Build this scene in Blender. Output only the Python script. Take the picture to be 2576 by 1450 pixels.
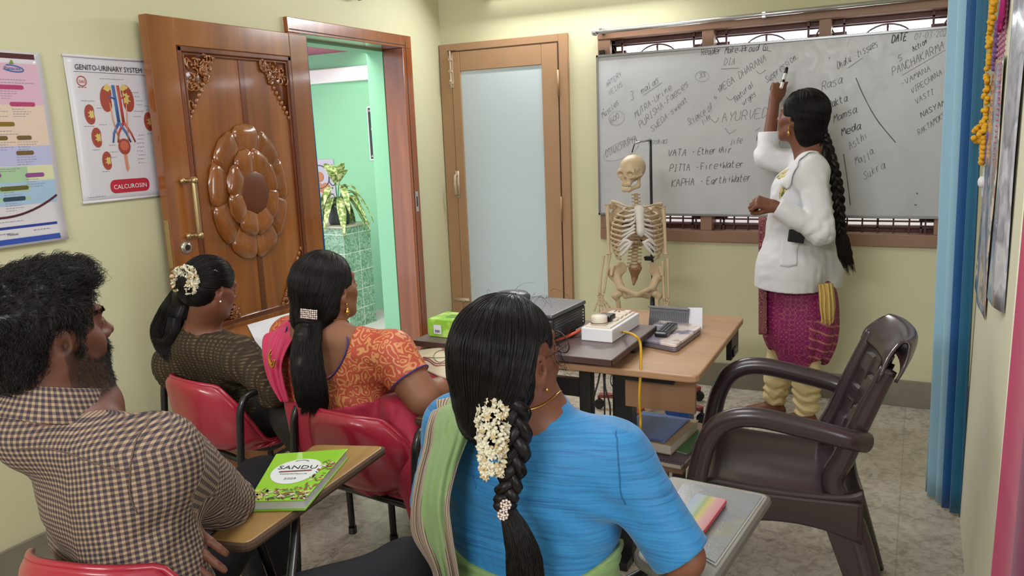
import bpy, math, random
import numpy as np
from mathutils import Vector, Matrix, Euler
rnd = random.Random(7)
sc = bpy.context.scene
for o in list(bpy.data.objects): bpy.data.objects.remove(o)
COL = sc.collection
V3 = lambda *a: np.array(a[0] if len(a) == 1 else a, float)

# ---------------------------------------------------------------- camera
IW, IH = 2576, 1450
ROLL, PITCH, YAW = np.radians([-2.15731659, 10.95623589, -27.39435554]); FPX = 1987.24; CAMZ = 1.45
_f = V3(math.sin(YAW)*math.cos(PITCH), math.cos(YAW)*math.cos(PITCH), -math.sin(PITCH))
_r0 = V3(math.cos(YAW), -math.sin(YAW), 0.); _u0 = np.cross(_r0, _f)
CR = _r0*math.cos(ROLL)+_u0*math.sin(ROLL); CU = _u0*math.cos(ROLL)-_r0*math.sin(ROLL)
CAM = V3(0, 0, CAMZ)
cam = bpy.data.cameras.new('camera'); camo = bpy.data.objects.new('camera', cam); COL.objects.link(camo)
cam.sensor_width = 36; cam.lens = FPX/IW*36; cam.clip_start = .05; cam.clip_end = 60
m = Matrix.Identity(4)
for i in range(3): m[i][0] = CR[i]; m[i][1] = CU[i]; m[i][2] = -_f[i]; m[i][3] = CAM[i]
camo.matrix_world = m; sc.camera = camo
# measured points of the photograph turned into points of the room
def ray(x, y): return _f+(x-IW/2)/FPX*CR-(y-IH/2)/FPX*CU
def onx(x, y, X): d = ray(x, y); return CAM+d*(X-CAM[0])/d[0]
def ony(x, y, Y): d = ray(x, y); return CAM+d*(Y-CAM[1])/d[1]
def onz(x, y, Z): d = ray(x, y); return CAM+d*(Z-CAM[2])/d[2]
def dep(x, y, D): return CAM+ray(x, y)*D

# ---------------------------------------------------------------- colour management, world, big lights
vs = sc.view_settings
sc.display_settings.display_device = 'sRGB'
vs.view_transform = 'Standard'; vs.look = 'None'; vs.gamma = 1; vs.use_curve_mapping = False
vs.exposure = -0.12
w = bpy.data.worlds.new('sky'); sc.world = w; w.use_nodes = True
nt = w.node_tree; nt.nodes.clear()
wo = nt.nodes.new('ShaderNodeOutputWorld'); bg = nt.nodes.new('ShaderNodeBackground')
bg.inputs[0].default_value = (.86, .93, 1, 1); bg.inputs[1].default_value = 2.2
nt.links.new(bg.outputs[0], wo.inputs[0])
def area(name, loc, target, size, size_y, power, color=(1, 1, 1)):
    l = bpy.data.lights.new(name, 'AREA'); l.shape = 'RECTANGLE'; l.size = size; l.size_y = size_y
    l.energy = power; l.color = color
    o = bpy.data.objects.new(name, l); COL.objects.link(o); o.location = loc
    d = Vector(target)-Vector(loc); o.rotation_euler = d.to_track_quat('-Z', 'Y').to_euler()
    return o
# daylight entering through the grilled window and the doorway, the wall tube, then added fill lamps
area('window_daylight', (-.75, 4.62, 1.75), (-.75, 3.0, 1.0), 1.6, .5, 22, (.92, .96, 1))
area('hallway_daylight', (-3.4, 3.6, 2.75), (-3.6, 4.4, 0), 1.2, 2.2, 95, (.96, 1, .97))
area('tube_lamp_light_back', (-1.75, 4.2, 2.28), (-1.75, 2.6, .4), 1.15, .06, 22, (.97, .98, 1))
area('rear_fill_light', (-.9, -1.85, 2.35), (-1.0, 1.6, 1.0), 1.6, .3, 70, (.98, .97, 1))  # added fill from behind the camera, no tube fixture stands there
area('side_fill_light', (1.9, -.2, 1.7), (-1.5, 1.2, 1.0), 1.6, 1.3, 42, (.93, .96, 1))  # added fill from the side, that wall has no window
area('overhead_fill_light', (-.9, 1.6, 2.72), (-.9, 1.6, 0), .9, .9, 26, (.98, .98, 1))  # added soft fill from overhead, not a fitted ceiling lamp

# ---------------------------------------------------------------- materials
def lin(h):
    if isinstance(h, str):
        h = h.lstrip('#'); c = [int(h[i:i+2], 16)/255 for i in (0, 2, 4)]
    else: c = [v/255 for v in h]
    return tuple(v/12.92 if v <= .04045 else ((v+.055)/1.055)**2.4 for v in c)+(1,)
class NT:
    def __init__(s, name, col='#888888', rough=.6, metal=0., spec=.5):
        s.m = bpy.data.materials.new(name); s.m.use_nodes = True; s.t = s.m.node_tree
        s.b = s.t.nodes['Principled BSDF']; s.b.inputs['Base Color'].default_value = lin(col)
        s.b.inputs['Roughness'].default_value = rough; s.b.inputs['Metallic'].default_value = metal
        s.b.inputs['Specular IOR Level'].default_value = spec
    def n(s, t, **k):
        q = s.t.nodes.new('ShaderNode'+t)
        for a, b in k.items():
            if a in q.inputs: q.inputs[a].default_value = b
            else: setattr(q, a, b)
        return q
    def l(s, a, b):
        s.t.links.new(a, b)
    def co(s, kind='Object', scale=(1, 1, 1), rot=(0, 0, 0)):
        c = s.n('TexCoord'); mp = s.n('Mapping'); mp.inputs['Scale'].default_value = scale; mp.inputs['Rotation'].default_value = rot
        s.l(c.outputs[kind], mp.inputs[0]); return mp.outputs[0]
    def noise(s, vec, scale=5, detail=3, rough=.5, dist=0):
        q = s.n('TexNoise'); s.l(vec, q.inputs['Vector'])
        q.inputs['Scale'].default_value = scale; q.inputs['Detail'].default_value = detail
        q.inputs['Roughness'].default_value = rough; q.inputs['Distortion'].default_value = dist
        return q.outputs['Fac']
    def ramp(s, fac, stops, interp='LINEAR'):
        q = s.n('ValToRGB'); s.l(fac, q.inputs[0]); r = q.color_ramp; r.interpolation = interp
        while len(r.elements) < len(stops): r.elements.new(.5)
        for e, (p, c) in zip(r.elements, stops): e.position = p; e.color = lin(c) if not isinstance(c, float) else (c, c, c, 1)
        return q.outputs[0]
    def mix(s, f, a, b, mode='MIX'):
        q = s.n('Mix', data_type='RGBA', blend_type=mode)
        for sock, v in ((q.inputs[0], f), (q.inputs[6], a), (q.inputs[7], b)):
            if hasattr(v, 'links') or hasattr(v, 'is_linked'): s.l(v, sock)
            elif isinstance(v, str): sock.default_value = lin(v)
            else: sock.default_value = v
        return q.outputs[2]
    def math(s, op, a, b=0., c=0.):
        q = s.n('Math', operation=op)
        for i, v in enumerate((a, b, c)):
            if hasattr(v, 'is_linked'): s.l(v, q.inputs[i])
            else: q.inputs[i].default_value = v
        return q.outputs[0]
    def sep(s, vec):
        q = s.n('SeparateXYZ'); s.l(vec, q.inputs[0]); return q.outputs
    def col(s, sock): s.l(sock, s.b.inputs['Base Color']); return s
    def rough(s, sock): s.l(sock, s.b.inputs['Roughness']); return s
    def bump(s, h, strength=.3, dist=.002):
        q = s.n('Bump'); q.inputs['Strength'].default_value = strength; q.inputs['Distance'].default_value = dist
        s.l(h, q.inputs['Height']); s.l(q.outputs[0], s.b.inputs['Normal']); return s
M = {}
def mat(name, col, rough=.6, metal=0., spec=.5, bump=None, var=None, coat=0.):
    """plain surface; bump=(scale,strength), var=(colour2,scale) for blotchy wear"""
    if name in M: return M[name]
    t = NT(name, col, rough, metal, spec)
    if bump or var: v = t.co()
    if var: t.col(t.mix(t.noise(v, var[1], 4), col, var[0]))
    if bump: t.bump(t.noise(v, bump[0], 4), bump[1], .002)
    if coat: t.b.inputs['Coat Weight'].default_value = coat; t.b.inputs['Coat Roughness'].default_value = .12
    M[name] = t.m; return t.m
def wood(name, c1, c2, c3, axis=2, scale=9., rough=.35, coat=0., bumpk=.15):
    if name in M: return M[name]
    t = NT(name, c1, rough)
    sc3 = [1., 1., 1.]; sc3[axis] = .07
    v = t.co(scale=sc3)
    n1 = t.noise(v, scale, 6, .62, 1.2); n2 = t.noise(v, scale*9, 3, .5)
    base = t.ramp(n1, [(.3, c1), (.52, c2), (.72, c3)])
    t.col(t.mix(t.math('MULTIPLY', n2, .35), base, c1)); t.bump(n2, bumpk, .001)
    if coat: t.b.inputs['Coat Weight'].default_value = coat; t.b.inputs['Coat Roughness'].default_value = .1
    M[name] = t.m; return t.m

# ---------------------------------------------------------------- object helpers
XF = {}
def thing(name, label, cat, loc=(0, 0, 0), rz=0., group=None, kind=None):
    o = bpy.data.objects.new(name, None); COL.objects.link(o); o.empty_display_size = .05
    o.location = loc; o.rotation_euler = (0, 0, rz)
    XF[o.name] = (V3(loc), rz); tag(o, label, cat, group, kind); return o
def tag(o, label=None, cat=None, group=None, kind=None):
    if label: o['label'] = label
    if cat: o['category'] = cat
    if group: o['group'] = group
    if kind: o['kind'] = kind
    return o
def toloc(parent, P):
    if parent is None or parent.name not in XF: return P
    l, rz = XF[parent.name]; c, s_ = math.cos(-rz), math.sin(-rz)
    q = P-l; return np.stack([q[:, 0]*c-q[:, 1]*s_, q[:, 0]*s_+q[:, 1]*c, q[:, 2]], 1)
class MB:
    def __init__(s): s.v = []; s.f = []; s.mi = []; s.uv = {}; s.k = 0
    def add(s, V, Fs, k=None):
        b = len(s.v); s.v.extend([tuple(map(float, p)) for p in V]); s.f.extend([tuple(b+i for i in f) for f in Fs])
        s.mi.extend([s.k if k is None else k]*len(Fs)); return s
    def box(s, c, size, rot=None, k=None):
        c = V3(c); h = V3(size)/2; P = np.array([[x, y, z] for x in (-1, 1) for y in (-1, 1) for z in (-1, 1)])*h
        if rot is not None:
            R = np.array(Euler(rot).to_matrix()) if len(np.shape(rot)) == 1 else np.array(rot)
            P = P@R.T
        return s.add(P+c, [(0, 1, 3, 2), (4, 6, 7, 5), (0, 4, 5, 1), (2, 3, 7, 6), (0, 2, 6, 4), (1, 5, 7, 3)], k)
    def bb(s, lo, hi, k=None):
        lo, hi = V3(lo), V3(hi); return s.box((lo+hi)/2, hi-lo, k=k)
    def tube(s, pts, r, n=8, cap=True, flat=None, closed=False, k=None):
        pts = [V3(p) for p in pts]; N = len(pts); r = [r]*N if np.isscalar(r) else list(r)
        rings = []; prev = None
        for i, p in enumerate(pts):
            if closed: t = pts[(i+1) % N]-pts[i-1]
            else: t = pts[min(i+1, N-1)]-pts[max(i-1, 0)]
            t = t/(np.linalg.norm(t)+1e-12)
            if prev is None:
                a = V3(0, 0, 1) if abs(t[2]) < .9 else V3(1, 0, 0)
                if flat is not None: a = V3(flat[0])
                u = a-t*(a@t)
            else: u = prev-t*(prev@t)
            if np.linalg.norm(u) < 1e-6: u = np.cross(t, V3(.3, .5, .8))
            u = u/np.linalg.norm(u); prev = u; v = np.cross(t, u); fl = 1 if flat is None else flat[1]
            rings.append([p+r[i]*(fl*math.cos(2*math.pi*j/n)*u+math.sin(2*math.pi*j/n)*v) for j in range(n)])
        V = [q for R in rings for q in R]; Fs = []
        for i in range(N if closed else N-1):
            a, b = i*n, ((i+1) % N)*n
            for j in range(n): Fs.append((a+j, a+(j+1) % n, b+(j+1) % n, b+j))
        if cap and not closed: Fs.append(tuple(range(n))[::-1]); Fs.append(tuple((N-1)*n+j for j in range(n)))
        return s.add(V, Fs, k)
    def cyl(s, a, b, r, r2=None, n=16, k=None): return s.tube([a, b], [r, r if r2 is None else r2], n, k=k)
    def lathe(s, prof, c=(0, 0, 0), axis=None, n=20, k=None):
        R = np.eye(3) if axis is None else np.array(Vector((0, 0, 1)).rotation_difference(Vector(axis)).to_matrix())
        c = V3(c); V = []; Fs = []
        for (r, z) in prof:
            for j in range(n): V.append(R@V3(r*math.cos(2*math.pi*j/n), r*math.sin(2*math.pi*j/n), z)+c)
        for i in range(len(prof)-1):
            for j in range(n): Fs.append((i*n+j, i*n+(j+1) % n, (i+1)*n+(j+1) % n, (i+1)*n+j))
        Fs.append(tuple(range(n))[::-1]); Fs.append(tuple((len(prof)-1)*n+j for j in range(n)))
        return s.add(V, Fs, k)
    def ball(s, c, r, n=10, R=None, k=None):
        r = V3([r]*3 if np.isscalar(r) else r); V = []; Fs = []; m_ = n; h = max(4, n//2+1)
        for i in range(1, h):
            th = math.pi*i/h
            for j in range(m_): V.append([math.sin(th)*math.cos(2*math.pi*j/m_), math.sin(th)*math.sin(2*math.pi*j/m_), math.cos(th)])
        t0 = len(V); V += [[0, 0, 1], [0, 0, -1]]
        for i in range(h-2):
            for j in range(m_): Fs.append((i*m_+j, (i+1)*m_+j, (i+1)*m_+(j+1) % m_, i*m_+(j+1) % m_))
        for j in range(m_): Fs.append((t0, j, (j+1) % m_)); Fs.append((t0+1, (h-2)*m_+(j+1) % m_, (h-2)*m_+j))
        P = np.array(V)*r
        if R is not None: P = P@np.array(R).T
        return s.add(P+V3(c), Fs, k)
    def prism(s, poly, a, b, fn=None, k=None):
        """poly: 2D outline; fn(x,y,t)->3D; a,b the two t values"""
        n = len(poly); fn = fn or (lambda x, y, t: (x, y, t))
        V = [fn(x, y, a) for x, y in poly]+[fn(x, y, b) for x, y in poly]
        Fs = [tuple(range(n))[::-1], tuple(range(n, 2*n))]+[(i, (i+1) % n, n+(i+1) % n, n+i) for i in range(n)]
        return s.add(V, Fs, k)
    def grid(s, P, k=None, closed=False):
        P = np.asarray(P, float); a, b = P.shape[:2]; base = len(s.v)
        Fs = [(i*b+j, i*b+(j+1) % b, (i+1)*b+(j+1) % b, (i+1)*b+j) for i in range(a-1) for j in range(b if closed else b-1)]
        for i in range(a):
            for j in range(b): s.uv[base+i*b+j] = (j/(b-1), i/(a-1))
        return s.add(P.reshape(-1, 3), Fs, k)
    def build(s, name, mats, parent=None, smooth=False, bevel=0., solid=0., sub=0, world=True, seg=2):
        me = bpy.data.meshes.new(name); P = np.array(s.v)
        if world: 
            root = parent
            while root is not None and root.parent is not None: root = root.parent
            P = toloc(root, P)
        me.from_pydata(P.tolist(), [], s.f)
        for q in (mats if isinstance(mats, (list, tuple)) else [mats]): me.materials.append(q)
        me.polygons.foreach_set('material_index', s.mi)
        if s.uv:
            ul = me.uv_layers.new(name='UVMap'); li = np.zeros(len(me.loops), int); me.loops.foreach_get('vertex_index', li)
            ul.data.foreach_set('uv', np.array([s.uv.get(int(i), (0, 0)) for i in li]).ravel())
        if smooth: me.polygons.foreach_set('use_smooth', [True]*len(me.polygons))
        o = bpy.data.objects.new(name, me); COL.objects.link(o); o.parent = parent
        if solid: q = o.modifiers.new('thickness', 'SOLIDIFY'); q.thickness = solid; q.offset = 0
        if bevel: q = o.modifiers.new('bevel', 'BEVEL'); q.width = bevel; q.segments = seg; q.limit_method = 'ANGLE'; q.angle_limit = .6
        if sub: q = o.modifiers.new('sub', 'SUBSURF'); q.levels = sub; q.render_levels = sub
        me.validate(); return o
def struct(name, mb, mats, label=None, **k):
    o = mb.build(name, mats, **k); o['kind'] = 'structure'
    if label: o['label'] = label
    return o
def copy_tree(o, parent=None):
    c = o.copy(); COL.objects.link(c); c.parent = parent
    for ch in list(o.children): copy_tree(ch, c)
    return c
def interp(rows, nu, nv):
    """Catmull-Rom through a control grid -> dense grid"""
    P = np.asarray(rows, float)
    def cr(P, n):
        N = len(P); t = np.linspace(0, N-1-1e-9, n); i = t.astype(int); f = (t-i).reshape((-1,)+(1,)*(P.ndim-1))
        g = lambda j: P[np.clip(j, 0, N-1)]
        p0 = np.where((i == 0).reshape(f.shape), 2*g(i)-g(i+1), g(i-1)); p1 = g(i); p2 = g(i+1)
        p3 = np.where((i >= N-2).reshape(f.shape), 2*p2-p1, g(i+2))
        return .5*((2*p1)+(-p0+p2)*f+(2*p0-5*p1+4*p2-p3)*f*f+(-p0+3*p1-3*p2+p3)*f**3)
    P = cr(P, nu); return np.swapaxes(cr(np.swapaxes(P, 0, 1), nv), 0, 1) if P.ndim == 3 else P
def curve(pts, n): return interp(pts, n, 0)
def font(name, text, fn_origin, right, up, size, mt, parent, align='LEFT', ext=.0004, narrow=1.):
    """printed lettering: origin point, direction of writing and of letter height in the room"""
    c = bpy.data.curves.new(name, 'FONT'); c.body = text; c.size = size; c.align_x = align; c.extrude = ext; c.resolution_u = 2
    c.materials.append(mt)
    o = bpy.data.objects.new(name, c); COL.objects.link(o)
    r_ = Vector(right).normalized(); u_ = Vector(up).normalized(); nrm = r_.cross(u_)
    mm = Matrix.Identity(4)
    for i in range(3): mm[i][0] = r_[i]*narrow; mm[i][1] = u_[i]; mm[i][2] = nrm[i]; mm[i][3] = fn_origin[i]
    root = parent
    while root is not None and root.parent is not None: root = root.parent
    l, rz = XF.get(root.name, (V3(0, 0, 0), 0)) if root is not None else (V3(0, 0, 0), 0)
    bpy.context.view_layer.update(); me = bpy.data.meshes.new_from_object(o.evaluated_get(bpy.context.evaluated_depsgraph_get())); bpy.data.objects.remove(o)
    me.transform((Matrix.Translation(Vector(l))@Matrix.Rotation(rz, 4, 'Z')).inverted()@mm)
    o = bpy.data.objects.new(name, me); COL.objects.link(o); o.parent = parent; return o
# ================================================================ THE ROOM
XL, YB, XPW = -2.70, 4.366, .20
CEIL = 2.82
wall_t = NT('wall_paint', '#cbc9a8', .7)
v = wall_t.co(); wall_t.col(wall_t.mix(wall_t.noise(v, 1.3, 3), '#cdcba9', '#c5c29c')); wall_t.bump(wall_t.noise(v, 60, 4), .12, .002)
M['wall'] = wall_t.m
WOODB = mat('beige_enamel', '#a88462', .45, bump=(40, .05), var=('#9c7856', 6))
FRW = wood('teak_frame', '#6b3216', '#8e4a22', '#a8602e', 2, 6, .25, .6)
GREY = mat('granite_skirting', '#8b8574', .5, bump=(30, .1), var=('#6f6a5c', 14))
# floor: mottled cement-coloured stone with faint joints
t = NT('stone_floor', '#a9a493', .28)
v = t.co(); n1 = t.noise(v, 3.2, 6, .65, 1.6); n2 = t.noise(v, 26, 6, .7, 1.0); n3 = t.noise(v, 9, 5, .7, 2.5)
c = t.ramp(n1, [(.3, '#8c8274'), (.5, '#aaa091'), (.7, '#c0b7a8')])
c = t.mix(t.ramp(n2, [(.42, 0.), (.62, .75)]), c, '#cbc3b6'); c = t.mix(t.ramp(n3, [(.56, 0.), (.66, .6)]), c, '#766c60')
br = t.n('TexBrick'); t.l(t.co(), br.inputs['Vector']); br.inputs['Scale'].default_value = 1; br.offset = 0
br.inputs['Brick Width'].default_value = .9; br.inputs['Row Height'].default_value = .9; br.inputs['Mortar Size'].default_value = .0025
t.col(t.mix(t.math('MULTIPLY', br.outputs['Fac'], .45), c, '#6a6456')); t.rough(t.ramp(n2, [(.3, .2), (.8, .42)])); t.bump(n2, .04, .001)
M['floor'] = t.m
b = MB(); b.bb((XL-.22, -2.2, -.1), (2.4, YB+.25, 0)); struct('floor', b, M['floor'], 'mottled grey polished stone floor')
b = MB(); b.bb((XL-.22, -2.2, CEIL), (2.4, YB+.25, CEIL+.12)); struct('ceiling', b, mat('ceiling_paint', '#e9e9df', .8, bump=(40, .1)))
def wall_with_holes(lo, hi, axis, holes):
    """wall slab; axis = the horizontal axis it runs along (0 or 1); holes = (a0,a1,z0,z1)"""
    b = MB(); xs = sorted({lo[axis], hi[axis]}|{h[0] for h in holes}|{h[1] for h in holes}); zs = sorted({lo[2], hi[2]}|{h[2] for h in holes}|{h[3] for h in holes})
    for i in range(len(xs)-1):
        for j in range(len(zs)-1):
            a, z = (xs[i]+xs[i+1])/2, (zs[j]+zs[j+1])/2
            if any(h[0] < a < h[1] and h[2] < z < h[3] for h in holes): continue
            l = list(lo); g = list(hi); l[axis], g[axis] = xs[i], xs[i+1]; l[2], g[2] = zs[j], zs[j+1]; b.bb(l, g)
    return b
DY0, DY1, DZ = 3.055, 3.92, 1.965
struct('wall_left', wall_with_holes((XL-.2, -2.2, 0), (XL, YB, CEIL), 1, [(DY0-.03, DY1+.03, -.01, DZ+.03)]), M['wall'], 'pale yellow-green wall with the teak doorway')
WX0, WX1, WZ0, WZ1 = -1.575, .08, .875, 1.965
struct('wall_back', wall_with_holes((XL-.2, YB, 0), (2.4, YB+.2, CEIL), 0, [(WX0, WX1, WZ0, WZ1)]), M['wall'], 'pale yellow-green wall behind the whiteboard')
b = MB(); b.bb((XPW, 2.0, 0), (XPW+.13, 3.16, CEIL)); struct('wall_right', b, mat('cream_wall', '#d9d6bd', .7, bump=(50, .1)), 'cream partition wall with hanging charts')
b = MB(); b.bb((2.3, -2.2, 0), (2.4, YB, CEIL)); struct('wall_side', b, M['wall'])
b = MB(); b.bb((XL-.2, -2.3, 0), (2.4, -2.2, CEIL)); struct('wall_rear', b, M['wall'])
b = MB(); b.bb((-1.83, YB-.014, 0), (2.3, YB, .14)); struct('baseboard_back', b, GREY, 'grey stone skirting under the window', bevel=.002)
b = MB(); b.bb((XL, -2.2, 0), (XL+.014, DY0-.08, .13)); struct('baseboard_left', b, GREY, bevel=.002)

# --- teak door frame (lining + architrave)
b = MB()
for y0, y1 in ((2.98, 3.055), (3.92, 4.008)): b.bb((XL-.12, y0, 0), (XL+.022, y1, DZ)); 
b.bb((XL-.12, 2.98, DZ-.0), (XL+.022, 4.008, 2.035))
fr = struct('trim_1', b, FRW, 'varnished teak frame around the open doorway', bevel=.003)
b = MB(); b.bb((XL+.0205, 3.945, 0), (XL+.0225, 3.951, DZ+.04)); b.bb((XL+.0205, 2.99, DZ+.012), (XL+.0225, 3.95, DZ+.017)); b.build('groove', mat('dark_groove', '#2a140b', .7), fr)
b = MB(); b.bb((XL+.0215, 3.957, 1.02), (XL+.0245, 3.985, 1.14)); sp = b.build('strike_plate', mat('plated_steel', '#c9ccc6', .3, .8), fr, bevel=.001)
b = MB(); b.bb((XL+.024, 3.965, 1.05), (XL+.0255, 3.976, 1.11)); b.build('latch_hole', M['dark_groove'], sp)
# green painted reveal on the hallway side of the wall
b = MB(); b.bb((XL-.235, 3.915, 0), (XL-.121, 3.945, DZ)); b.bb((XL-.235, 3.055, DZ-.012), (XL-.121, 3.92, DZ+.01)); b.bb((XL-.235, 2.9, 0), (XL-.2, 3.04, 2.8))
GREEN = mat('green_paint', '#8cc7a0', .6, bump=(40, .08)); struct('trim_2', b, GREEN)

# --- the carved teak leaf, folded back against the wall
TEAK = wood('teak_varnished', '#70401a', '#8f5424', '#a66a34', 2, 5, .22, .9)
TEAKD = wood('teak_dark', '#4d230e', '#6a3315', '#7d421d', 2, 6, .25, .8)
DX0, DX1 = -2.655, -2.612; DW0, DW1, DTOP = 2.145, 3.03, 1.948
b = MB()
b.bb((DX0, DW0, .03), (DX1, DW0+.125, DTOP)); b.bb((DX0, DW1-.12, .03), (DX1, DW1, DTOP))
b.bb((DX0, DW0+.125, DTOP-.105), (DX1, DW1-.12, DTOP)); b.bb((DX0, DW0+.125, .60), (DX1, DW1-.12, .69)); b.bb((DX0, DW0+.125, .03), (DX1, DW1-.12, .18))
door = struct('door_1', b, TEAK, 'open varnished teak door leaf with a carved flower', bevel=.003)
b = MB(); b.bb((DX0+.008, DW0+.12, .68), (DX1-.012, DW1-.115, DTOP-.1)); b.bb((DX0+.008, DW0+.12, .17), (DX1-.012, DW1-.115, .61)); pan = b.build('door_panel', TEAK, door)
b = MB(); cy = (DW0+DW1)/2+.005; b.bb((DX1-.0125, cy+.0, .69), (DX1-.0095, cy+.03, DTOP-.1)); b.build('inlay_strip', TEAKD, pan)
b = MB(); y0, y1, z0, z1 = DW0+.125, DW1-.12, .69, DTOP-.105
for (yy, zz, sy, sz) in (((y0+y1)/2, z1-.011, y1-y0, .022), ((y0+y1)/2, z0+.011, y1-y0, .022), (y0+.011, (z0+z1)/2, .022, z1-z0), (y1-.011, (z0+z1)/2, .022, z1-z0)):
    b.box((DX1-.006, yy, zz), (.014, sy, sz))
for (yy, zz, sy, sz) in (((y0+y1)/2, z1-.029, y1-y0-.05, .01), (y0+.03, (z0+z1)/2, .01, z1-z0-.05), (y1-.03, (z0+z1)/2, .01, z1-z0-.05)):
    b.box((DX1-.008, yy, zz), (.014, sy, sz))
b.build('panel_moulding', TEAKD, door, bevel=.004)
# carved rosette: twelve outer petals, eight inner petals, round boss
fx = DX1-.012; RC = (2.585, 1.245)
def petal(b, ang, r0, r1, wd, h, x0=0., tilt=0.):
    """a scooped petal with a raised rim, lying on the panel; ang 0 = up, elongated vertically as the oval of the carving"""
    n, m_ = 12, 14; ca, sa = math.cos(ang), math.sin(ang); P = []
    for i in range(n+1):
        u = i/n; row = []
        for j in range(m_+1):
            vv = j/m_*2-1; R = r0+(r1-r0)*u; w_ = wd*(.62+.38*u)*math.sqrt(max(0, 1-max(0, (u-.55)/.45)**2.4))
            s_ = vv*w_; e = max(abs(vv), (u*1.0)**3); hh = h*(1-abs(vv)**4)*(1-u**6)*(.55+.6*u)
            rim = .006*math.exp(-((abs(vv)-.86)/.1)**2)*(1-u**8)
            y = R*sa+s_*ca; z = R*ca-s_*sa
            row.append((fx+x0+hh+rim+tilt*u*(1-u**6), RC[0]+y*.84, RC[1]+z*1.08))
        P.append(row)
    b.grid(P)
b = MB()
for k in range(9):
    petal(b, (k+.5)*math.pi/4.5, .13, .262, .085, .014, -.001)
b.build('petal_filler', TEAK, door, smooth=True)
b = MB()
for k in range(9): petal(b, k*math.pi/4.5, .14, .276, .101, .024, .004, .006)
b.build('outer_petals', TEAK, door, smooth=True)
b = MB()
for k in range(8): petal(b, (k+.5)*math.pi/4, .07, .180, .074, .024, .022, .01)
b.build('inner_petals', TEAK, door, smooth=True)
b = MB()
prof = [(.0, .046), (.05, .045), (.076, .041), (.088, .036), (.091, .028), (.094, .03), (.1, .028), (.104, .018), (.104, 0)]
n = 36; V = [(fx+.046, RC[0], RC[1])]; F_ = []
for r_, h_ in prof[1:]:
    for j in range(n): V.append((fx+h_, RC[0]+.96*r_*math.cos(2*math.pi*j/n), RC[1]+1.08*r_*math.sin(2*math.pi*j/n)))
for j in range(n): F_.append((0, 1+j, 1+(j+1) % n))
for i in range(len(prof)-2):
    for j in range(n): F_.append((1+i*n+j, 1+(i+1)*n+j, 1+(i+1)*n+(j+1) % n, 1+i*n+(j+1) % n))
b.add(V, F_)
t = NT('boss_weave', '#5f3018', .45); v = t.co(scale=(1, 1, 1)); wv = t.n('TexChecker'); t.l(v, wv.inputs[0]); wv.inputs['Scale'].default_value = 260
t.col(t.mix(wv.outputs['Fac'], '#6a3517', '#54290f')); t.bump(wv.outputs['Fac'], .4, .001)
b.build('rosette_boss', t.m, door, smooth=True)
# fretted corner carvings
def corner(yc, zc, sy, sz, L=.15, Hh=.24):
    b = MB(); n = 7
    b.prism([(0, 0), (L, 0), (0, Hh)], 0, .004, lambda a, c_, t_: (fx+t_, yc+sy*a, zc+sz*c_), k=1)
    for i in range(13):
        for rep in range(2):
            u = rnd.random(); w_ = rnd.random()*(1-u)*.92; a, c_ = u*L*.93, w_*Hh
            th0 = rnd.random()*6.28; pts = []
            for q in range(9):
                th = th0+q*.62; R = .026*(1-q/11); pts.append((fx+.006+.003*math.sin(q), yc+sy*(a+R*math.cos(th)*.8+.006), zc+sz*(c_+R*math.sin(th)+.008)))
            b.tube(pts, [.0045*(1-q/14) for q in range(9)], 6, k=0)
            b.ball(pts[-1], .006, 8, k=0)
    for a, c_ in [(x*.999, Hh*(1-x/L)) for x in np.linspace(0, L, 12)]: b.ball((fx+.004, yc+sy*a, zc+sz*c_), (.006, .009, .011), 8, k=0)
    b.build('corner_carving', [TEAK, TEAKD], door, smooth=True)
for yc, sy in ((y0+.036, 1), (y1-.036, -1)):
    corner(yc, z1-.036, sy, -1); corner(yc, z0+.024, sy, 1)
BRASS = mat('aged_brass', '#b9a379', .32, .85); STEEL = mat('brushed_steel', '#b5b2a8', .35, .8)
b = MB(); hy = 2.245
b.tube([(DX1+.04, hy, z) for z in np.linspace(1.085, 1.335, 9)], [.009, .011, .012, .012, .013, .012, .012, .011, .009], 12)
for z in (1.10, 1.32): b.cyl((DX1-.002, hy, z), (DX1+.044, hy, z), .009); b.ball((DX1+.045, hy, z), .014, 12); b.ball((DX1+.012, hy-.03, z), .012, 10); b.cyl((DX1+.012, hy-.03, z), (DX1+.02, hy, z), .006)
tag(b.build('door_handle', BRASS, door, smooth=True), 'brass pull handle')
b = MB(); b.lathe([(.026, 0), (.026, .004), (.021, .010), (.0, .011)], (DX1, 2.205, 1.055), (1, 0, 0), 24); lk = b.build('door_lock', STEEL, door, smooth=True)
b = MB(); b.lathe([(.012, .01), (.012, .014), (0, .0145)], (DX1, 2.205, 1.055), (1, 0, 0), 20); b.box((DX1+.0145, 2.205, 1.055), (.002, .002, .01)); b.build('keyhole', M['dark_groove'] if 'dark_groove' in M else STEEL, lk)
b = MB(); b.bb((DX1-.034, DW0-.0025, .98), (DX1-.010, DW0+.001, 1.17)); b.build('lock_plate', BRASS, door, bevel=.001)

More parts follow.
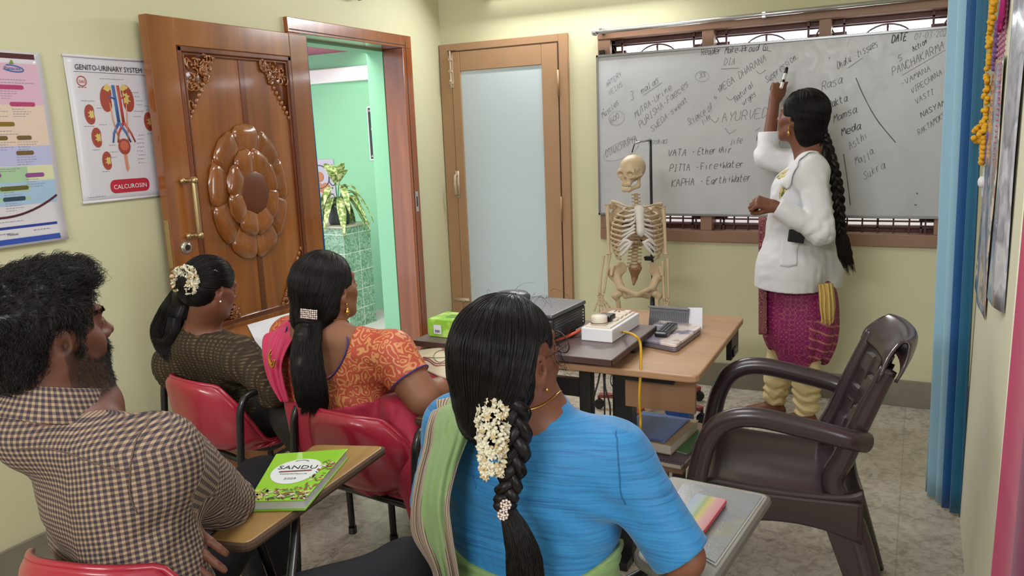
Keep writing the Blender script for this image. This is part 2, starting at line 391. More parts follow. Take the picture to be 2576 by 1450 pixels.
# --- the closed beige door with frosted pane
b = MB(); f = YB-.03
x0, x1, zt = -2.694, -1.836, 2.013
b.bb((x0, f, 0), (x0+.082, YB+.02, zt)); b.bb((x1-.055, f, 0), (x1, YB+.02, zt)); b.bb((x0+.082, f, zt-.045), (x1-.055, YB+.02, zt))
df = struct('trim_3', b, WOODB, 'beige painted frame of the frosted door', bevel=.003)
b = MB(); g = f-.004
b.bb((x0+.085, g, .01), (-2.548, YB+.005, zt-.048)); b.bb((-1.998, g, .01), (x1-.058, YB+.005, zt-.048))
b.bb((-2.548, g, 1.846), (-1.998, YB+.005, zt-.048)); b.bb((-2.548, g, .01), (-1.998, YB+.005, .22))
d2 = struct('door_2', b, WOODB, 'closed beige door with a tall frosted pane', bevel=.004)
t = NT('frosted_glass', '#bcc8cb', .55, spec=.4); t.bump(t.noise(t.co(), 160, 2), .1, .001)
b = MB(); b.bb((-2.548, g+.008, .22), (-1.998, g+.016, 1.846)); tag(b.build('frosted_pane', t.m, d2), 'pale grey-blue frosted pane')
CREAM = mat('cream_metal', '#cdbfa8', .4, .2, var=('#9a8064', 30))
def bolt(x, za, zb):
    b = MB(); b.bb((x-.013, g-.004, za), (x+.013, g, zb)); b.cyl((x, g-.012, za+.01), (x, g-.012, zb+.02), .006); b.ball((x, g-.018, za+.04), .011, 10)
    for q in (.15, .5, .85): b.bb((x-.011, g-.019, za+(zb-za)*q-.008), (x+.011, g-.002, za+(zb-za)*q+.008))
    return b.build('door_bolt', CREAM, d2, smooth=False, bevel=.002)
bolt(-2.608, 1.75, 1.95)
b = MB(); b.bb((-2.618, g-.004, 1.07), (-2.59, g, 1.24)); b.tube([(-2.604, g-.004, 1.09), (-2.604, g-.03, 1.1), (-2.604, g-.034, 1.155), (-2.604, g-.03, 1.21), (-2.604, g-.004, 1.22)], .009, 10); b.build('door_handle', CREAM, d2, smooth=True)
b = MB(); b.bb((-2.66, g-.004, .395), (-2.56, g, .42)); b.cyl((-2.67, g-.012, .408), (-2.55, g-.012, .408), .006); b.ball((-2.59, g-.02, .408), .01, 10); b.build('door_bolt', CREAM, d2, smooth=True)
for za in (1.66, .93): b = MB(); b.cyl((x1-.056, g-.004, za), (x1-.056, g-.004, za+.15), .006); b.build('hinge', WOODB, d2, smooth=True)
b = MB(); 
for xx, zz in ((-2.624, 1.96),): b.box((xx, g-.001, zz-.0), (.004, .003, .03)); b.box((xx+.02, g-.001, zz+.012), (.06, .003, .003))
b.bb((x1-.0585, g-.001, .01), (x1-.056, g+.02, 1.96)); b.bb((x0+.0825, g-.001, 1.963), (x1-.056, g+.02, 1.9665)); b.build('gap', mat('dark_gap', '#4a3524', .8), df)

# --- the grilled window behind the whiteboard
b = MB(); f = YB-.035
b.bb((-1.648, f, .832), (.135, YB+.08, .895)); b.bb((-1.648, f, 1.955), (.135, YB+.08, 2.0))
for a, c_ in ((-1.648, -1.575), (-1.062, -1.0), (-.482, -.426), (.075, .135)): b.bb((a, f+.004, .895), (c_, YB+.08, 1.955))
win = struct('window_1', b, mat('window_enamel', '#93705a', .5, bump=(30, .06), var=('#86644e', 8)), 'wide brown wooden window in three bays behind the whiteboard', bevel=.003)
SH = mat('shutter_red', '#5d332b', .55, var=('#4a2a24', 9))
bays = [(-1.575, -1.062), (-1.0, -.482), (-.426, .075)]
for a, c_ in bays:
    b = MB(); y = YB+.05
    b.bb((a, y, .895), (c_, y+.03, .93)); b.bb((a, y, 1.918), (c_, y+.03, 1.955)); b.bb((a, y, .95), (a+.065, y+.03, 1.895)); b.bb((c_-.065, y, .95), (c_, y+.03, 1.895))
    sh = b.build('window_sash', SH, win, bevel=.002)
    b = MB(); b.bb((a+.065, y+.012, .95), (c_-.065, y+.016, 1.895)); tg = NT('clear_glass', '#ffffff', .05); tg.b.inputs['Transmission Weight'].default_value = 1; tg.b.inputs['IOR'].default_value = 1.05; M.setdefault('glass', tg.m); b.build('pane', M['glass'], sh)
    b = MB(); y = YB+.02; IR = mat('iron_grille', '#4c2c2c', .5, .3); mx = (a+c_)/2
    for z in (1.928, .955, .985, 1.12, 1.7, .925): b.bb((a, y-.005, z-.004), (c_, y+.005, z+.004))
    for k in range(7): x = a+(c_-a)*(k+.5)/7; b.bb((x-.004, y-.004, .895), (x+.004, y+.004, 1.12))
    for x in (a+.055, c_-.055, mx): b.bb((x-.005, y-.005, .895), (x+.005, y+.005, 1.955 if x != mx else 1.91))
    b.tube([(mx+.14*math.cos(th), y, 1.775+.135*math.sin(th)) for th in np.linspace(0, math.pi, 17)], .004, 6)
    for sx in (-1, 1): b.tube([(mx+sx*(.16+.1*u), y, 1.78+.14*u*u**.3) for u in np.linspace(0, 1, 7)], .004, 6)
    b.build('window_grille', IR, win)
# bright neighbouring wall and lace seen through the lower gap
b = MB(); b.bb((-3.2, 5.9, -1), (1.2, 6.0, 2.0)); struct('wall_neighbour', b, mat('outside_wall', '#e8dfe0', .8, bump=(12, .4), var=('#cfc0c4', 14)))

# --- hallway beyond the teak doorway
HY = 5.45
b = MB(); b.bb((-7.2, HY, -.05), (XL-.2, HY+.1, 2.9)); struct('wall_hallway', b, GREEN, 'mint green hallway wall')
b = MB(); b.bb((-7.2, .9, -.1), (XL-.2, HY, 0)); struct('floor_hallway', b, mat('hall_floor', '#d9cfce', .35, bump=(8, .05), var=('#c4b4b2', 3)))
b = MB(); b.bb((-7.2, .9, 2.9), (XL-.2, HY+.1, 3.0)); struct('ceiling_hallway', b, mat('hall_ceiling', '#e9e6e0', .8))
b = MB(); b.bb((-7.2, 5.05, 2.19), (-4.0, HY, 2.9)); 
PINK = mat('pink_paint', '#b6607a', .6)
b = MB(); z = 2.175; b.add([(-7, HY, z), (-4.05, HY, z+.005), (-4.3, 4.3, z), (-7, 3.2, z)], [(0, 1, 2, 3)]); b.add([(-7, HY, z+.06), (-4.05, HY, z+.06), (-4.3, 4.3, z+.06), (-7, 3.2, z+.06)], [(3, 2, 1, 0)]); struct('beam_hallway', b, PINK)
b = MB(); pa = ony(771, 176, HY); pb = ony(939, 161, HY); b.bb((-7, HY-.05, pa[2]-.125), (-3.2, HY-.001, pa[2]-.01)); struct('trim_4', b, mat('white_cornice', '#f2eef0', .6), bevel=.01)
# ================================================================ SCULPTING: smooth distance fields turned into one surface
def smin(a, b, k):
    if k <= 0: return np.minimum(a, b)
    h = np.clip(.5+.5*(b-a)/k, 0, 1); return b*(1-h)+a*h-k*h*(1-h)
class SDF:
    def __init__(s, lo, hi, h):
        s.lo = V3(lo); s.h = h; s.n = np.ceil((V3(hi)-s.lo)/h).astype(int)+1
        s.ax = [(s.lo[i]+h*np.arange(s.n[i])).astype(np.float32) for i in range(3)]
        s.d = np.full(s.n, .08, np.float32)
    def win(s, lo, hi, m):
        a = np.clip(np.floor((V3(lo)-m-s.lo)/s.h).astype(int), 0, s.n); b = np.clip(np.ceil((V3(hi)+m-s.lo)/s.h).astype(int)+1, 0, s.n)
        sl = tuple(slice(a[i], b[i]) for i in range(3))
        return sl, np.ix_(s.ax[0][sl[0]], s.ax[1][sl[1]], s.ax[2][sl[2]])
    def op(s, fn, lo, hi, k, mode):
        sl, (x, y, z) = s.win(lo, hi, .03+k)
        if min(q.size for q in (x, y, z)) == 0: return s
        d = fn(x, y, z).astype(np.float32); D = s.d[sl]
        s.d[sl] = smin(D, d, k) if mode == 'u' else (-smin(-D, d, k) if mode == 's' else -smin(-D, -d, k))
        return s
    def cap(s, a, b, ra, rb=None, k=.02, mode='u', flat=None):
        """tapered capsule; flat=(axis, factor) squashes it along an axis"""
        a, b = V3(a), V3(b); rb = ra if rb is None else rb; ab = b-a; L = ab@ab+1e-12; R = max(ra, rb)
        if flat is not None: nx = V3(flat[0]); nx = nx/np.linalg.norm(nx); fl = flat[1]; nab = ab@nx
        def fn(x, y, z):
            px, py, pz = x-a[0], y-a[1], z-a[2]
            if flat is None:
                t = np.clip((px*ab[0]+py*ab[1]+pz*ab[2])/L, 0, 1)
                return np.sqrt((px-ab[0]*t)**2+(py-ab[1]*t)**2+(pz-ab[2]*t)**2)-(ra+(rb-ra)*t)
            t = np.clip((px*ab[0]+py*ab[1]+pz*ab[2])/L, 0, 1)
            qx, qy, qz = px-ab[0]*t, py-ab[1]*t, pz-ab[2]*t
            c = qx*nx[0]+qy*nx[1]+qz*nx[2]; g = (1/fl-1)*c
            qx, qy, qz = qx+g*nx[0], qy+g*nx[1], qz+g*nx[2]
            return (np.sqrt(qx*qx+qy*qy+qz*qz)-(ra+(rb-ra)*t))*(.5+.5*min(fl, 1))
        e = R*max(1, flat[1] if flat else 1)
        return s.op(fn, np.minimum(a, b)-e, np.maximum(a, b)+e, k, mode)
    def chain(s, pts, rad, k=.015, mode='u', flat=None):
        for i in range(len(pts)-1): s.cap(pts[i], pts[i+1], rad[i], rad[i+1], k, mode, flat)
        return s
    def ell(s, c, r, R=None, k=.02, mode='u'):
        c, r = V3(c), V3(r); R = np.eye(3) if R is None else np.array(R); e = max(r)
        def fn(x, y, z):
            p = [x-c[0], y-c[1], z-c[2]]
            q = [sum(p[j]*R[j, i] for j in range(3))/r[i] for i in range(3)]
            k0 = np.sqrt(q[0]**2+q[1]**2+q[2]**2); k1 = np.sqrt(sum((q[i]/r[i])**2 for i in range(3)))
            return k0*(k0-1)/(k1+1e-6)
        return s.op(fn, c-e, c+e, k, mode)
    def rbox(s, c, hs, R=None, r=.01, k=.005, mode='u'):
        c, hs = V3(c), V3(hs)-r; R = np.eye(3) if R is None else np.array(R); e = np.linalg.norm(hs)+r
        def fn(x, y, z):
            p = [x-c[0], y-c[1], z-c[2]]; q = [np.abs(sum(p[j]*R[j, i] for j in range(3)))-hs[i] for i in range(3)]
            return np.sqrt(sum(np.maximum(v, 0)**2 for v in q))+np.minimum(np.maximum(q[0], np.maximum(q[1], q[2])), 0)-r
        return s.op(fn, c-e, c+e, k, mode)
    def cut(s, p, n, k=.004):
        """keep the side the normal points away from"""
        n = V3(n); n = n/np.linalg.norm(n); p = V3(p)
        x, y, z = np.ix_(*s.ax); d = ((x-p[0])*n[0]+(y-p[1])*n[1]+(z-p[2])*n[2]).astype(np.float32)
        s.d = -smin(-s.d, -d, k); return s
    def disp(s, fn):
        x, y, z = np.ix_(*s.ax); s.d = (s.d+fn(x, y, z)).astype(np.float32); return s
    def copy(s, off=0.):
        c = SDF.__new__(SDF); c.lo, c.h, c.n, c.ax, c.d = s.lo, s.h, s.n, s.ax, s.d-np.float32(off); return c
    def sample(s, P):
        q = (np.asarray(P)-s.lo)/s.h; q = np.clip(q, 0, s.n-1.001); i = q.astype(int); f = q-i; r = 0
        for a in (0, 1):
            for b in (0, 1):
                for c in (0, 1):
                    r = r+s.d[i[..., 0]+a, i[..., 1]+b, i[..., 2]+c]*(f[..., 0] if a else 1-f[..., 0])*(f[..., 1] if b else 1-f[..., 1])*(f[..., 2] if c else 1-f[..., 2])
        return r
    def grad(s, P):
        e = s.h; g = np.stack([s.sample(P+np.eye(3)[i]*e)-s.sample(P-np.eye(3)[i]*e) for i in range(3)], -1)
        return g/(np.linalg.norm(g, axis=-1, keepdims=True)+1e-9)
    def push(s, P, m):
        """lift points that lie deeper than m outside the surface"""
        for _ in range(4):
            d = s.sample(P); g = s.grad(P); P = P+g*np.maximum(0, m-d)[..., None]*.9
        return P
    def snap(s, P, m=0.):
        for _ in range(6): P = P-s.grad(P)*(s.sample(P)-m)[..., None]*.8
        return P
    def surf(s):
        D = s.d; D[0] = D[-1] = .05; D[:, 0] = D[:, -1] = .05; D[:, :, 0] = D[:, :, -1] = .05
        ins = D < 0; n = s.n; c = np.zeros(n-1, np.uint8)
        for a in (0, 1):
            for b in (0, 1):
                for e in (0, 1): c += ins[a:n[0]-1+a, b:n[1]-1+b, e:n[2]-1+e]
        idx = np.argwhere((c > 0) & (c < 8)); N = len(idx); ids = np.full(n-1, -1, np.int64); ids[tuple(idx.T)] = np.arange(N)
        cv = {(a, b, e): D[idx[:, 0]+a, idx[:, 1]+b, idx[:, 2]+e] for a in (0, 1) for b in (0, 1) for e in (0, 1)}
        acc = np.zeros((N, 3)); cnt = np.zeros(N)
        for p, v0 in cv.items():
            for ax in range(3):
                if p[ax]: continue
                q = list(p); q[ax] = 1; v1 = cv[tuple(q)]; m_ = (v0 < 0) != (v1 < 0); t = np.where(m_, v0/(v0-v1+1e-20), 0)
                pos = np.tile(np.array(p, float), (N, 1)); pos[:, ax] = t; acc[m_] += pos[m_]; cnt[m_] += 1
        V = s.lo+s.h*(idx+acc/np.maximum(cnt, 1)[:, None]); Q = []
        for ax in range(3):
            o1, o2 = [(1, 2), (2, 0), (0, 1)][ax]
            sa = [slice(None)]*3; sb = [slice(None)]*3; sa[ax] = slice(0, -1); sb[ax] = slice(1, None)
            A, B = ins[tuple(sa)], ins[tuple(sb)]; e = np.argwhere(A != B)
            e = e[(e[:, o1] > 0) & (e[:, o2] > 0) & (e[:, o1] < n[o1]-1) & (e[:, o2] < n[o2]-1)]
            fl = A[tuple(e.T)]; g = []
            for d1, d2 in ((0, 0), (-1, 0), (-1, -1), (0, -1)):
                k = e.copy(); k[:, o1] += d1; k[:, o2] += d2; g.append(ids[tuple(k.T)])
            g = np.stack(g, 1); g[~fl] = g[~fl][:, ::-1]; Q.append(g)
        return V, np.concatenate(Q)
    def build(s, name, mats, parent=None, attr=None, region=None, smooth=1):
        V, Q = s.surf()
        if region is not None:
            keep = region(V)[Q].all(1); Q = Q[keep]; u, inv = np.unique(Q, return_inverse=True); V = V[u]; Q = inv.reshape(Q.shape)
        for _ in range(smooth):
            A = np.zeros_like(V); c = np.zeros(len(V))
            for i in range(4):
                a, b = Q[:, i], Q[:, (i+1) % 4]; np.add.at(A, a, V[b]); np.add.at(A, b, V[a]); np.add.at(c, a, 1); np.add.at(c, b, 1)
            V = V*.5+.5*A/np.maximum(c, 1)[:, None]
        me = bpy.data.meshes.new(name); root = parent
        while root is not None and root.parent is not None: root = root.parent
        P = toloc(root, V)
        me.vertices.add(len(V)); me.vertices.foreach_set('co', P.astype(np.float32).ravel())
        me.loops.add(Q.size); me.loops.foreach_set('vertex_index', Q.astype(np.int32).ravel())
        me.polygons.add(len(Q)); me.polygons.foreach_set('loop_start', np.arange(0, Q.size, 4, dtype=np.int32))
        me.update(calc_edges=True); me.polygons.foreach_set('use_smooth', np.ones(len(Q), bool))
        for q in (mats if isinstance(mats, (list, tuple)) else [mats]): me.materials.append(q)
        for an, f in (attr or {}).items():
            a = me.attributes.new(an, 'FLOAT', 'POINT'); a.data.foreach_set('value', np.asarray(f(V), np.float32))
        me.validate(); o = bpy.data.objects.new(name, me); COL.objects.link(o); o.parent = parent; return o
def fbm(seed, n=6, f0=20., aniso=(1, 1, 1)):
    """smooth pseudo-random field from a sum of tilted sines"""
    r = np.random.RandomState(seed); W = [(r.randn(3)*f0*(1.35**i)*np.array(aniso), r.rand()*6.28, .8**i) for i in range(n)]
    def fn(x, y, z):
        s_ = 0
        for w_, p, a in W: s_ = s_+a*np.sin(x*w_[0]+y*w_[1]+z*w_[2]+p+1.3*np.sin(x*w_[1]*.5-z*w_[0]*.4+p*2))
        return s_/3
    return fn
def strands(name, paths, radius, mt, parent, tip=.4):
    """hair: every path an (n,3) array of points in the room"""
    root = parent
    while root is not None and root.parent is not None: root = root.parent
    hc = bpy.data.hair_curves.new(name); hc.add_curves([len(p) for p in paths])
    P = toloc(root, np.concatenate(paths)); hc.points.foreach_get if False else None
    hc.attributes['position'].data.foreach_set('vector', P.astype(np.float32).ravel())
    R = np.concatenate([radius*np.linspace(1, tip, len(p)) for p in paths]).astype(np.float32)
    (hc.attributes.get('radius') or hc.attributes.new('radius', 'FLOAT', 'POINT')).data.foreach_set('value', R)
    hc.materials.append(mt); o = bpy.data.objects.new(name, hc); COL.objects.link(o); o.parent = parent; return o

def hairtail(name, parent, path, rad, n, HM, flat=.6, wav=.0015, ext=1., rs=11, thick=.0007, k=44):
    """a hanging lock: a core with combed hairs all round it"""
    P = curve([V3(p) for p in path], k); R_ = np.interp(np.linspace(0, 1, k), np.linspace(0, 1, len(rad)), rad); b = MB(); b.tube(P, list(R_*.9), 14, flat=(_f, flat)); o = b.build(name, HM, parent, smooth=True); r = np.random.RandomState(rs); out = []
    T = np.gradient(P, axis=0); T /= np.linalg.norm(T, axis=1, keepdims=True); X = np.cross(T, _f); X /= np.linalg.norm(X, axis=1, keepdims=True); Y = np.cross(X, T)
    for i in range(n):
        a = r.uniform(0, 6.28)+np.linspace(0, r.uniform(-.5, .5), k); q = R_*r.uniform(.86, 1.08); q[-4:] = np.maximum(q[-4:], q[-5]*.8); ph = r.uniform(0, 6.28); wv = wav*np.sin(np.linspace(0, 14, k)+ph)*np.linspace(.3, 1, k)
        Q = P+X*(q*np.cos(a)+wv)[:, None]+Y*(q*flat*np.sin(a))[:, None]; e = r.uniform(.0, .045)*ext; Q[-8:] += T[-1]*e*np.linspace(0, 1, 8)[:, None]**1.5; out.append(Q[:k-r.randint(0, 4)])
    strands('hair_strands', out, thick, HM, o); return o
# ---------------------------------------------------------------- people
def hairmat(name, col='#120e0e', rough=.38):
    t = NT(name, col, rough, spec=.28); t.col(t.mix(t.noise(t.co(), 45, 3), col, '#171211')); M[name] = t.m; return t.m
HAIR = hairmat('black_hair', '#0d0a0b', .42); HAIRB = hairmat('brown_black_hair', '#1c1210')
def skin(name, c1, c2, lip='#6d3a33', stub='#2b1a14'):
    t = NT(name, c1, .5, spec=.4); v = t.co()
    c = t.mix(t.noise(v, 22, 4), c1, c2)
    a = t.n('Attribute', attribute_name='lip'); c = t.mix(a.outputs['Fac'], c, lip)
    a = t.n('Attribute', attribute_name='stubble'); c = t.mix(t.math('MULTIPLY', a.outputs['Fac'], t.ramp(t.noise(v, 420, 2), [(.2, .55), (.6, 1.)])), c, stub)
    t.col(c); t.bump(t.noise(v, 260, 3), .12, .001)
    t.b.inputs['Subsurface Weight'].default_value = .08; t.b.inputs['Subsurface Scale'].default_value = .01; t.b.inputs['Subsurface Radius'].default_value = (1, .4, .25)
    M[name] = t.m; return t.m
def frame(heading, pitch=0., roll=0.):
    """columns: right, forward, up. heading in degrees clockwise from +Y, pitch up, roll to the right"""
    a, p, r = np.radians([heading, pitch, roll])
    Rz = np.array([[math.cos(a), math.sin(a), 0], [-math.sin(a), math.cos(a), 0], [0, 0, 1]])
    Rx = np.array([[1, 0, 0], [0, math.cos(p), -math.sin(p)], [0, math.sin(p), math.cos(p)]])
    Ry = np.array([[math.cos(r), 0, math.sin(r)], [0, 1, 0], [-math.sin(r), 0, math.cos(r)]])
    return Rz@Rx@Ry
class Head:
    def __init__(s, c, heading, pitch=0, roll=0, k=1., male=False):
        s.c = V3(c); s.R = frame(heading, pitch, roll); s.k = k; s.male = male
    def w(s, *p): p = V3(*p) if len(p) == 3 else np.asarray(p[0], float); return s.c+(p*s.k)@s.R.T
    def l(s, P): return ((np.asarray(P)-s.c)@s.R)/s.k
    def skull(s, S):
        k, R, w = s.k, s.R, s.w; m_ = 1.1 if s.male else 1.
        S.ell(w(0, -.012, .036), V3(.072, .094, .082)*k, R, k=.01)
        S.ell(w(0, .028, -.02), V3(.056*m_, .058, .072)*k, R, k=.03*k)
        S.ell(w(0, .036, -.062), V3(.046*m_, .044, .046)*k, R, k=.025*k)
        for q in (-1, 1):
            S.cap(w(q*.054*m_, -.006, -.045), w(q*.02, .058, -.094), .017*k, .014*k, .028*k)
            S.cap(w(q*.05, .045, -.012), w(q*.062, .01, -.004), .014*k, .012*k, .02*k)
            S.ell(w(q*.038, .062, -.03), V3(.018, .016, .02)*k, R, .02*k)
        S.ell(w(0, .066, -.097), V3(.02*m_, .016, .015)*k, R, .02*k)
        S.cap(w(-.034, .078, .026), w(.034, .078, .026), .011*k, None, .016*k)
        for q in (-1, 1): S.ell(w(q*.031, .094, .006), V3(.017, .013, .0125)*k, R, .012*k, 's')
        for q in (-1, 1):
            S.ell(w(q*.031, .0745, .005), V3(.0155, .0125, .0115)*k, R, .004*k)
            S.cap(w(q*.018, .0865, .0075), w(q*.045, .079, .0085), .0028*k, .0022*k, .004*k)
            S.cap(w(q*.019, .085, .0005), w(q*.044, .079, .0005), .0018*k, .0018*k, .003*k)
        S.cap(w(0, .083, .024), w(0, .103, -.02), .0075*k, .0105*k, .012*k)
        S.ell(w(0, .107, -.023), V3(.011, .01, .0095)*k, R, .008*k)
        for q in (-1, 1): S.ell(w(q*.013, .094, -.027), V3(.0085, .0105, .008)*k, R, .006*k); S.ell(w(q*.0065, .1, -.034), V3(.004, .006, .004)*k, R, .002*k, 's')
        S.ell(w(0, .078, -.058), V3(.03, .018, .022)*k, R, .015*k)
        for a, b, z0, z1, r_ in ((-.024, 0, -.0575, -.053, .0048), (0, .024, -.053, -.0575, .0048), (-.022, 0, -.061, -.0655, .0056), (0, .022, -.0655, -.061, .0056)):
            S.cap(w(a, .083 if a else .0945, z0), w(b, .083 if b else .0945, z1), r_*k*(.5 if a else 1), r_*k*(.5 if b else 1), .004*k)
        S.cap(w(-.024, .086, -.0595), w(.024, .086, -.0595), .0012*k, None, .002*k, 's')
        for q in (-1, 1):
            c = w(q*.0735, -.012, -.004); E = s.R@np.array(Euler((math.radians(-12), 0, math.radians(-q*22))).to_matrix())
            S.ell(c, V3(.0085, .0185, .031)*k, E, .006*k)
            S.ell(w(q*.083, -.009, -.001), V3(.006, .0115, .021)*k, E, .004*k, 's')
            S.ell(w(q*.078, -.005, -.006), V3(.0105, .0065, .0095)*k, E, .003*k, 's')
            S.cap(w(q*.077, .002, -.016), w(q*.074, .002, .004), .004*k, None, .004*k)
            S.ell(w(q*.0735, -.004, -.032), V3(.0055, .009, .010)*k, E, .006*k)
        return S
    def eyes(s, parent):
        for q in (-1, 1):
            b = MB(); b.k = 0; f = s.R@V3(0, 1, 0); c = s.w(q*.031, .0753, .0045); b.ball(c, .0122*s.k, 16, s.R)
            b.k = 1; b.ball(c+f*.0085*s.k, .0056*s.k, 12, s.R); b.build('eye', [EYEW, EYED], parent, smooth=True)
    def attrs(s, beard=0.):
        def lip(V):
            p = s.l(V); e = ((p[:, 0]/.025)**2+((p[:, 2]+.0595)/.0125)**2); return np.clip(1.6-1.5*e, 0, 1)*(p[:, 1] > .07)
        def stb(V):
            if not beard: return np.zeros(len(V))
            p = s.l(V); x, y, z = np.abs(p[:, 0]), p[:, 1], p[:, 2]
            line = -.045+.045*np.clip((.05-y)/.06, 0, 1)   # beard rises towards the ear
            a = np.clip((line-z)/.012, 0, 1)*(y > -.012)*np.clip((z+.122)/.01, 0, 1)
            mo = np.clip(1.3-((x/.034)**4+((z+.044)/.011)**4), 0, 1)*(y > .07)
            lips = np.clip(1.5-((x/.023)**2+((z+.0595)/.009)**2), 0, 1)*(y > .07)
            return beard*np.clip(np.maximum(a, mo)-lips, 0, 1)
        return {'lip': lip, 'stubble': stb}
EYEW = mat('eye_white', '#d8d0c8', .25); EYED = mat('eye_dark', '#180f0c', .15)
def hand(S, wrist, R, k=1., curl=(50, 55, 35), spread=5, side=1, thumb=((.35, .6, .2), 35), fcurl=None, palm_r=1.):
    """R columns: across the palm towards the thumb side (x*side), along the fingers (y), out of the back of the hand (z)"""
    w = lambda *p: wrist+(V3(*p)*k)@R.T
    S.cap(w(0, 0, 0), w(0, .03, 0), .025*k, .028*k, .012*k, flat=(R[:, 2], .68))
    for i, x in enumerate((.028, .0095, -.0095, -.027)):
        S.cap(w(x*.55*side, .015, 0), w(x*side, .078-abs(x-.005)*.25, .002), .0135*k*palm_r, .0118*k*palm_r, .012*k)
    L = ((.040, .024, .019), (.044, .028, .020), (.041, .026, .019), (.032, .020, .017))
    tips = []
    for i, x in enumerate((.028, .0095, -.0095, -.027)):
        p = w(x*side, .08-abs(x-.005)*.25, .002); a = 0; sp = math.radians(spread*(1.2-i*.8))*side
        cu = curl if fcurl is None else fcurl[i]
        for j in range(3):
            a += math.radians(cu[j]); d = V3(math.sin(sp)*math.cos(a), math.cos(a)*math.cos(sp), -math.sin(a))
            q = p+(d*L[i][j]*k)@R.T; r0 = (.0092, .0082, .0074)[j]*k; S.cap(p, q, r0, r0*.9, .0025*k); p = q
        tips.append(p)
    tdir = V3(*thumb[0]); tdir = tdir/np.linalg.norm(tdir)*V3(side, 1, 1); p = w(.022*side, .012, -.008)
    q = p+(tdir*.042*k)@R.T; S.cap(p, q, .0145*k, .0115*k, .012*k); a = math.radians(thumb[1])
    d2 = tdir*math.cos(a)+V3(-.5*side, .35, -.6)*math.sin(a); d2 /= np.linalg.norm(d2); r_ = q+(d2*.032*k)@R.T; S.cap(q, r_, .0108*k, .0098*k, .003*k)
    d3 = tdir*math.cos(a*1.8)+V3(-.6*side, .35, -.6)*math.sin(a*1.8); d3 /= np.linalg.norm(d3); e = r_+(d3*.024*k)@R.T; S.cap(r_, e, .0098*k, .008*k, .003*k)
    return tips, e
def basis(y, z):
    y = V3(y)/np.linalg.norm(y); x = np.cross(y, V3(z)); x = x/np.linalg.norm(x); return np.stack([x, y, np.cross(x, y)], 1)
def comb(S, n, seedfn, goalfn, steps, step, lift, jitter=.0, rs=None, grav=0.):
    """trace combed strands along the surface of the hair mass"""
    rs = rs or np.random.RandomState(3); P = seedfn(n, rs); P = S.snap(P, lift); out = [P]
    off = rs.rand(len(P))*.0035; vel = None
    for i in range(steps):
        d = goalfn(P, i/steps); g = S.grad(P); d = d-g*(d*g).sum(-1, keepdims=True); d /= np.linalg.norm(d, axis=-1, keepdims=True)+1e-9
        d = d+jitter*rs.randn(*d.shape); vel = d if vel is None else vel*.6+d*.4
        P = P+vel*step; P = S.snap(P, lift); P = P; out.append(P+S.grad(P)*off[:, None]*math.sin(3.14*min(1, (i+1)/steps)))
    A = np.stack(out, 1); return [A[i] for i in range(len(A))]
# ================================================================ PEOPLE
SK1 = skin('skin_brown', '#7d4f3a', '#6b4030'); SK2 = skin('skin_tan', '#8f6248', '#7d5340', '#7a4038'); SK3 = skin('skin_umber', '#6b4233', '#5a3629', '#6a3a34')
def torso(S, N, C, W, Pv, xr, LS, RS, wch=.085, rch=.095, wwa=.06, rwa=.095, whp=.09, rhp=.115, k=.05, off=0., neck=True):
    xr = V3(xr)/np.linalg.norm(xr); fw = np.cross(V3(0, 0, 1), xr); fl = (fw, .86)
    S.cap(C-xr*wch, C+xr*wch, rch+off, None, k, flat=fl)
    S.cap(W-xr*wwa, W+xr*wwa, rwa+off, None, k, flat=fl)
    M1 = (V3(C)+V3(W))/2; S.cap(M1-xr*(wch+wwa)/2, M1+xr*(wch+wwa)/2, (rch+rwa)/2*.98+off, None, k, flat=fl)
    S.cap(Pv-xr*whp, Pv+xr*whp, rhp+off, None, k)
    up = (V3(N)+V3(C))/2
    for Sh in (LS, RS):
        S.cap(V3(N)-V3(0, 0, .045), Sh, .045+off, .052+off, k); S.cap(C, V3(Sh)-V3(0, 0, .03), .085+off, .05+off, k)
    return S
def arm(S, sh, el, wr, r=(.052, .040, .036, .026), k=.02, off=0.):
    S.cap(sh, el, r[0]+off, r[1]+off, k); S.cap(el, wr, r[2]+off, r[3]+off, k*.7)
def earring(parent, h, side, col, kind='drop'):
    b = MB(); c = h.w(side*.082, -.004, -.042)
    if kind == 'drop':
        b.ball(c, .0032, 8); b.tube([c, c-V3(0, 0, .012)], .0012, 6); b.lathe([(.001, 0), (.004, -.004), (.009, -.013), (.0085, -.015), (0, -.015)], c-V3(0, 0, .01), None, 12)
        for a in range(6): b.ball(c+V3(.007*math.cos(a), .007*math.sin(a), -.028), .0018, 6)
        b.ball(c-V3(0, 0, .033), .003, 8)
    else: b.ball(c, .0035, 10)
    return b.build('earring', col, parent, smooth=True)
GOLD = mat('gold', '#c99a4a', .28, 1.)
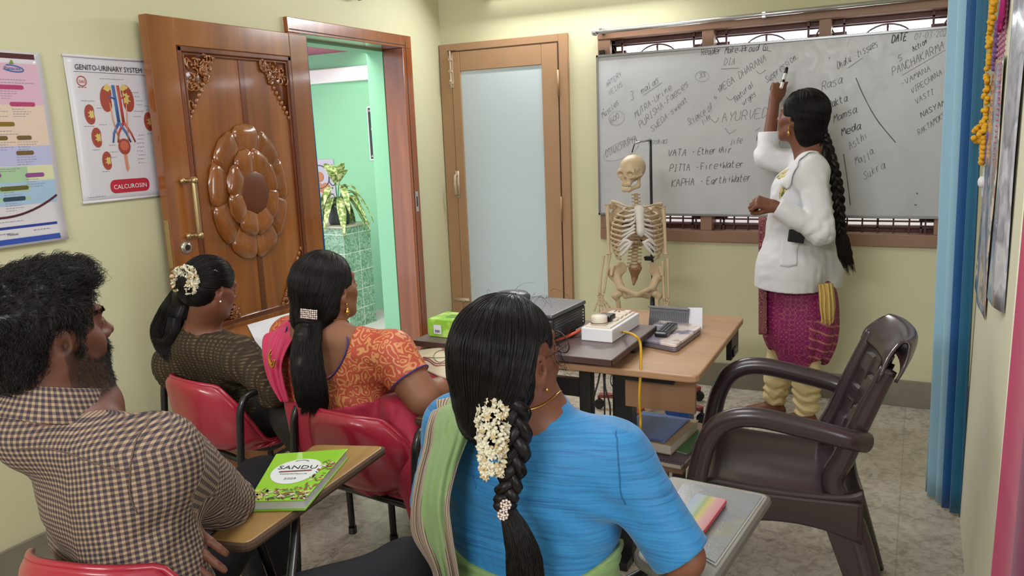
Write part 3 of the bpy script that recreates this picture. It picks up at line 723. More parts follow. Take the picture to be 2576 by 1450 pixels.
def buds(centres, size, seed=1):
    """jasmine buds: slender closed flowers and a few open stars, all pointing outward"""
    r = random.Random(seed); b = MB()
    for c, nrm in centres:
        n_ = V3(nrm)+V3(r.uniform(-.6, .6), r.uniform(-.6, .6), r.uniform(-.6, .6)); n_ = n_/np.linalg.norm(n_); s_ = size*r.uniform(.8, 1.2); b.k = 0 if r.random() < .82 else 1
        if r.random() < .62:
            R = basis(n_, V3(.1, .3, 1)); ax = [c+n_*s_*t for t in (-1.1, -.6, -.1, .4, .85, 1.15)]; b.tube(ax, [s_*q for q in (.12, .16, .4, .48, .34, .08)], 7)
        else:
            R = basis(n_, V3(.2, .1, 1))
            for q in range(6):
                a = q*math.pi/3; d = R[:, 0]*math.cos(a)+R[:, 2]*math.sin(a); p = c+n_*s_*.2
                b.tube([p, p+d*s_*.45+n_*s_*.3, p+d*s_*.95+n_*s_*.35], [s_*.18, s_*.3, s_*.06], 6, flat=(n_, .45))
            b.ball(c+n_*s_*.2, s_*.22, 6)
    return b
PET = mat('jasmine_white', '#d3ccb4', .7); PETC = mat('jasmine_cream', '#bfa67c', .7)

# ---------------------------------------------------------------- woman in the blue blouse (nearest)
W1 = thing('person', 'person seen from behind in blue blouse and green striped sari, long braid with white jasmine', 'person', (-.63, 1.2, 0), group='seated people listening')
XR1 = V3(.995, -.06, 0); N = V3(-.612, 1.215, .975); Cc = V3(-.628, 1.255, .82); Wc = V3(-.63, 1.245, .64); Pc = V3(-.63, 1.24, .52)
LS, RS = V3(-.795, 1.275, .885), V3(-.462, 1.255, .885); RE, RW = V3(-.335, 1.255, .712), V3(-.455, 1.44, .69); LE, LW = V3(-.885, 1.31, .675), V3(-.73, 1.50, .65)
h1 = Head(dep(1283, 905, 1.385), 13, 6, 0, .97)
S = SDF((-1.0, 1.05, .40), (-.22, 1.65, 1.22), .0042)
h1.skull(S); S.cap(h1.w(0, -.02, -.05), N+V3(0, .012, -.01), .050, .052, .03); S.cap(h1.w(0, .0, -.06), N+V3(0, .035, -.02), .046, .05, .03)
torso(S, N, Cc, Wc, Pc, XR1, LS, RS)
arm(S, RS, RE, RW); arm(S, LS, LE, LW)
for wr, el, sd in ((RW, RE, -1), (LW, LE, 1)):
    hand(S, wr, basis(wr-el, V3(0, 0, 1))*V3(1, 1, 1), .92, (22, 30, 20), 6, sd)
S.build('body', SK1, W1, attr=h1.attrs()); body1 = S; h1.eyes(W1)
# blue raw-silk blouse with elbow sleeves
t = NT('blue_silk', '#2d86c0', .55, spec=.35); v = t.co(scale=(2, 2, 60)); n1 = t.noise(v, 3.2, 5, .65, .4); v2 = t.co(scale=(300, 300, 40)); n2 = t.noise(v2, 1, 2)
c = t.ramp(n1, [(.32, '#1d6093'), (.45, '#2875ab'), (.6, '#2f83ba'), (.75, '#2771a5')]); t.col(t.mix(t.math('MULTIPLY', n2, .25), c, '#174f80')); t.bump(n1, .35, .002)
t.b.inputs['Sheen Weight'].default_value = .15; BLUE = t.m
S = SDF((-1.0, 1.05, .50), (-.22, 1.65, 1.06), .0040)
torso(S, N-V3(0, 0, .006), Cc, Wc, Pc, XR1, LS, RS, off=.008)
S.cap(N+V3(0, .025, -.02), N+V3(.006, .015, .022), .066, .060, .03)
S.cap(RS, RE, .063, .055, .02); S.cap(LS, LE, .063, .055, .02)
f1 = fbm(4, 6, 26, (.5, .5, 1.5)); f2 = fbm(9, 5, 60, (1, 1, .6))
dart = lambda x, y, z: -.006*np.exp(-((x+.46+.12*(z-.88))/.012)**2)*0
def fold(x, y, z):
    low = np.clip((.76-z)/.14, 0, 1); armp = np.exp(-((x+.452)**2+(z-.79)**2)/.004)+np.exp(-((x+.80)**2+(z-.79)**2)/.004)
    return .0016*f1(x, y, z)+.0040*low*np.sin(70*z+9*x+3*f2(x, y, z))*.6+.0045*armp*np.sin(95*z+60*x)+.001*f2(x, y, z)
S.disp(fold)
S.cut(N+V3(0, 0, .026), V3(.32, .12, 1)); S.cut((0, 0, .565), (0, 0, -1))
S.cap(N+V3(.004, .03, .09), N+V3(.004, .03, .02), .052, .052, .004, 's')
# sleeve hems
for el, sh in ((RE, RS), (LE, LS)):
    d = (el-sh)/np.linalg.norm(el-sh); e = el-d*.002
    S.op(lambda x, y, z, e=e, d=d: np.maximum(-((x-e[0])*d[0]+(y-e[1])*d[1]+(z-e[2])*d[2]), np.sqrt((x-e[0]-d[0]*.13)**2+(y-e[1]-d[1]*.13)**2+(z-e[2]-d[2]*.13)**2)-.17), e-.3, e+.3, .003, 's')
blouse1 = S; S.build('blouse', BLUE, W1)
# seams of the blouse
b = MB()
def seam(b, S, pts, n=30, off=.0008, r=.0009):
    P = S.snap(curve([V3(p) for p in pts], n), off); b.tube(P, r, 5)
seam(b, S, [dep(1560, 1040, 1.33), dep(1556, 1110, 1.33), dep(1560, 1200, 1.33), dep(1566, 1290, 1.33)]); b.build('blouse_seam', mat('blue_dark', '#1b5a8d', .6), W1, smooth=True); b = MB(); seam(b, S, [dep(1170, 1060, 1.45), dep(1140, 1150, 1.42), dep(1150, 1250, 1.4)])
b.build('blouse_seam', mat('blue_dark', '#1b5a8d', .6), W1, smooth=True)
# sari: wrap round the hips and the pallu over the left shoulder
t = NT('green_sari', '#7c9a5c', .7, spec=.3); v = t.co(scale=(40, 40, 220)); n = t.noise(v, 4, 3); t.col(t.mix(n, '#64814a', '#86a069')); t.bump(n, .25, .001); t.b.inputs['Sheen Weight'].default_value = .2; SARI = t.m
S = SDF((-.90, 1.02, .40), (-.38, 1.50, .74), .0042)
torso(S, N, Cc, Wc, Pc, XR1, LS, RS, off=.015); fs = fbm(21, 5, 40, (.4, .4, 1))
S.disp(lambda x, y, z: .002*fs(x, y, z)+.0016*np.sin(260*(z+.18*(x+.6)**2*4)+4*fs(x, y, z)))
x, y, z = np.ix_(*S.ax); top = .655+1.25*(x+.615)**2*(1+.6*(x > -.6))+.0*y+.02*(y-1.2); S.d = -smin(-S.d, -(z-top).astype(np.float32), .006)
S.build('sari_wrap', SARI, W1)
t = NT('sari_stripes', '#8d7d6a', .7); uv = t.n('UVMap'); sx = t.sep(uv.outputs[0])
wv = t.math('FRACT', t.math('MULTIPLY', sx[0], 26)); fine = t.ramp(wv, [(.0, '#a3927c'), (.5, '#93826d'), (.62, '#372a26'), (.8, '#3c2e2a'), (.9, '#a3927c')])
ingreen = t.math('MULTIPLY', t.math('GREATER_THAN', sx[0], t.math('MULTIPLY_ADD', sx[1], .30, .16)), t.math('LESS_THAN', sx[0], t.math('MULTIPLY_ADD', sx[1], -.62, 1.25))); gn = t.mix(t.noise(t.co(scale=(60, 60, 200)), 3, 3), '#678450', '#829c66')
t.col(t.mix(ingreen, fine, gn)); t.b.inputs['Sheen Weight'].default_value = .2; PALLU = t.m
# the pallu as a folded sheet: rows run across it, from the front of the shoulder, over it and down the back
rows = [
 [dep(1120, 1035, 1.56), dep(1170, 1022, 1.54), dep(1205, 1015, 1.53), dep(1240, 1018, 1.50)],
 [dep(1090, 1035, 1.50), dep(1130, 1020, 1.48), dep(1175, 1017, 1.46), dep(1218, 1030, 1.43)],
 [dep(1075, 1075, 1.475), dep(1105, 1060, 1.445), dep(1150, 1060, 1.425), dep(1195, 1065, 1.41)],
 [dep(1066, 1130, 1.47), dep(1095, 1120, 1.43), dep(1135, 1115, 1.40), dep(1172, 1115, 1.39)],
 [dep(1048, 1200, 1.47), dep(1075, 1195, 1.425), dep(1112, 1190, 1.395), dep(1148, 1180, 1.385)],
 [dep(1036, 1280, 1.48), dep(1062, 1280, 1.435), dep(1100, 1275, 1.40), dep(1130, 1265, 1.39)],
 [dep(1040, 1350, 1.50), dep(1070, 1350, 1.46), dep(1108, 1350, 1.43), dep(1136, 1340, 1.405)],
 [dep(1085, 1430, 1.53), dep(1100, 1430, 1.49), dep(1125, 1430, 1.46), dep(1150, 1425, 1.43)],
 [dep(1105, 1510, 1.55), dep(1118, 1510, 1.52), dep(1140, 1510, 1.49), dep(1165, 1510, 1.46)]]
G = interp(rows, 90, 60); uu = np.linspace(0, 1, 60)[None, :]; vv = np.linspace(0, 1, 90)[:, None]
nrm = V3(.35, -.85, .25)
G = G+nrm*(.006*np.sin(uu*17+vv*2.2)+.004*np.sin(uu*31-vv*3)+.013*np.exp(-((uu-.52-.1*np.sin(vv*3))/.07)**2))[..., None]*np.clip(vv*4, .3, 1)[..., None]
G = blouse1.push(G, .006); b = MB(); b.grid(G); b.build('sari_pallu', PALLU, W1, smooth=True, solid=.003)
# --- hair, parted and combed back into one low braid
S = SDF(h1.c-.17, h1.c+.17, .003)
h1h = Head(h1.c, -2, 6, 0, .95)
S.ell(h1.w(0, -.022, .034), V3(.081, .103, .092)*.97, h1.R, .01)
S.ell(h1.w(0, -.055, -.03), V3(.070, .062, .066)*.97, h1.R, .045)
S.ell(h1.w(.0, -.085, -.085), V3(.040, .036, .045), h1.R, .045)
# keep the face, the ears and the front of the neck free
S.ell(h1.w(0, .098, -.025), V3(.082, .068, .085), h1.R, .014, 's')
for q in (-1, 1): S.ell(h1.w(q*.100, .020, -.024), V3(.050, .056, .082), h1.R, .008, 's')
rid = fbm(5, 5, 60); tie = h1.w(0.0, -.092, -.085)
S.disp(lambda x, y, z: .0012*rid(x, y, z))
hair1 = S; hm = S.build('hair', HAIR, W1)
def seed1(n, rs):
    P = h1.w(np.stack([rs.uniform(-.085, .085, n), rs.uniform(-.11, .075, n), rs.uniform(-.05, .13, n)], 1)); return P
def goal1(P, t):
    g = tie-P; return g/np.linalg.norm(g, axis=-1, keepdims=True)
strands('hair_strands', comb(hair1, 5200, seed1, goal1, 22, .0075, .0006, .03), .00055, HAIR, hm)
# the braid: three rope-like strands woven along a hanging line, then the loose tail
def braid(path, r0, n, name, parent, turns, HM, flatten=.7, seed=2):
    P = curve(path, n); b = MB(); T = np.gradient(P, axis=0); T /= np.linalg.norm(T, axis=1, keepdims=True)
    back = V3(.42, -.9, 0); X = np.cross(T, back); X /= np.linalg.norm(X, axis=1, keepdims=True); Y = np.cross(X, T); allp = []
    S = None
    for k in range(3):
        ph = 2*math.pi*k/3; s_ = np.linspace(0, turns*2*math.pi, n); rr = r0*(np.linspace(1, .72, n))
        Q = P+X*(rr*np.sin(s_+ph)*.95)[:, None]+Y*(rr*flatten*np.sin(2*(s_+ph))*.62)[:, None]
        b.tube(Q, list(rr*(.80+.12*np.sin(2*s_+ph))), 10, flat=(V3(back), .85))
        for j in range(70):
            a = rnd.uniform(0, 6.28); R_ = rr*.82*rnd.uniform(.9, 1.06); tw = np.linspace(0, rnd.uniform(-.8, .8), n)
            allp.append(Q+X*(R_*np.cos(a+tw))[:, None]+Y*(R_*np.sin(a+tw))[:, None]*.9)
    o = b.build(name, HM, parent, smooth=True); strands('hair_strands', allp, .0006, HM, o); return P
bp = [h1.w(.0, -.088, -.072), dep(1278, 985, 1.315), dep(1296, 1040, 1.31), dep(1300, 1120, 1.315), dep(1288, 1190, 1.32), dep(1275, 1245, 1.325), dep(1270, 1275, 1.33)]
braid(bp, .0165, 120, 'braid', W1, 3.2, HAIR)
hairtail('hair_tail', W1, [dep(1268, 1262, 1.33), dep(1283, 1300, 1.325), dep(1303, 1350, 1.325), dep(1318, 1410, 1.33), dep(1322, 1470, 1.335), dep(1318, 1520, 1.34)], [.010, .014, .022, .028, .029, .024], 900, HAIR, .55, .002)
# stray curls over the crown and by the ear
ps = []
for i in range(34):
    p = h1.w(rnd.uniform(-.05, .07), rnd.uniform(-.04, .07), .10+rnd.uniform(.0, .02)); d = h1.R@V3(rnd.uniform(-.6, 1), rnd.uniform(-.5, 1), rnd.uniform(.2, .9)); d *= rnd.uniform(.02, .045); q = V3(rnd.uniform(-1, 1), rnd.uniform(-1, 1), rnd.uniform(-1.2, .3))*.02
    ps.append(np.array([p+d*t_+q*t_*t_+V3(0, 0, -.02*t_*t_) for t_ in np.linspace(0, 1, 9)]))
for i in range(40):
    p = h1.w(.072+rnd.uniform(0, .012), .035+rnd.uniform(-.01, .015), rnd.uniform(-.01, .05)); A = rnd.uniform(0, 6)
    ps.append(np.array([p+h1.R@V3(.004*math.cos(A+t_*7)+.008*t_, .02*t_, -.03*t_+.005*math.sin(A+7*t_)) for t_ in np.linspace(0, 1, 12)]))
strands('stray_hair', ps, .00028, HAIR, hm)
# jasmine string, hair clip, necklace, spectacles
cs = []; gp = curve([dep(1252, 992, 1.305), dep(1238, 1030, 1.298), dep(1240, 1090, 1.298), dep(1238, 1150, 1.302), dep(1236, 1195, 1.308)], 30)
for i in range(330):
    t_ = rnd.random(); p = gp[int(t_*29)]; wd = .0145+.007*math.sin(math.pi*min(1, t_*1.15))-.004*(t_ < .12); a = rnd.uniform(-math.pi/2-.35, math.pi/2+.35)
    nn = CR*math.sin(a)-_f*math.cos(a); cs.append((p+CR*math.sin(a)*wd-_f*math.cos(a)*.013+V3(0, 0, rnd.uniform(-.008, .008)), nn))
g = buds(cs, .0078, 5).build('jasmine_string', [PET, PETC], W1, smooth=True); tag(g, 'thick string of white jasmine buds')
b = MB(); 
for cx, cy in ((1272, 1271), (1265, 1296)):
    c0 = dep(cx, cy, 1.306)
    for q in range(9): a = q*.698; b.ball(c0+CR*.0075*math.cos(a)+CU*.0075*math.sin(a), .0030, 8)
    b.ball(c0-_f*.002, .004, 8)
    for q in range(5): a = q*1.256; b.ball(c0-_f*.003+CR*.0038*math.cos(a)+CU*.0038*math.sin(a), .0022, 8)
tag(b.build('hair_clip', mat('rhinestone', '#d9c9c4', .12, .7), W1, smooth=True), 'sparkling flower hair clip')
b = MB(); P = body1.snap(curve([h1.w(-.062, .02, -.115), N+V3(-.045, -.03, .02), N+V3(0, -.05, .022), N+V3(.045, -.03, .02), N+V3(.06, .03, .02)], 40), .002); b.tube(P, .0016, 6); b.build('necklace', GOLD, W1, smooth=True)
b = MB(); 
for q in (-1, 1):
    b.tube([h1.w(q*.079, -.012, .012), h1.w(q*.079, .03, .014), h1.w(q*.070, .088, .012)], .0011, 6)
    b.tube([h1.w(q*.036+.03*math.cos(a), .104-.012*abs(math.cos(a)) if q*math.cos(a) > 0 else .104, .004+.02*math.sin(a)) for a in np.linspace(0, 6.28, 24)[:-1]], .0012, 6, closed=True)
b.tube([h1.w(-.008, .106, .01), h1.w(0, .108, .013), h1.w(.008, .106, .01)], .0012, 6)
b.build('spectacles', mat('spectacle_metal', '#4a2f2a', .3, .6), W1, smooth=True)
earring(W1, h1, 1, GOLD, 'stud')
# ---------------------------------------------------------------- man in the checked shirt
P2 = thing('person', 'bearded person with short wavy black hair in brown checked shirt and black trousers, arms folded', 'person', (-1.3, .82, 0), group='seated people listening')
h2 = Head(dep(119, 843, 1.345), 9, 5, 2, .95, True)
XR = V3(.95, -.30, 0); N = V3(-1.315, .765, 1.035); Cc = V3(-1.27, .85, .86); Wc = V3(-1.25, .86, .66); Pc = V3(-1.25, .88, .53)
RS = dep(392, 1150, 1.315); LS = V3(-1.475, .93, .925); RE = onz(560, 1262, .735); RW = V3(-1.36, 1.07, .72); LE = V3(-1.50, 1.08, .74); LW = dep(448, 1332, 1.455)
S = SDF((-1.66, .60, .45), (-.95, 1.25, 1.34), .0042)
h2.skull(S); S.cap(h2.w(0, -.026, -.05), N+V3(.01, .02, 0), .060, .066, .03); S.cap(h2.w(0, .005, -.07), N+V3(.03, .07, -.03), .052, .06, .03)
torso(S, N, Cc, Wc, Pc, XR, LS, RS, .09, .10, .08, .105, .09, .12)
arm(S, RS, RE, RW, (.056, .043, .038, .029)); arm(S, LS, LE, LW, (.056, .043, .038, .029))
hand(S, RW, basis(RW-RE, V3(.2, -.3, 1)), 1.0, (18, 24, 16), 6, -1)
hand(S, LW, basis(LW-LE+V3(0, 0, -.02), V3(.3, -.6, .5)), 1.0, (30, 34, 20), 6, 1)
S.build('body', SK3, P2, attr=h2.attrs(.85)); body2 = S; h2.eyes(P2)
# shirt: small brown and navy gingham check
t = NT('gingham', '#8f7a68', .75, spec=.25); v = t.co(rot=(0, 0, .31)); s = t.sep(v); nz = t.noise(v, 9, 2); K = 104.
def stripe(sock, off=0.): q = t.math('FRACT', t.math('ADD', t.math('MULTIPLY', sock, K), off)); return t.math('SMOOTH_MIN', t.math('GREATER_THAN', q, .46), 1., .01)
fu = t.n('Attribute', attribute_name='weft'); fv = t.n('Attribute', attribute_name='warp'); a = stripe(fu.outputs['Fac']); b_ = stripe(fv.outputs['Fac'])
both = t.math('MULTIPLY', a, b_); one = t.math('SUBTRACT', t.math('ADD', a, b_), t.math('MULTIPLY', both, 2.))
c = t.mix(one, '#a08a72', '#6d5b50'); c = t.mix(both, c, '#36323c'); t.col(c); t.bump(t.noise(v, 500, 2), .1, .001); CHECK = t.m
S = SDF((-1.68, .58, .50), (-.93, 1.25, 1.10), .0040)
torso(S, N-V3(0, 0, .008), Cc, Wc, Pc, XR, LS, RS, .09, .10, .08, .105, .09, .12, off=.012)
S.cap(N+V3(0, .02, -.03), N+V3(.015, .03, .02), .080, .074, .025)
arm(S, RS, RE, RE+(RW-RE)*.86, (.072, .060, .052, .038), off=.002); arm(S, LS, LE, LE+(LW-LE)*.86, (.072, .060, .052, .038), off=.002)
f1 = fbm(14, 6, 22, (.8, .8, 1.2)); f2 = fbm(19, 5, 45)
def fold(x, y, z):
    el = np.exp(-((x-RE[0])**2+(y-RE[1])**2+(z-RE[2])**2)/.008); low = np.clip((.80-z)/.2, 0, 1)
    ap = np.exp(-((x-RS[0]+.02)**2+(y-RS[1])**2+(z-.84)**2)/.005)
    return .0026*f1(x, y, z)+.0022*f2(x, y, z)*(.5+low)+.004*low*np.sin(75*z+14*x+3*f1(x, y, z))+.0045*(el+ap)*np.sin(80*x-60*z+40*y+2*f2(x, y, z))
S.disp(fold); S.cut(N+V3(.0, .0, .020), V3(.05, .22, 1)); S.cut((0, 0, .535), (0, 0, -1))
S.cap(N+V3(.02, .05, .09), N+V3(.02, .05, .012), .060, .060, .004, 's')
shirt = S
def cloth_uv(V):
    fw = np.cross(V3(0, 0, 1), XR/np.linalg.norm(XR)); xr = XR/np.linalg.norm(XR); q = V-Cc; a = np.arctan2(q@xr, -(q@fw)); u = a*.17+np.clip((V[:, 2]-.98)/.08, 0, 1)*(q@xr-a*.17); v = V[:, 2]-.25*np.clip(np.abs(q@xr)-.1, 0, 1)
    for sh, el, wr in ((RS, RE, RW), (LS, LE, LW)):
        for A_, B_, s0 in ((sh, el, 0), (el, wr, .25)):
            d = (B_-A_); L = np.linalg.norm(d); d = d/L; r = V-A_; t_ = r@d; rad = np.linalg.norm(r-t_[:, None]*d, axis=1); side = (r@xr)*np.sign((sh-Cc)@xr)
            m_ = (rad < .088) & (t_ > (.015 if s0 == 0 else 0)) & (t_ < L+.1) & ((side > -.01) if s0 == 0 else True); e1 = np.cross(d, V3(.1, .2, 1)); e1 /= np.linalg.norm(e1); e2 = np.cross(d, e1)
            ang = np.arctan2(r@e2, r@e1); u = np.where(m_, ang*.062, u); v = np.where(m_, -t_-s0, v)
    return u, v
AT = {'weft': lambda V: cloth_uv(V)[0], 'warp': lambda V: cloth_uv(V)[1]}; S.build('shirt', CHECK, P2, attr=AT)
# collar band with its stand and fall, and the shoulder yoke seam
S = SDF(N-.13, N+.15, .0032); cc = N+V3(.015, .030, .006); tl = (V3(.06, .30, 1)); tl = tl/np.linalg.norm(tl)
S.cap(cc-tl*.040, cc+tl*.018, .098, .074, .002); S.cap(cc-tl*.09, cc+tl*.09, .064, .064, .004, 's')
S.cut(cc+tl*.022, tl, .003); S.cut(cc-tl*.034, -tl, .003); fc_ = fbm(3, 4, 40); S.disp(lambda x, y, z: .0012*fc_(x, y, z)); S.build('shirt_collar', CHECK, P2, attr={'weft': lambda V: np.arctan2((V-cc)[:, 0], -(V-cc)[:, 1])*.085, 'warp': lambda V: V[:, 2]+.3*V[:, 1]})
b = MB(); P = shirt.snap(curve([dep(20, 1150, 1.25), dep(120, 1140, 1.25), dep(220, 1170, 1.24), dep(320, 1186, 1.24)], 40), .001); b.tube(P, .0012, 5); b.build('yoke_seam', mat('brown_thread', '#5c4a40', .7), P2)
b = MB(); P = shirt.snap(curve([dep(385, 1075, 1.29), dep(352, 1120, 1.26), dep(330, 1190, 1.24), dep(326, 1250, 1.24), dep(345, 1300, 1.25)], 40), .001); b.tube(P, .0012, 5); b.build('sleeve_seam', M['brown_thread'], P2)
# black trousers: seated, legs apart under the writing board
BLK = NT('black_cotton', '#1d1d22', .8, spec=.2); BLK.bump(BLK.noise(BLK.co(), 300, 2), .15, .001); BLK = BLK.m
S = SDF((-1.72, .62, .0), (-.72, 1.85, .72), .008); fk = fbm(31, 6, 18)
S.cap(Pc-XR*.09-V3(0, 0, .02), Pc+XR*.09-V3(0, 0, .02), .12, None, .04)
RK, LK = V3(-.935, 1.27, .52), V3(-1.50, 1.42, .56); RF, LF = V3(-.93, 1.36, .09), V3(-1.52, 1.46, .09)
for hp, kn, ft in ((Pc+XR*.09-V3(0, 0, .02), RK, RF), (Pc-XR*.09-V3(0, 0, .02), LK, LF)): S.cap(hp, kn, .105, .078, .04); S.cap(kn, ft, .078, .055, .03)
S.disp(lambda x, y, z: .005*fk(x, y, z)); S.build('trousers', BLK, P2)
SHOE = mat('shoe_black', '#1a1818', .5)
for ft in (RF, LF):
    S = SDF(ft-V3(.1, .12, .12), ft+V3(.1, .26, .06), .005); S.cap(ft+V3(0, -.01, -.035), ft+V3(.01, .16, -.055), .042, .036, .02); S.cap(ft, ft+V3(0, .01, -.04), .045, .042, .02); S.cut((0, 0, .001), (0, 0, -1)); S.build('shoe', SHOE, P2)
# hair: thick short waves, longer on the crown, sideburn and beard
S = SDF(h2.c-.18, h2.c+.18, .0032); wv = fbm(8, 7, 55); wv2 = fbm(88, 6, 110)
S.ell(h2.w(0, -.026, .042), V3(.082, .104, .084), h2.R, .01); S.ell(h2.w(0, .050, .096), V3(.058, .050, .028), h2.R, .03); S.ell(h2.w(0, -.066, -.022), V3(.064, .043, .060), h2.R, .03)
S.ell(h2.w(0, .122, -.004), V3(.095, .076, .090), h2.R, .012, 's'); S.ell(h2.w(0, .02, -.115), V3(.10, .085, .075), h2.R, .02, 's')
for q in (-1, 1): S.ell(h2.w(q*.094, -.006, -.022), V3(.038, .036, .052), h2.R, .008, 's'); S.ell(h2.w(q*.08, .055, -.05), V3(.04, .035, .06), h2.R, .01, 's'); S.cap(h2.w(q*.070, .024, .03), h2.w(q*.070, .020, -.015), .006, .004, .008)
def bumps(x, y, z): P = z-h2.c[2]; top = np.clip((P+.0)/.06, .25, 1); return top*(.0050*wv(x, y, z)+.002*wv2(x, y, z))
S.disp(bumps); hm = S.build('hair', HAIR, P2); H2 = S
def curls(S, n, seedf, length, rs, lift=.0, ampl=.003, wl=1., comb_=None):
    P = seedf(n, rs); d0 = S.sample(P); P = P[np.abs(d0) < .03]; P = S.snap(P, lift); g = S.grad(P); out = []
    for i in range(len(P)):
        L = length*rs.uniform(.6, 1.3); nn = g[i]; tdir = (comb_(P[i]) if comb_ is not None else rs.randn(3))+rs.randn(3)*.35; tdir = tdir-nn*(tdir@nn); tdir /= np.linalg.norm(tdir)+1e-9; bb = np.cross(nn, tdir); ph = rs.rand()*6.28; k = 7; t_ = np.linspace(0, 1, k)
        out.append(P[i]+tdir*(L*t_*.9)[:, None]+nn*(L*.30*np.sin(t_*2.6))[:, None]+bb*(ampl*np.sin(ph+t_*6*wl))[:, None]+nn*(ampl*np.cos(ph+t_*6*wl))[:, None])
    return out
def cdir(P):
    l = h2.l(P); return h2.R@V3(.15 if l[2] > .08 else 0, .9 if l[2] > .06 else -.35, -1.1 if l[2] < .07 else .15)
rs = np.random.RandomState(5)
sf = lambda n, rs: h2.w(np.stack([rs.uniform(-.1, .1, n), rs.uniform(-.13, .10, n), rs.uniform(-.08, .16, n)], 1))
pts = curls(H2, 13000, sf, .022, rs, 0, .0016, .8, cdir)
strands('hair_strands', pts, .0004, HAIR, hm)
# beard, moustache and brows
sb = lambda n, rs: h2.w(np.stack([rs.uniform(-.075, .075, n), rs.uniform(-.0, .11, n), rs.uniform(-.13, .0, n)], 1))
def hair_on(mask, n, L, rad, seed, dirf, name):
    rs = np.random.RandomState(seed); P = sb(n, rs) if name != 'eyebrow_hair' else h2.w(np.stack([rs.choice([-1, 1], n)*rs.uniform(.012, .052, n), rs.uniform(.06, .1, n), rs.uniform(.018, .036, n)], 1))
    P = body2.snap(P[np.abs(body2.sample(P)) < .02], 0); l = h2.l(P); P = P[mask(l)]; g = body2.grad(P); out = []
    for i in range(len(P)):
        d = dirf(h2.l(P[i]))+rs.randn(3)*.3; d = h2.R@d; d /= np.linalg.norm(d); t_ = np.linspace(0, 1, 5)[:, None]; out.append(P[i]+(g[i]*.45*t_+d*t_*1.0)*L*rs.uniform(.6, 1.2)*(.45 if name == 'eyebrow_hair' else 1))
    if out: strands(name, out, rad, HAIR, P2)
bm = h2.attrs(1.)['stubble']
hair_on(lambda l: (bm(h2.w(l)) > .45) & (l[:, 2] > -.112), 8000, .006, .00028, 1, lambda l: V3(0, .2, -1), 'beard')
hair_on(lambda l: (np.abs(l[:, 0]) < .034) & (np.abs(l[:, 2]+.043) < .008) & (l[:, 1] > .075), 12000, .009, .00035, 2, lambda l: V3(np.sign(l[0])*.8, .1, -.7), 'moustache')
hair_on(lambda l: (np.abs(l[:, 2]-.0265-.004*np.sin(np.abs(l[:, 0])*60)) < .0035) & (l[:, 1] > .05), 3000, .007, .0003, 3, lambda l: V3(np.sign(l[0])*1., -.1, .25), 'eyebrow_hair')

# ---------------------------------------------------------------- woman in the orange brocade blouse
W2 = thing('person', 'person in orange brocade blouse and crimson sari, loose long hair held by a silver clip', 'person', (-1.6, 1.84, 0), group='seated people listening')
h3 = Head(dep(825, 728, 2.41), 10, 9, 0, .95)
XR = V3(.985, -.17, 0); N = V3(-1.625, 1.80, .925); Cc = V3(-1.605, 1.86, .77); Wc = V3(-1.59, 1.86, .60); Pc = V3(-1.53, 1.90, .50)
RS = dep(985, 888, 2.335); LS = V3(-1.785, 1.88, .835); RE = dep(1062, 1000, 2.30); RW = RE+V3(.02, .21, .0); LE = V3(-1.85, 2.0, .66); LW = V3(-1.66, 2.14, .66)
S = SDF((-1.98, 1.66, .42), (-1.12, 2.32, 1.2), .0045)
h3.skull(S); S.cap(h3.w(0, -.02, -.05), N+V3(0, .02, -.01), .049, .054, .03); S.cap(h3.w(0, .0, -.06), N+V3(0, .05, -.03), .046, .05, .03)
TW = dict(wch=.095, rch=.10, wwa=.085, rwa=.115, whp=.12, rhp=.14)
torso(S, N, Cc, Wc, Pc, XR, LS, RS, **TW); arm(S, RS, RE, RW, (.062, .052, .042, .03)); arm(S, LS, LE, LW, (.062, .052, .042, .03))
hand(S, RW, basis(RW-RE, V3(0, 0, 1)), .92, (14, 20, 14), 6, -1); hand(S, LW, basis(LW-LE, V3(0, 0, 1)), .92, (24, 30, 20), 6, 1)
S.build('body', SK2, W2, attr=h3.attrs()); body3 = S; h3.eyes(W2)
# brocade: swirling gold scrolls on orange red
t = NT('orange_brocade', '#c9583a', .5, spec=.4); v = t.co(); nz = t.n('TexNoise'); t.l(v, nz.inputs['Vector']); nz.inputs['Scale'].default_value = 14
ad = t.n('VectorMath', operation='MULTIPLY_ADD'); t.l(nz.outputs['Color'], ad.inputs[0]); ad.inputs[1].default_value = (.075, .075, .075); t.l(v, ad.inputs[2])
vo = t.n('TexVoronoi', feature='F1'); t.l(ad.outputs[0], vo.inputs['Vector']); vo.inputs['Scale'].default_value = 30
rg = t.math('FRACT', t.math('MULTIPLY', vo.outputs['Distance'], 3.4)); sc_ = t.ramp(rg, [(.40, 0.), (.46, 1.), (.80, 1.), (.88, 0.)])
v2_ = t.noise(ad.outputs[0], 46, 1); sc2 = t.math('MULTIPLY', sc_, t.ramp(v2_, [(.36, 0.), (.40, 1.)]))
t.col(t.mix(sc2, '#ae4a35', '#c98a58')); t.rough(t.ramp(sc2, [(0., .6), (1., .35)])); t.bump(sc2, .3, .001); BROC = t.m
PURP = mat('purple_piping', '#3b2f6a', .6)
S = SDF((-1.98, 1.66, .52), (-1.20, 2.12, 1.02), .0038)
torso(S, N-V3(0, 0, .008), Cc, Wc, Pc, XR, LS, RS, off=.007, **TW); arm(S, RS, RE, RW, (.069, .062, .05, .04), off=.0); arm(S, LS, LE, LW, (.069, .062, .05, .04), off=.0)
f1 = fbm(44, 6, 30, (.6, .6, 1.4)); S.disp(lambda x, y, z: .0016*f1(x, y, z)+.003*np.exp(-((x-RS[0]-.01)**2+(z-.76)**2+(y-1.83)**2)/.003)*np.sin(110*z+90*x))
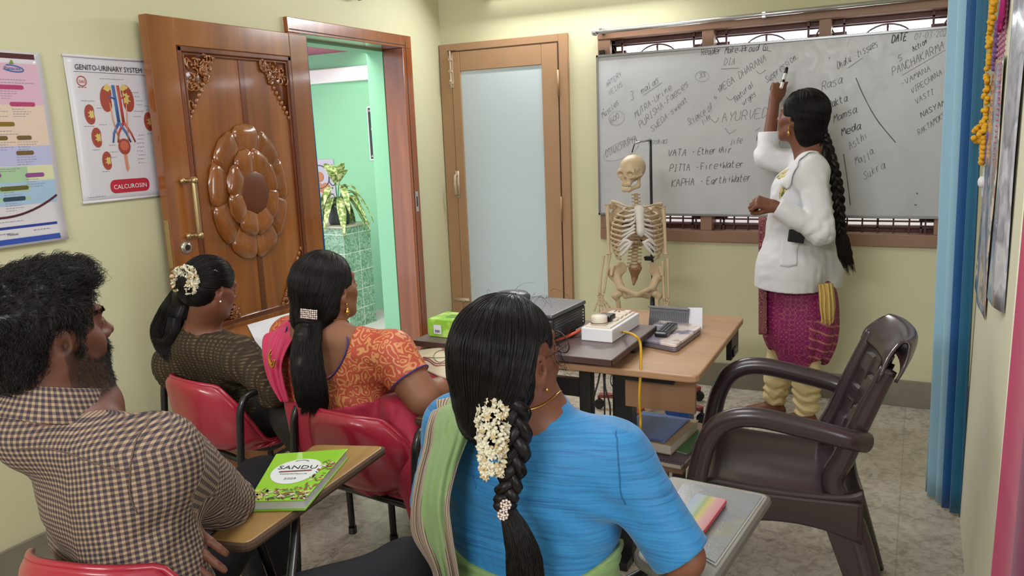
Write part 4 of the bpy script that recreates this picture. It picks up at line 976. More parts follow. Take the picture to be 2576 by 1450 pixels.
nk = N+V3(-.004, -.09, -.02); nk = nk+V3(.026, 0, 0); S.ell(nk, (.150, .20, .160), frame(8), .004, 's'); S.cap(N+V3(0, .05, .1), N+V3(0, .08, -.08), .075, .08, .006, 's')
S.cut((0, 0, .655), (0, 0, -1))
for sh, el in ((RS, RE), (LS, LE)):
    d = (el-sh)/np.linalg.norm(el-sh); e = sh+(el-sh)*.60; S.rbox(e+d*.14, (.13, .14, .13), basis(d, (0, 0, 1)), .01, .003, 's')
blouse3 = S; S.build('blouse', BROC, W2)
b = MB(); P = [nk+V3(.152*math.sin(a), 0, -.162*math.cos(a)) for a in np.linspace(-1.75, 1.75, 60)]
P = body3.snap(np.array(P), .0085); b.tube(P, .0028, 6)
b.build('blouse_piping', PURP, W2, smooth=True); b = MB(); d = (RE-RS)/np.linalg.norm(RE-RS); e = RS+(RE-RS)*.60; Bs = basis(d, (0, 0, 1)); b.tube(blouse3.snap(np.array([e-d*.003+.064*(Bs[:, 0]*math.cos(a)+Bs[:, 2]*math.sin(a)) for a in np.linspace(0, 6.283, 50)[:-1]]), .0), .003, 6, closed=True)
b.build('blouse_piping', PURP, W2, smooth=True)
# crimson sari: wrap over hips and lap, bulky folds at her side, pink pallu on the left shoulder
t = NT('crimson_sari', '#b01f3f', .6, spec=.35); t.col(t.mix(t.noise(t.co(), 7, 3), '#981a36', '#ae2542')); t.b.inputs['Sheen Weight'].default_value = .15; CRIM = t.m
PNK = NT('pink_sari', '#c8265c', .5); PNK.b.inputs['Sheen Weight'].default_value = .2; PNK = PNK.m
S = SDF((-2.0, 1.60, .0), (-1.02, 2.60, .80), .007); f2 = fbm(51, 6, 22, (1, 1, .5))
torso(S, N, Cc, Wc, Pc, XR, LS, RS, off=.011, **TW)
for q in (-1, 1): S.cap(Pc+XR*.1*q, Pc+XR*.12*q+V3(0, .46, .02), .13, .095, .06); S.cap(Pc+XR*.12*q+V3(0, .46, .02), Pc+XR*.10*q+V3(0, .52, -.40), .10, .13, .05)
S.cap(V3(-1.33, 1.82, .66), V3(-1.27, 1.80, .50), .055, .075, .04); S.cap(V3(-1.27, 1.80, .50), V3(-1.24, 1.78, .38), .07, .05, .04)
S.disp(lambda x, y, z: .004*f2(x, y, z)+.004*np.sin(60*x+45*y+3*f2(x, y, z))*(x > -1.42)); S.cut((0, 0, .665), (0.25, -.15, 1)) if False else None
x, y, z = np.ix_(*S.ax); S.d = -smin(-S.d, -(z-.665-.22*(x+1.55)*(x > -1.55)).astype(np.float32), .006); S.cut((0, 0, .02), (0, 0, -1)); S.build('sari', CRIM, W2)
rows = [[dep(742, 822, 2.50), dep(775, 815, 2.50), dep(800, 818, 2.47)], [dep(690, 835, 2.50), dep(735, 818, 2.45), dep(768, 822, 2.42)], [dep(664, 850, 2.50), dep(705, 845, 2.44), dep(740, 850, 2.40)], [dep(664, 905, 2.49), dep(690, 910, 2.44), dep(712, 912, 2.42)],
        [dep(678, 960, 2.50), dep(698, 965, 2.46), dep(715, 960, 2.43)], [dep(704, 1010, 2.50), dep(715, 1012, 2.47), dep(728, 1010, 2.44)]]
G = interp(rows, 60, 36); uu = np.linspace(0, 1, 36)[None, :]; vv = np.linspace(0, 1, 60)[:, None]; G = G+V3(.4, -.8, .3)*(.006*np.sin(uu*19+vv*3)+.004*np.sin(uu*9))[..., None]; G = blouse3.push(G, .006)
b = MB(); b.grid(G); po = b.build('sari_pallu', PNK, W2, smooth=True, solid=.003)
b = MB(); P = blouse3.push(curve([dep(683, 880, 2.40), dep(677, 895, 2.40), dep(678, 912, 2.40), dep(686, 925, 2.40), dep(692, 905, 2.40)], 30), .012); b.tube(P, .003, 6); b.tube(P+(P.mean(0)-P)*.45, .0025, 6); b.build('gold_motif', GOLD, po, smooth=True)
# hair
S = SDF(h3.c+V3(-.19, -.19, -.50), h3.c+V3(.19, .19, .18), .0038)
S.ell(h3.w(0, -.02, .038), V3(.084, .104, .092)*.97, h3.R, .01); S.ell(h3.w(0, -.06, -.035), V3(.072, .062, .075)*.97, h3.R, .045)
hp = [h3.w(-.012, -.088, -.07), dep(782, 785, 2.345), dep(772, 850, 2.315), dep(772, 920, 2.30), dep(782, 980, 2.295), dep(788, 1022, 2.30)]
S.chain(hp, [.050, .030, .030, .030, .028, .018], .03, flat=(V3(.65, -.75, 0), .5))
S.ell(h3.w(0, .102, -.02), V3(.082, .066, .092), h3.R, .014, 's')
for q in (-1, 1): S.ell(h3.w(q*.088, .018, -.045), V3(.035, .040, .050), h3.R, .012, 's')
S.disp(lambda x, y, z: .0012*rid(x, y, z)); hm = S.build('hair', HAIR, W2); H3 = S; hpc = curve(hp, 40)
def goal3(P, t):
    g = (h3.w(-.01, -.10, -.08)-P); d = np.linalg.norm(g, axis=-1, keepdims=True); low = (h3.l(P)[:, 2:3] < -.06) | (d < .05)
    dn = np.tile(V3(.02, 0, -1), (len(P), 1)); return np.where(low, dn, g/d)
strands('hair_strands', comb(H3, 3800, lambda n, rs: h3.w(np.stack([rs.uniform(-.085, .085, n), rs.uniform(-.11, .07, n), rs.uniform(-.05, .13, n)], 1)), goal3, 40, .0125, .0006, .035), .0006, HAIR, hm)
hairtail('hair_tail', W2, hp[1:]+[dep(786, 1034, 2.30)], [.030, .036, .043, .046, .044, .038, .030], 1300, HAIR, .5, .003, .5); b = MB(); c0 = dep(777, 791, 2.285)
for i in range(9):
    for j in range(5): b.ball(c0+CR*(.0055*(i-4))+CU*(.0058*(j-2)-.002*(i-4)*.3), .0030 if (i+j) % 3 else .0036, 6, k=(0 if i > 4 or abs(j-2)+abs(i-2) < 4 else 1) if False else 0)
tag(b.build('hair_clip', mat('rhinestone', '#d9c9c4', .12, .7), W2, smooth=True), 'silver rhinestone hair clip')
earring(W2, h3, 1, GOLD); b = MB(); P = body3.snap(curve([h3.w(.05, -.0, -.115)-V3(0, 0, .02), N+V3(.05, -.045, .012), N+V3(0, -.06, .02), N+V3(-.05, -.03, .02)], 40), .0015); b.tube(P, .002, 6); b.tube(P-V3(0, 0, .006), .0015, 6); b.build('necklace', GOLD, W2, smooth=True)

# ---------------------------------------------------------------- young woman in the brown printed tunic, looking down
W3 = thing('person', 'young person in dark brown printed tunic, ponytail with white flowers, looking down', 'person', (-2.2, 1.92, 0), group='seated people listening')
h4 = Head(dep(531, 727, 2.66), 12, -14, 0, .86)
XR = V3(.97, -.24, 0); N = dep(490, 822, 2.72)+V3(0, .0, -.01); Cc = V3(-2.215, 1.93, .70); Wc = V3(-2.18, 1.97, .55); Pc = V3(-2.14, 2.0, .49)
LS = dep(425, 915, 2.82)+V3(0, .02, 0); RS = dep(600, 893, 2.66); RE = dep(690, 985, 2.62); RW = dep(655, 880, 2.85); LE = V3(-2.40, 2.12, .58); LW = V3(-2.15, 2.25, .62)
S = SDF((-2.62, 1.72, .42), (-1.78, 2.42, 1.14), .0045)
h4.skull(S); S.cap(h4.w(0, -.02, -.05), N+V3(0, .02, 0), .043, .047, .03); S.cap(h4.w(0, .0, -.06), N+V3(0, .05, -.03), .04, .045, .03)
TW = dict(wch=.08, rch=.085, wwa=.065, rwa=.09, whp=.085, rhp=.11)
torso(S, N, Cc, Wc, Pc, XR, LS, RS, **TW); arm(S, RS, RE, RW, (.045, .036, .033, .024)); arm(S, LS, LE, LW, (.045, .036, .033, .024))
hand(S, RW, basis(RW-RE+V3(.0, .05, -.04), V3(.1, -.2, 1)), .88, (18, 22, 16), 6, -1); hand(S, LW, basis(LW-LE, V3(0, 0, 1)), .88, (20, 26, 18), 6, 1)
S.build('body', SK1, W3, attr=h4.attrs()); body4 = S; h4.eyes(W3)
t = NT('brown_print', '#453a2c', .8, spec=.2); v = t.co(); s = t.sep(v); hx = t.math('ADD', s[0], t.math('MULTIPLY', s[1], -.3)); n = t.noise(v, 24, 4)
col_ = t.math('FRACT', t.math('MULTIPLY', t.math('ADD', hx, t.math('MULTIPLY', n, .012)), 26.)); band = t.ramp(col_, [(.0, 0.), (.12, 1.), (.22, 0.), (.5, .25), (.72, .9), (.8, 0.)])
dots = t.ramp(t.math('FRACT', t.math('MULTIPLY', s[2], 95.)), [(.3, 1.), (.5, 0.), (.8, 0.), (.95, 1.)]); pr_ = t.math('MULTIPLY', t.math('MULTIPLY', band, dots), t.ramp(n, [(.35, .35), (.6, 1.)]))
t.col(t.mix(pr_, '#372e23', '#76644a')); t.bump(pr_, .2, .001); PRN = t.m
S = SDF((-2.64, 1.70, .50), (-1.78, 2.42, 1.0), .0042)
torso(S, N-V3(0, 0, .006), Cc, Wc, Pc, XR, LS, RS, off=.012, **TW); S.cap(N+V3(0, .02, -.02), N+V3(.005, .022, .022), .060, .053, .025); arm(S, RS, RE, RW, (.056, .050, .046, .036), off=.003); arm(S, LS, LE, LW, (.056, .050, .046, .036), off=.003)
f1 = fbm(61, 6, 26, (.8, .8, 1.1)); f2 = fbm(63, 5, 60); S.disp(lambda x, y, z: .003*f1(x, y, z)+.0018*f2(x, y, z)+.003*np.sin(70*z+40*x+3*f1(x, y, z))*np.clip((.72-z)/.1, 0, 1)+.004*np.exp(-((x-RE[0])**2+(y-RE[1])**2+(z-RE[2])**2)/.012)*np.sin(120*x+60*z))
S.cut(N+V3(0, 0, .034), V3(.1, .12, 1)); S.cap(N+V3(0, .03, .09), N+V3(0, .03, .0), .046, .046, .003, 's')
for wr, el in ((RW, RE), (LW, LE)): d = (wr-el)/np.linalg.norm(wr-el); e = wr-d*.03; S.rbox(e+d*.12, (.08, .12, .08), basis(d, (0, 0, 1)), .01, .003, 's')
S.build('tunic', PRN, W3)
S = SDF((-2.45, 1.70, .0), (-1.72, 2.66, .70), .007); fk = fbm(71, 6, 30)
S.cap(Pc-XR*.08, Pc+XR*.09, .115, None, .04)
for q in (-1, 1): S.cap(Pc+XR*.09*q, Pc+XR*.10*q+V3(0, .40, .0), .10, .08, .05); S.cap(Pc+XR*.10*q+V3(0, .40, .0), Pc+XR*.09*q+V3(0, .44, -.42), .078, .05, .04)
S.cap(V3(-1.98, 1.98, .60), V3(-1.85, 1.93, .52), .06, .07, .05); S.cap(V3(-1.85, 1.93, .52), V3(-1.82, 1.93, .42), .065, .05, .04)
S.disp(lambda x, y, z: .006*fk(x, y, z)); S.build('tunic_skirt', mat('black_print', '#191715', .75, bump=(60, .3), var=('#2e2a25', 70)), W3)
S = SDF(h4.c+V3(-.30, -.19, -.34), h4.c+V3(.16, .18, .16), .0038)
S.ell(h4.w(0, -.016, .038), V3(.082, .102, .090)*.88, h4.R, .01); S.ell(h4.w(0, -.055, -.02), V3(.066, .055, .06)*.86, h4.R, .04)
hp = [h4.w(0, -.095, .02), dep(462, 745, 2.72), dep(440, 790, 2.735), dep(425, 830, 2.745), dep(430, 862, 2.75), dep(440, 884, 2.745)]; S.chain(hp, [.034, .030, .028, .026, .024, .018], .02, flat=(V3(.7, -.7, 0), .6))
S.ell(h4.w(0, .098, -.022), V3(.082, .066, .088)*.88, h4.R, .012, 's')
for q in (-1, 1): S.ell(h4.w(q*.083, .018, -.035), V3(.030, .040, .045), h4.R, .01, 's')
S.ell(h4.w(0, -.03, -.115), V3(.07, .06, .045), h4.R, .02, 's'); S.disp(lambda x, y, z: .0014*rid(x, y, z)); hm = S.build('hair', HAIR, W3); H4 = S
def goal4(P, t):
    g = (h4.w(0, -.11, .02)-P); d = np.linalg.norm(g, axis=-1, keepdims=True); back = (h4.l(P)[:, 1:2] < -.105) | (d < .035); return np.where(back, np.tile(V3(-.25, -.1, -1), (len(P), 1)), g/d)
strands('hair_strands', comb(H4, 3200, lambda n, rs: h4.w(np.stack([rs.uniform(-.075, .075, n), rs.uniform(-.10, .07, n), rs.uniform(-.05, .12, n)], 1)), goal4, 30, .010, .0006, .05), .0006, HAIR, hm)
hairtail('hair_tail', W3, [h4.w(0, -.085, .02)]+hp[1:], [.030, .040, .052, .058, .054, .040], 1000, HAIR, .55, .004, .6); hairtail('hair_tail', W3, [dep(440, 800, 2.70), dep(432, 840, 2.70), dep(412, 860, 2.71), dep(386, 852, 2.72)], [.022, .022, .012, .003], 120, HAIR, .6, .002, .3)
ps = []
for i in range(160): a0 = dep(rnd.uniform(405, 470), rnd.uniform(790, 850), 2.72); ps.append(np.array([a0+V3(-.012*t_+rnd.uniform(-.004, .004), 0, -.07*t_) for t_ in np.linspace(0, 1, 8)])+V3(rnd.uniform(-.02, .01), 0, 0)*np.linspace(0, 1, 8)[:, None]**2)
strands('stray_hair', ps, .0006, HAIR, hm)
cs = []; gp = curve([dep(446, 720, 2.60), dep(452, 690, 2.59), dep(476, 682, 2.575), dep(489, 705, 2.565), dep(481, 736, 2.57)], 30)
for i in range(240): a = rnd.uniform(0, 6.28); cs.append((gp[int(rnd.random()*29)]+(CR*math.cos(a)+CU*math.sin(a))*.013-_f*rnd.uniform(0, .02), CR*math.cos(a)+CU*math.sin(a)-_f*.6))
tag(buds(cs, .0078, 8).build('flower_wreath', [PET, PETC], W3, smooth=True), 'ring of white flowers round the ponytail'); earring(W3, h4, 1, mat('pearl', '#ded8cf', .25), 'stud')
b = MB(); P = H4.snap(np.array([dep(548+q, 672-q*.28+.01*q*q, 2.56) for q in range(0, 30, 3)]), .001); b.tube(P, .0018, 6); b.build('hair_pin', mat('chrome', '#c8ccd0', .15, .9), W3, smooth=True)
# ---------------------------------------------------------------- the teacher in the white coat, writing on the board
T = thing('person', 'standing barefoot person in white coat writing on the whiteboard, very long black braid', 'person', (-.49, 3.88, 0))
h5 = Head(dep(2013, 298, 3.63), -66, 12, 0, 1.0)
hd = math.radians(-62); FW = V3(math.sin(hd), math.cos(hd), 0); XR = V3(FW[1], -FW[0], 0)
N = V3(-.440, 3.885, 1.325); Cc = V3(-.468, 3.885, 1.15); Wc = V3(-.472, 3.89, .96); Pc = V3(-.475, 3.88, .80)
RS = V3(-.485, 4.04, 1.255); LS = V3(-.43, 3.725, 1.25); RE = dep(1930, 395, 3.86); RW = dep(1948, 252, 3.87); LE = dep(2066, 583, 3.43); LW = dep(1946, 518, 3.47)
TW = dict(wch=.085, rch=.095, wwa=.07, rwa=.10, whp=.09, rhp=.125)
S = SDF((-.90, 3.55, .55), (-.22, 4.30, 1.66), .0045)
h5.skull(S); S.cap(h5.w(0, -.02, -.05), N+V3(.01, 0, 0), .048, .052, .03); S.cap(h5.w(0, .0, -.06), N+FW*.035-V3(0, 0, .02), .045, .05, .03)
torso(S, N, Cc, Wc, Pc, XR, LS, RS, **TW); arm(S, RS, RE, RW, (.048, .038, .036, .025)); arm(S, LS, LE, LW, (.048, .038, .036, .027))
tipR, thR = hand(S, RW, basis(dep(1972, 180, 3.87)-RW, V3(.35, -.9, .1)), .95, (30, 38, 24), 5, 1, ((.3, .75, -.35), 20), fcurl=((20, 34, 18), (26, 40, 24), (46, 60, 36), (58, 66, 40)))
hand(S, LW, basis(dep(1903, 508, 3.48)-LW, V3(-.3, -.6, .7)), .95, (62, 78, 55), 3, -1, ((.2, .8, -.5), 45))
S.build('body', SK1, T, attr=h5.attrs()); h5.eyes(T)
t = NT('white_cotton', '#dcdce0', .8, spec=.2); v = t.co(); t.bump(t.noise(v, 240, 3), .15, .001); t.b.inputs['Sheen Weight'].default_value = .1; WHT = t.m
S = SDF((-.86, 3.50, .60), (-.18, 4.34, 1.42), .0042)
torso(S, N-V3(0, 0, .01), Cc, Wc, Pc, XR, LS, RS, off=.016, **TW)
S.cap(Wc-XR*.07, V3(-.483, 3.88, .70)-XR*.085, .118, .150, .05, flat=(FW, .95)); S.cap(Wc+XR*.07, V3(-.483, 3.88, .70)+XR*.085, .118, .150, .05, flat=(FW, .95))
S.cap(RS, RE, .062, .060, .03); RC_ = RE+(RW-RE)*.74; S.cap(RE, RC_, .055, .052, .02); S.cap(LS, LE, .064, .060, .03); LC_ = LE+(LW-LE)*.93; S.cap(LE, LC_, .056, .044, .012)
f1 = fbm(81, 6, 16, (1.3, 1.3, .45)); f2 = fbm(83, 5, 45)
def fold(x, y, z):
    e = np.exp(-((x-LE[0])**2+(y-LE[1])**2+(z-LE[2])**2)/.006); e2 = np.exp(-((x-RE[0])**2+(y-RE[1])**2+(z-RE[2])**2)/.01)
    return .0045*f1(x, y, z)+.0015*f2(x, y, z)+.006*e*np.sin(95*x-70*z+2*f2(x, y, z))+.006*e2*np.sin(70*z+60*x)
S.disp(fold); S.cut((0, 0, .672), (-.06, 0, -1)); d = (RW-RE)/np.linalg.norm(RW-RE); S.rbox(RC_+d*.095, (.12, .1, .12), basis(d, (0, 0, 1)), .01, .003, 's')
d = (LW-LE)/np.linalg.norm(LW-LE); S.rbox(LC_+d*.10, (.1, .1, .1), basis(d, (0, 0, 1)), .01, .003, 's')
S.cap(N+V3(.0, 0, .12), N+FW*.02+V3(0, 0, -.01), .062, .056, .004, 's')
S.cap(RC_, RW, .052, .056, .002, 's')
# open front: a narrow gap down to the hem and the V of the neck
g0 = N+FW*.11; R = basis(FW, (0, 0, 1)); S.rbox(V3(-.60, 3.955, .88)+FW*.08, (.006, .14, .36), R, .002, .002, 's')
S.chain([dep(2010, 345, 3.57), dep(1990, 385, 3.56), dep(1970, 420, 3.57), dep(1950, 452, 3.61)], [.048, .042, .030, .008], .004, 's')
coat = S; S.build('white_coat', WHT, T)
# lapel and shoulder seams, pocket with the phone
b = MB()
rows = [[dep(2064, 352, 3.44), dep(2056, 362, 3.44), dep(2048, 360, 3.46)], [dep(2042, 378, 3.45), dep(2034, 385, 3.45), dep(2024, 382, 3.48)], [dep(2026, 402, 3.46), dep(2020, 414, 3.46), dep(2004, 406, 3.50)], [dep(2006, 424, 3.48), dep(2016, 432, 3.46), dep(1988, 430, 3.52)], [dep(1980, 470, 3.50), dep(1980, 476, 3.50), dep(1968, 470, 3.54)]]
G = coat.snap(interp(rows, 30, 10), .006); b.grid(G); b.build('lapel', WHT, T, smooth=True, solid=.004)
b = MB(); G = coat.snap(interp([[dep(1960, 606, 3.5), dep(1983, 608, 3.5), dep(2010, 606, 3.5)], [dep(1961, 640, 3.5), dep(1984, 632, 3.5), dep(2009, 630, 3.5)], [dep(1962, 668, 3.5), dep(1985, 670, 3.5), dep(2008, 668, 3.5)]], 12, 12), .004); b.grid(G); b.build('coat_pocket', WHT, T, smooth=True, solid=.003)
t = NT('tunic_yellow', '#c0b070', .7); n = t.noise(t.co(), 55, 3); t.col(t.mix(t.ramp(n, [(.48, 0.), (.55, 1.)]), '#c9bb7c', '#5d6238')); YEL = t.m
S = SDF((-.80, 3.70, .95), (-.30, 4.15, 1.38), .0045); torso(S, N, Cc, Wc, Pc, XR, LS, RS, off=.011, **TW); S.cap(N+V3(0, 0, .09), N+FW*.03, .05, .052, .004, 's'); S.cut(N, (0, 0, 1)); S.build('tunic', YEL, T)
# magenta kurta skirt with brocade borders
t = NT('magenta_kurta', '#8a1d5c', .55, spec=.4); v = t.co(); s = t.sep(v); vo = t.n('TexVoronoi', feature='F1'); t.l(v, vo.inputs['Vector']); vo.inputs['Scale'].default_value = 42; vo.inputs['Randomness'].default_value = .15
rg = t.ramp(t.math('FRACT', t.math('MULTIPLY', vo.outputs['Distance'], 2.6)), [(.5, 0.), (.6, 1.), (.75, 1.), (.85, 0.)])
hz = t.math('ADD', s[2], t.math('MULTIPLY', t.math('ABSOLUTE', s[0]), .5)); hb = t.ramp(t.math('FRACT', t.math('MULTIPLY', hz, 22.)), [(.3, 0.), (.36, 1.), (.5, 1.), (.58, 0.)])
side = t.math('GREATER_THAN', t.math('ABSOLUTE', t.math('ADD', s[0], .02)), .095); lowz = t.math('LESS_THAN', s[2], .56)
pat = t.math('MAXIMUM', t.math('MULTIPLY', rg, .45), t.math('MULTIPLY', t.math('MULTIPLY', hb, side), lowz)); t.col(t.mix(pat, '#84195a', '#b5746a')); MAG = t.m
ring = []; nU = 96
for i, (z, rx, ry) in enumerate(((.76, .135, .12), (.66, .165, .13), (.55, .175, .14), (.45, .17, .14), (.38, .15, .12), (.335, .13, .11))):
    row = []
    for j in range(nU):
        a = 2*math.pi*j/nU; pl = 1+.055*math.sin(9*a+.5)*(i/5)+.03*math.sin(17*a+1)*(i/5); zz = z+(.05*max(0, math.cos(a-2.9))-.03*math.sin(a*3))*(i/5 if i > 2 else 0)
        row.append(V3(-.478, 3.885, zz)+V3(rx*pl*math.cos(a), ry*pl*math.sin(a), 0))
    ring.append(row+[row[0]])
G = interp(ring, 50, 192); b = MB(); b.grid(G); b.build('kurta_skirt', MAG, T, smooth=True, solid=.003)
t = NT('maroon_brocade', '#5d1a33', .6); vo = t.n('TexVoronoi', feature='F1'); t.l(t.co(), vo.inputs['Vector']); vo.inputs['Scale'].default_value = 26; vo.inputs['Randomness'].default_value = 0.
t.col(t.mix(t.ramp(t.math('FRACT', t.math('MULTIPLY', vo.outputs['Distance'], 4.)), [(.55, 0.), (.65, 1.), (.8, 1.), (.9, 0.)]), '#5f1733', '#a06a55'))
rows = [[dep(1909+k, yy, 3.80-.004*k+(.05 if yy < 700 else 0)) for k in (0, 6, 12, 20)] for yy in (545, 640, 740, 800, 842)]; G = interp(rows, 30, 16); G = G+V3(0, -.01, 0)*np.sin(np.linspace(0, 9, 16))[None, :, None]*.3; b = MB(); b.grid(G); b.build('kurta_side_panel', t.m, T, smooth=True, solid=.003)
SCF = NT('cream_scarf', '#c9ab62', .75); SCF.bump(SCF.noise(SCF.co(), 180, 3), .3, .001); SCF = SCF.m
rows = [[dep(2058, 715, 3.56), dep(2070, 715, 3.54), dep(2085, 712, 3.54), dep(2096, 715, 3.58)], [dep(2060, 745, 3.54), dep(2074, 745, 3.51), dep(2088, 745, 3.51), dep(2100, 745, 3.56)], [dep(2062, 775, 3.54), dep(2074, 778, 3.51), dep(2090, 778, 3.51), dep(2102, 772, 3.56)], [dep(2066, 800, 3.54), dep(2076, 804, 3.52), dep(2090, 806, 3.52), dep(2099, 795, 3.56)]]
G = interp(rows, 40, 40); G = G+V3(.2, -1, 0)*(.010*np.sin(np.linspace(0, 24, 40)))[None, :, None]; b = MB(); b.grid(G); sco = b.build('scarf_end', SCF, T, smooth=True, solid=.003)
b = MB(); 
for i in range(22): p = G[-1, int(i*39/21)]; b.tube([p, p+V3(.001, 0, -.012), p+V3(-.001, 0, -.02)], .0016, 5)
b.build('tassels', SCF, sco)
# cream leggings gathered at the ankle, bare feet
LG = NT('cream_leggings', '#d6c290', .75); LG.bump(LG.noise(LG.co(scale=(1, 1, 2)), 90, 3), .3, .001); LG = LG.m
fr_ = onz(2030, 1076, 0); fl_ = onz(1952, 1042, 0)
for (kx, ft, toe) in ((V3(-.545, 3.96, .50), V3(fl_[0]-.005, fl_[1]-.03, .08), V3(-.96, -.15, 0)), (V3(-.44, 3.84, .50), V3(fr_[0]-.005, fr_[1], .08), V3(-.80, .1, 0))):
    S = SDF(np.minimum(kx, ft)-V3(.12, .12, .10), np.maximum(kx, ft)+V3(.12, .12, .12), .0045); S.cap(kx+V3(0, 0, .1), ft, .075, .046, .02); S.cap(kx*.45+ft*.55, ft*.9+kx*.1, .068, .05, .03)
    ff = fbm(int(ft[1]*100), 4, 40); S.disp(lambda x, y, z: .0065*np.sin(120*z+20*x+3*ff(x, y, z))*np.clip((.30-z)/.16, .12, 1)+.002*ff(x, y, z)); S.cut(ft-V3(0, 0, .012), (0, 0, -1)); S.build('legging', LG, T)
    toe = toe/np.linalg.norm(toe); sd = V3(toe[1], -toe[0], 0); S = SDF(ft-V3(.24, .14, .1), ft+V3(.12, .14, .08), .004)
    S.cap(ft+V3(0, 0, .03), ft-V3(0, 0, .035), .034, .036, .02); S.cap(ft-toe*.03-V3(0, 0, .05), ft-V3(0, 0, .05), .028, .03, .02); S.cap(ft-V3(0, 0, .025), ft+toe*.13-V3(0, 0, .062), .036, .022, .02, flat=(V3(0, 0, 1), .85)); S.cap(ft-V3(0, 0, .055)+sd*.012, ft+toe*.12-V3(0, 0, .062)+sd*.022, .026, .018, .02)
    for i, q in enumerate((-.026, -.009, .006, .019, .031)): c = ft+toe*(.132-.008*abs(i-.5))+sd*q-V3(0, 0, .066); S.cap(c, c+toe*(.03-.003*i), .0125-.0016*i, .010-.001*i, .004)
    S.cut((0, 0, .0015), (0, 0, -1)); S.build('bare_foot', SK1, T)
# hair: smooth crown and a braid reaching below the hips
S = SDF(h5.c-.17, h5.c+.17, .0035); S.ell(h5.w(0, -.022, .042), V3(.086, .108, .096), h5.R, .01); S.ell(h5.w(0, -.062, -.04), V3(.072, .06, .075), h5.R, .045); S.ell(h5.w(.0, -.085, -.10), V3(.045, .04, .05), h5.R, .04)
S.ell(h5.w(0, .104, -.022), V3(.084, .070, .090), h5.R, .014, 's')
for q in (-1, 1): S.ell(h5.w(q*.085, .018, -.040), V3(.030, .040, .052), h5.R, .012, 's')
S.disp(lambda x, y, z: .0014*rid(x, y, z)); hm = S.build('hair', HAIR, T); tie = h5.w(0, -.10, -.11)
def goal5(P, t): g = tie-P; return g/np.linalg.norm(g, axis=-1, keepdims=True)
strands('hair_strands', comb(S, 2600, lambda n, rs: h5.w(np.stack([rs.uniform(-.085, .085, n), rs.uniform(-.11, .08, n), rs.uniform(-.05, .13, n)], 1)), goal5, 24, .009, .0006, .03), .0007, HAIR, hm)
bp = [dep(2062, 330, 3.60), dep(2078, 370, 3.56), dep(2095, 425, 3.50), dep(2107, 480, 3.49), dep(2112, 540, 3.50), dep(2115, 590, 3.51)]; braid(bp, .019, 130, 'braid', T, 4.5, HAIR, .6)
hairtail('hair_tail', T, [dep(2113, 575, 3.51), dep(2119, 605, 3.52), dep(2126, 640, 3.53), dep(2134, 665, 3.54)], [.014, .026, .028, .018], 320, HAIRB, .6, .006, 1.2, thick=.0009)
earring(T, h5, -1, GOLD)
# the marker pen in her raised hand and the phone in the pocket
mk = thing('marker_pen', 'white marker pen with black cap held in the raised hand at the board', 'pen', tuple(dep(1970, 200, 3.87)))
a_, b_ = dep(1965, 222, 3.84), dep(1976, 184, 3.86); b = MB(); b.cyl(a_, b_, .0085, n=14); b.build('pen_barrel', mat('pen_white', '#e3dfe0', .35), mk, smooth=True, bevel=.001)
d = (b_-a_)/np.linalg.norm(b_-a_); b = MB(); b.cyl(b_-d*.004, b_+d*.03, .0095, .007, n=14); b.build('pen_cap', mat('black_plastic', '#161617', .35), mk, smooth=True); b = MB(); b.cyl(a_+d*.03, a_+d*.045, .0088, n=14); b.build('pen_band', M['black_plastic'], mk)
ph = thing('mobile_phone', 'dark phone sticking out of the white coat pocket', 'phone', tuple(dep(1983, 600, 3.45)))
p0 = coat.snap(dep(1985, 622, 3.45)[None], .020)[0]; rx = CR; b = MB(); Rm = np.stack([CR, -_f, CU], 1)@np.array(Euler((0, math.radians(8), 0)).to_matrix()); b.box(p0, (.072, .011, .055), Rm); b.build('phone_body', mat('phone_black', '#141518', .2), ph, bevel=.005, seg=3)
b = MB(); b.box(p0+Rm@V3(-.022, -.0065, .006), (.012, .002, .026), Rm); b.build('camera_bump', mat('lens_grey', '#3a3d42', .2, .5), ph, bevel=.002)
# ================================================================ WHITEBOARD WITH ITS HANDWRITING
GL = dict(A="02 28 42,15 35", B="02 08 38 36 05 45 43 32 02", C="47 28 06 04 12 32 43", D="02 08 28 46 44 22 02", E="48 08 02 42,05 35", F="48 08 02,05 35", G="47 28 06 04 12 42 45 25", H="02 08,42 48,05 45",
 I="12 32,22 28,18 38", J="48 43 22 03", K="02 08,48 05 42", L="08 02 42", M="02 18 25 48 52", N="02 08 42 48", O="18 38 46 44 32 12 04 06 18", P="02 08 38 46 35 05", R="02 08 38 46 35 05,25 42", S="47 28 07 16 34 43 22 03", T="08 48,28 22",
 U="08 03 12 32 43 48", V="08 22 48", W="08 12 25 42 58", X="02 48,08 42", Y="08 25 48,25 22", a="45 26 04 12 33 45,46 42 52", b="08 02 32 44 35 04", c="45 16 04 12 42", d="45 16 04 12 33 48,48 42", e="04 44 46 16 04 12 42", f="37 28 17 12,05 35",
 g="45 16 04 12 43 45,46 40 10", h="08 02,04 26 35 32", i="16 12,18 18", j="26 20 10,28 28", k="08 02,36 04 32", l="18 12 22", m="02 06,04 16 25 22,25 36 45 42", n="02 06,04 26 35 32", o="16 36 44 32 12 04 16", p="06 00,05 26 44 32 03", r="02 06,04 16 36",
 s="46 16 05 34 32 02", t="18 13 22 32,06 36", u="06 03 12 33,36 32 42", v="06 22 46", w="06 12 25 32 46", y="06 13 33,36 30 10", z="06 46 02 42")
GL.update({'0': "18 38 46 44 32 12 04 06 18", '1': "17 28 22", '2': "07 28 47 35 02 42", '3': "08 38 47 25 44 32 02", '5': "48 08 05 35 43 22 02", '6': "38 06 03 22 43 35 04", '-': "15 35", '+': "25 45,37 33", ':': "14 14,17 17", '.': "12 13", ' ': ""})
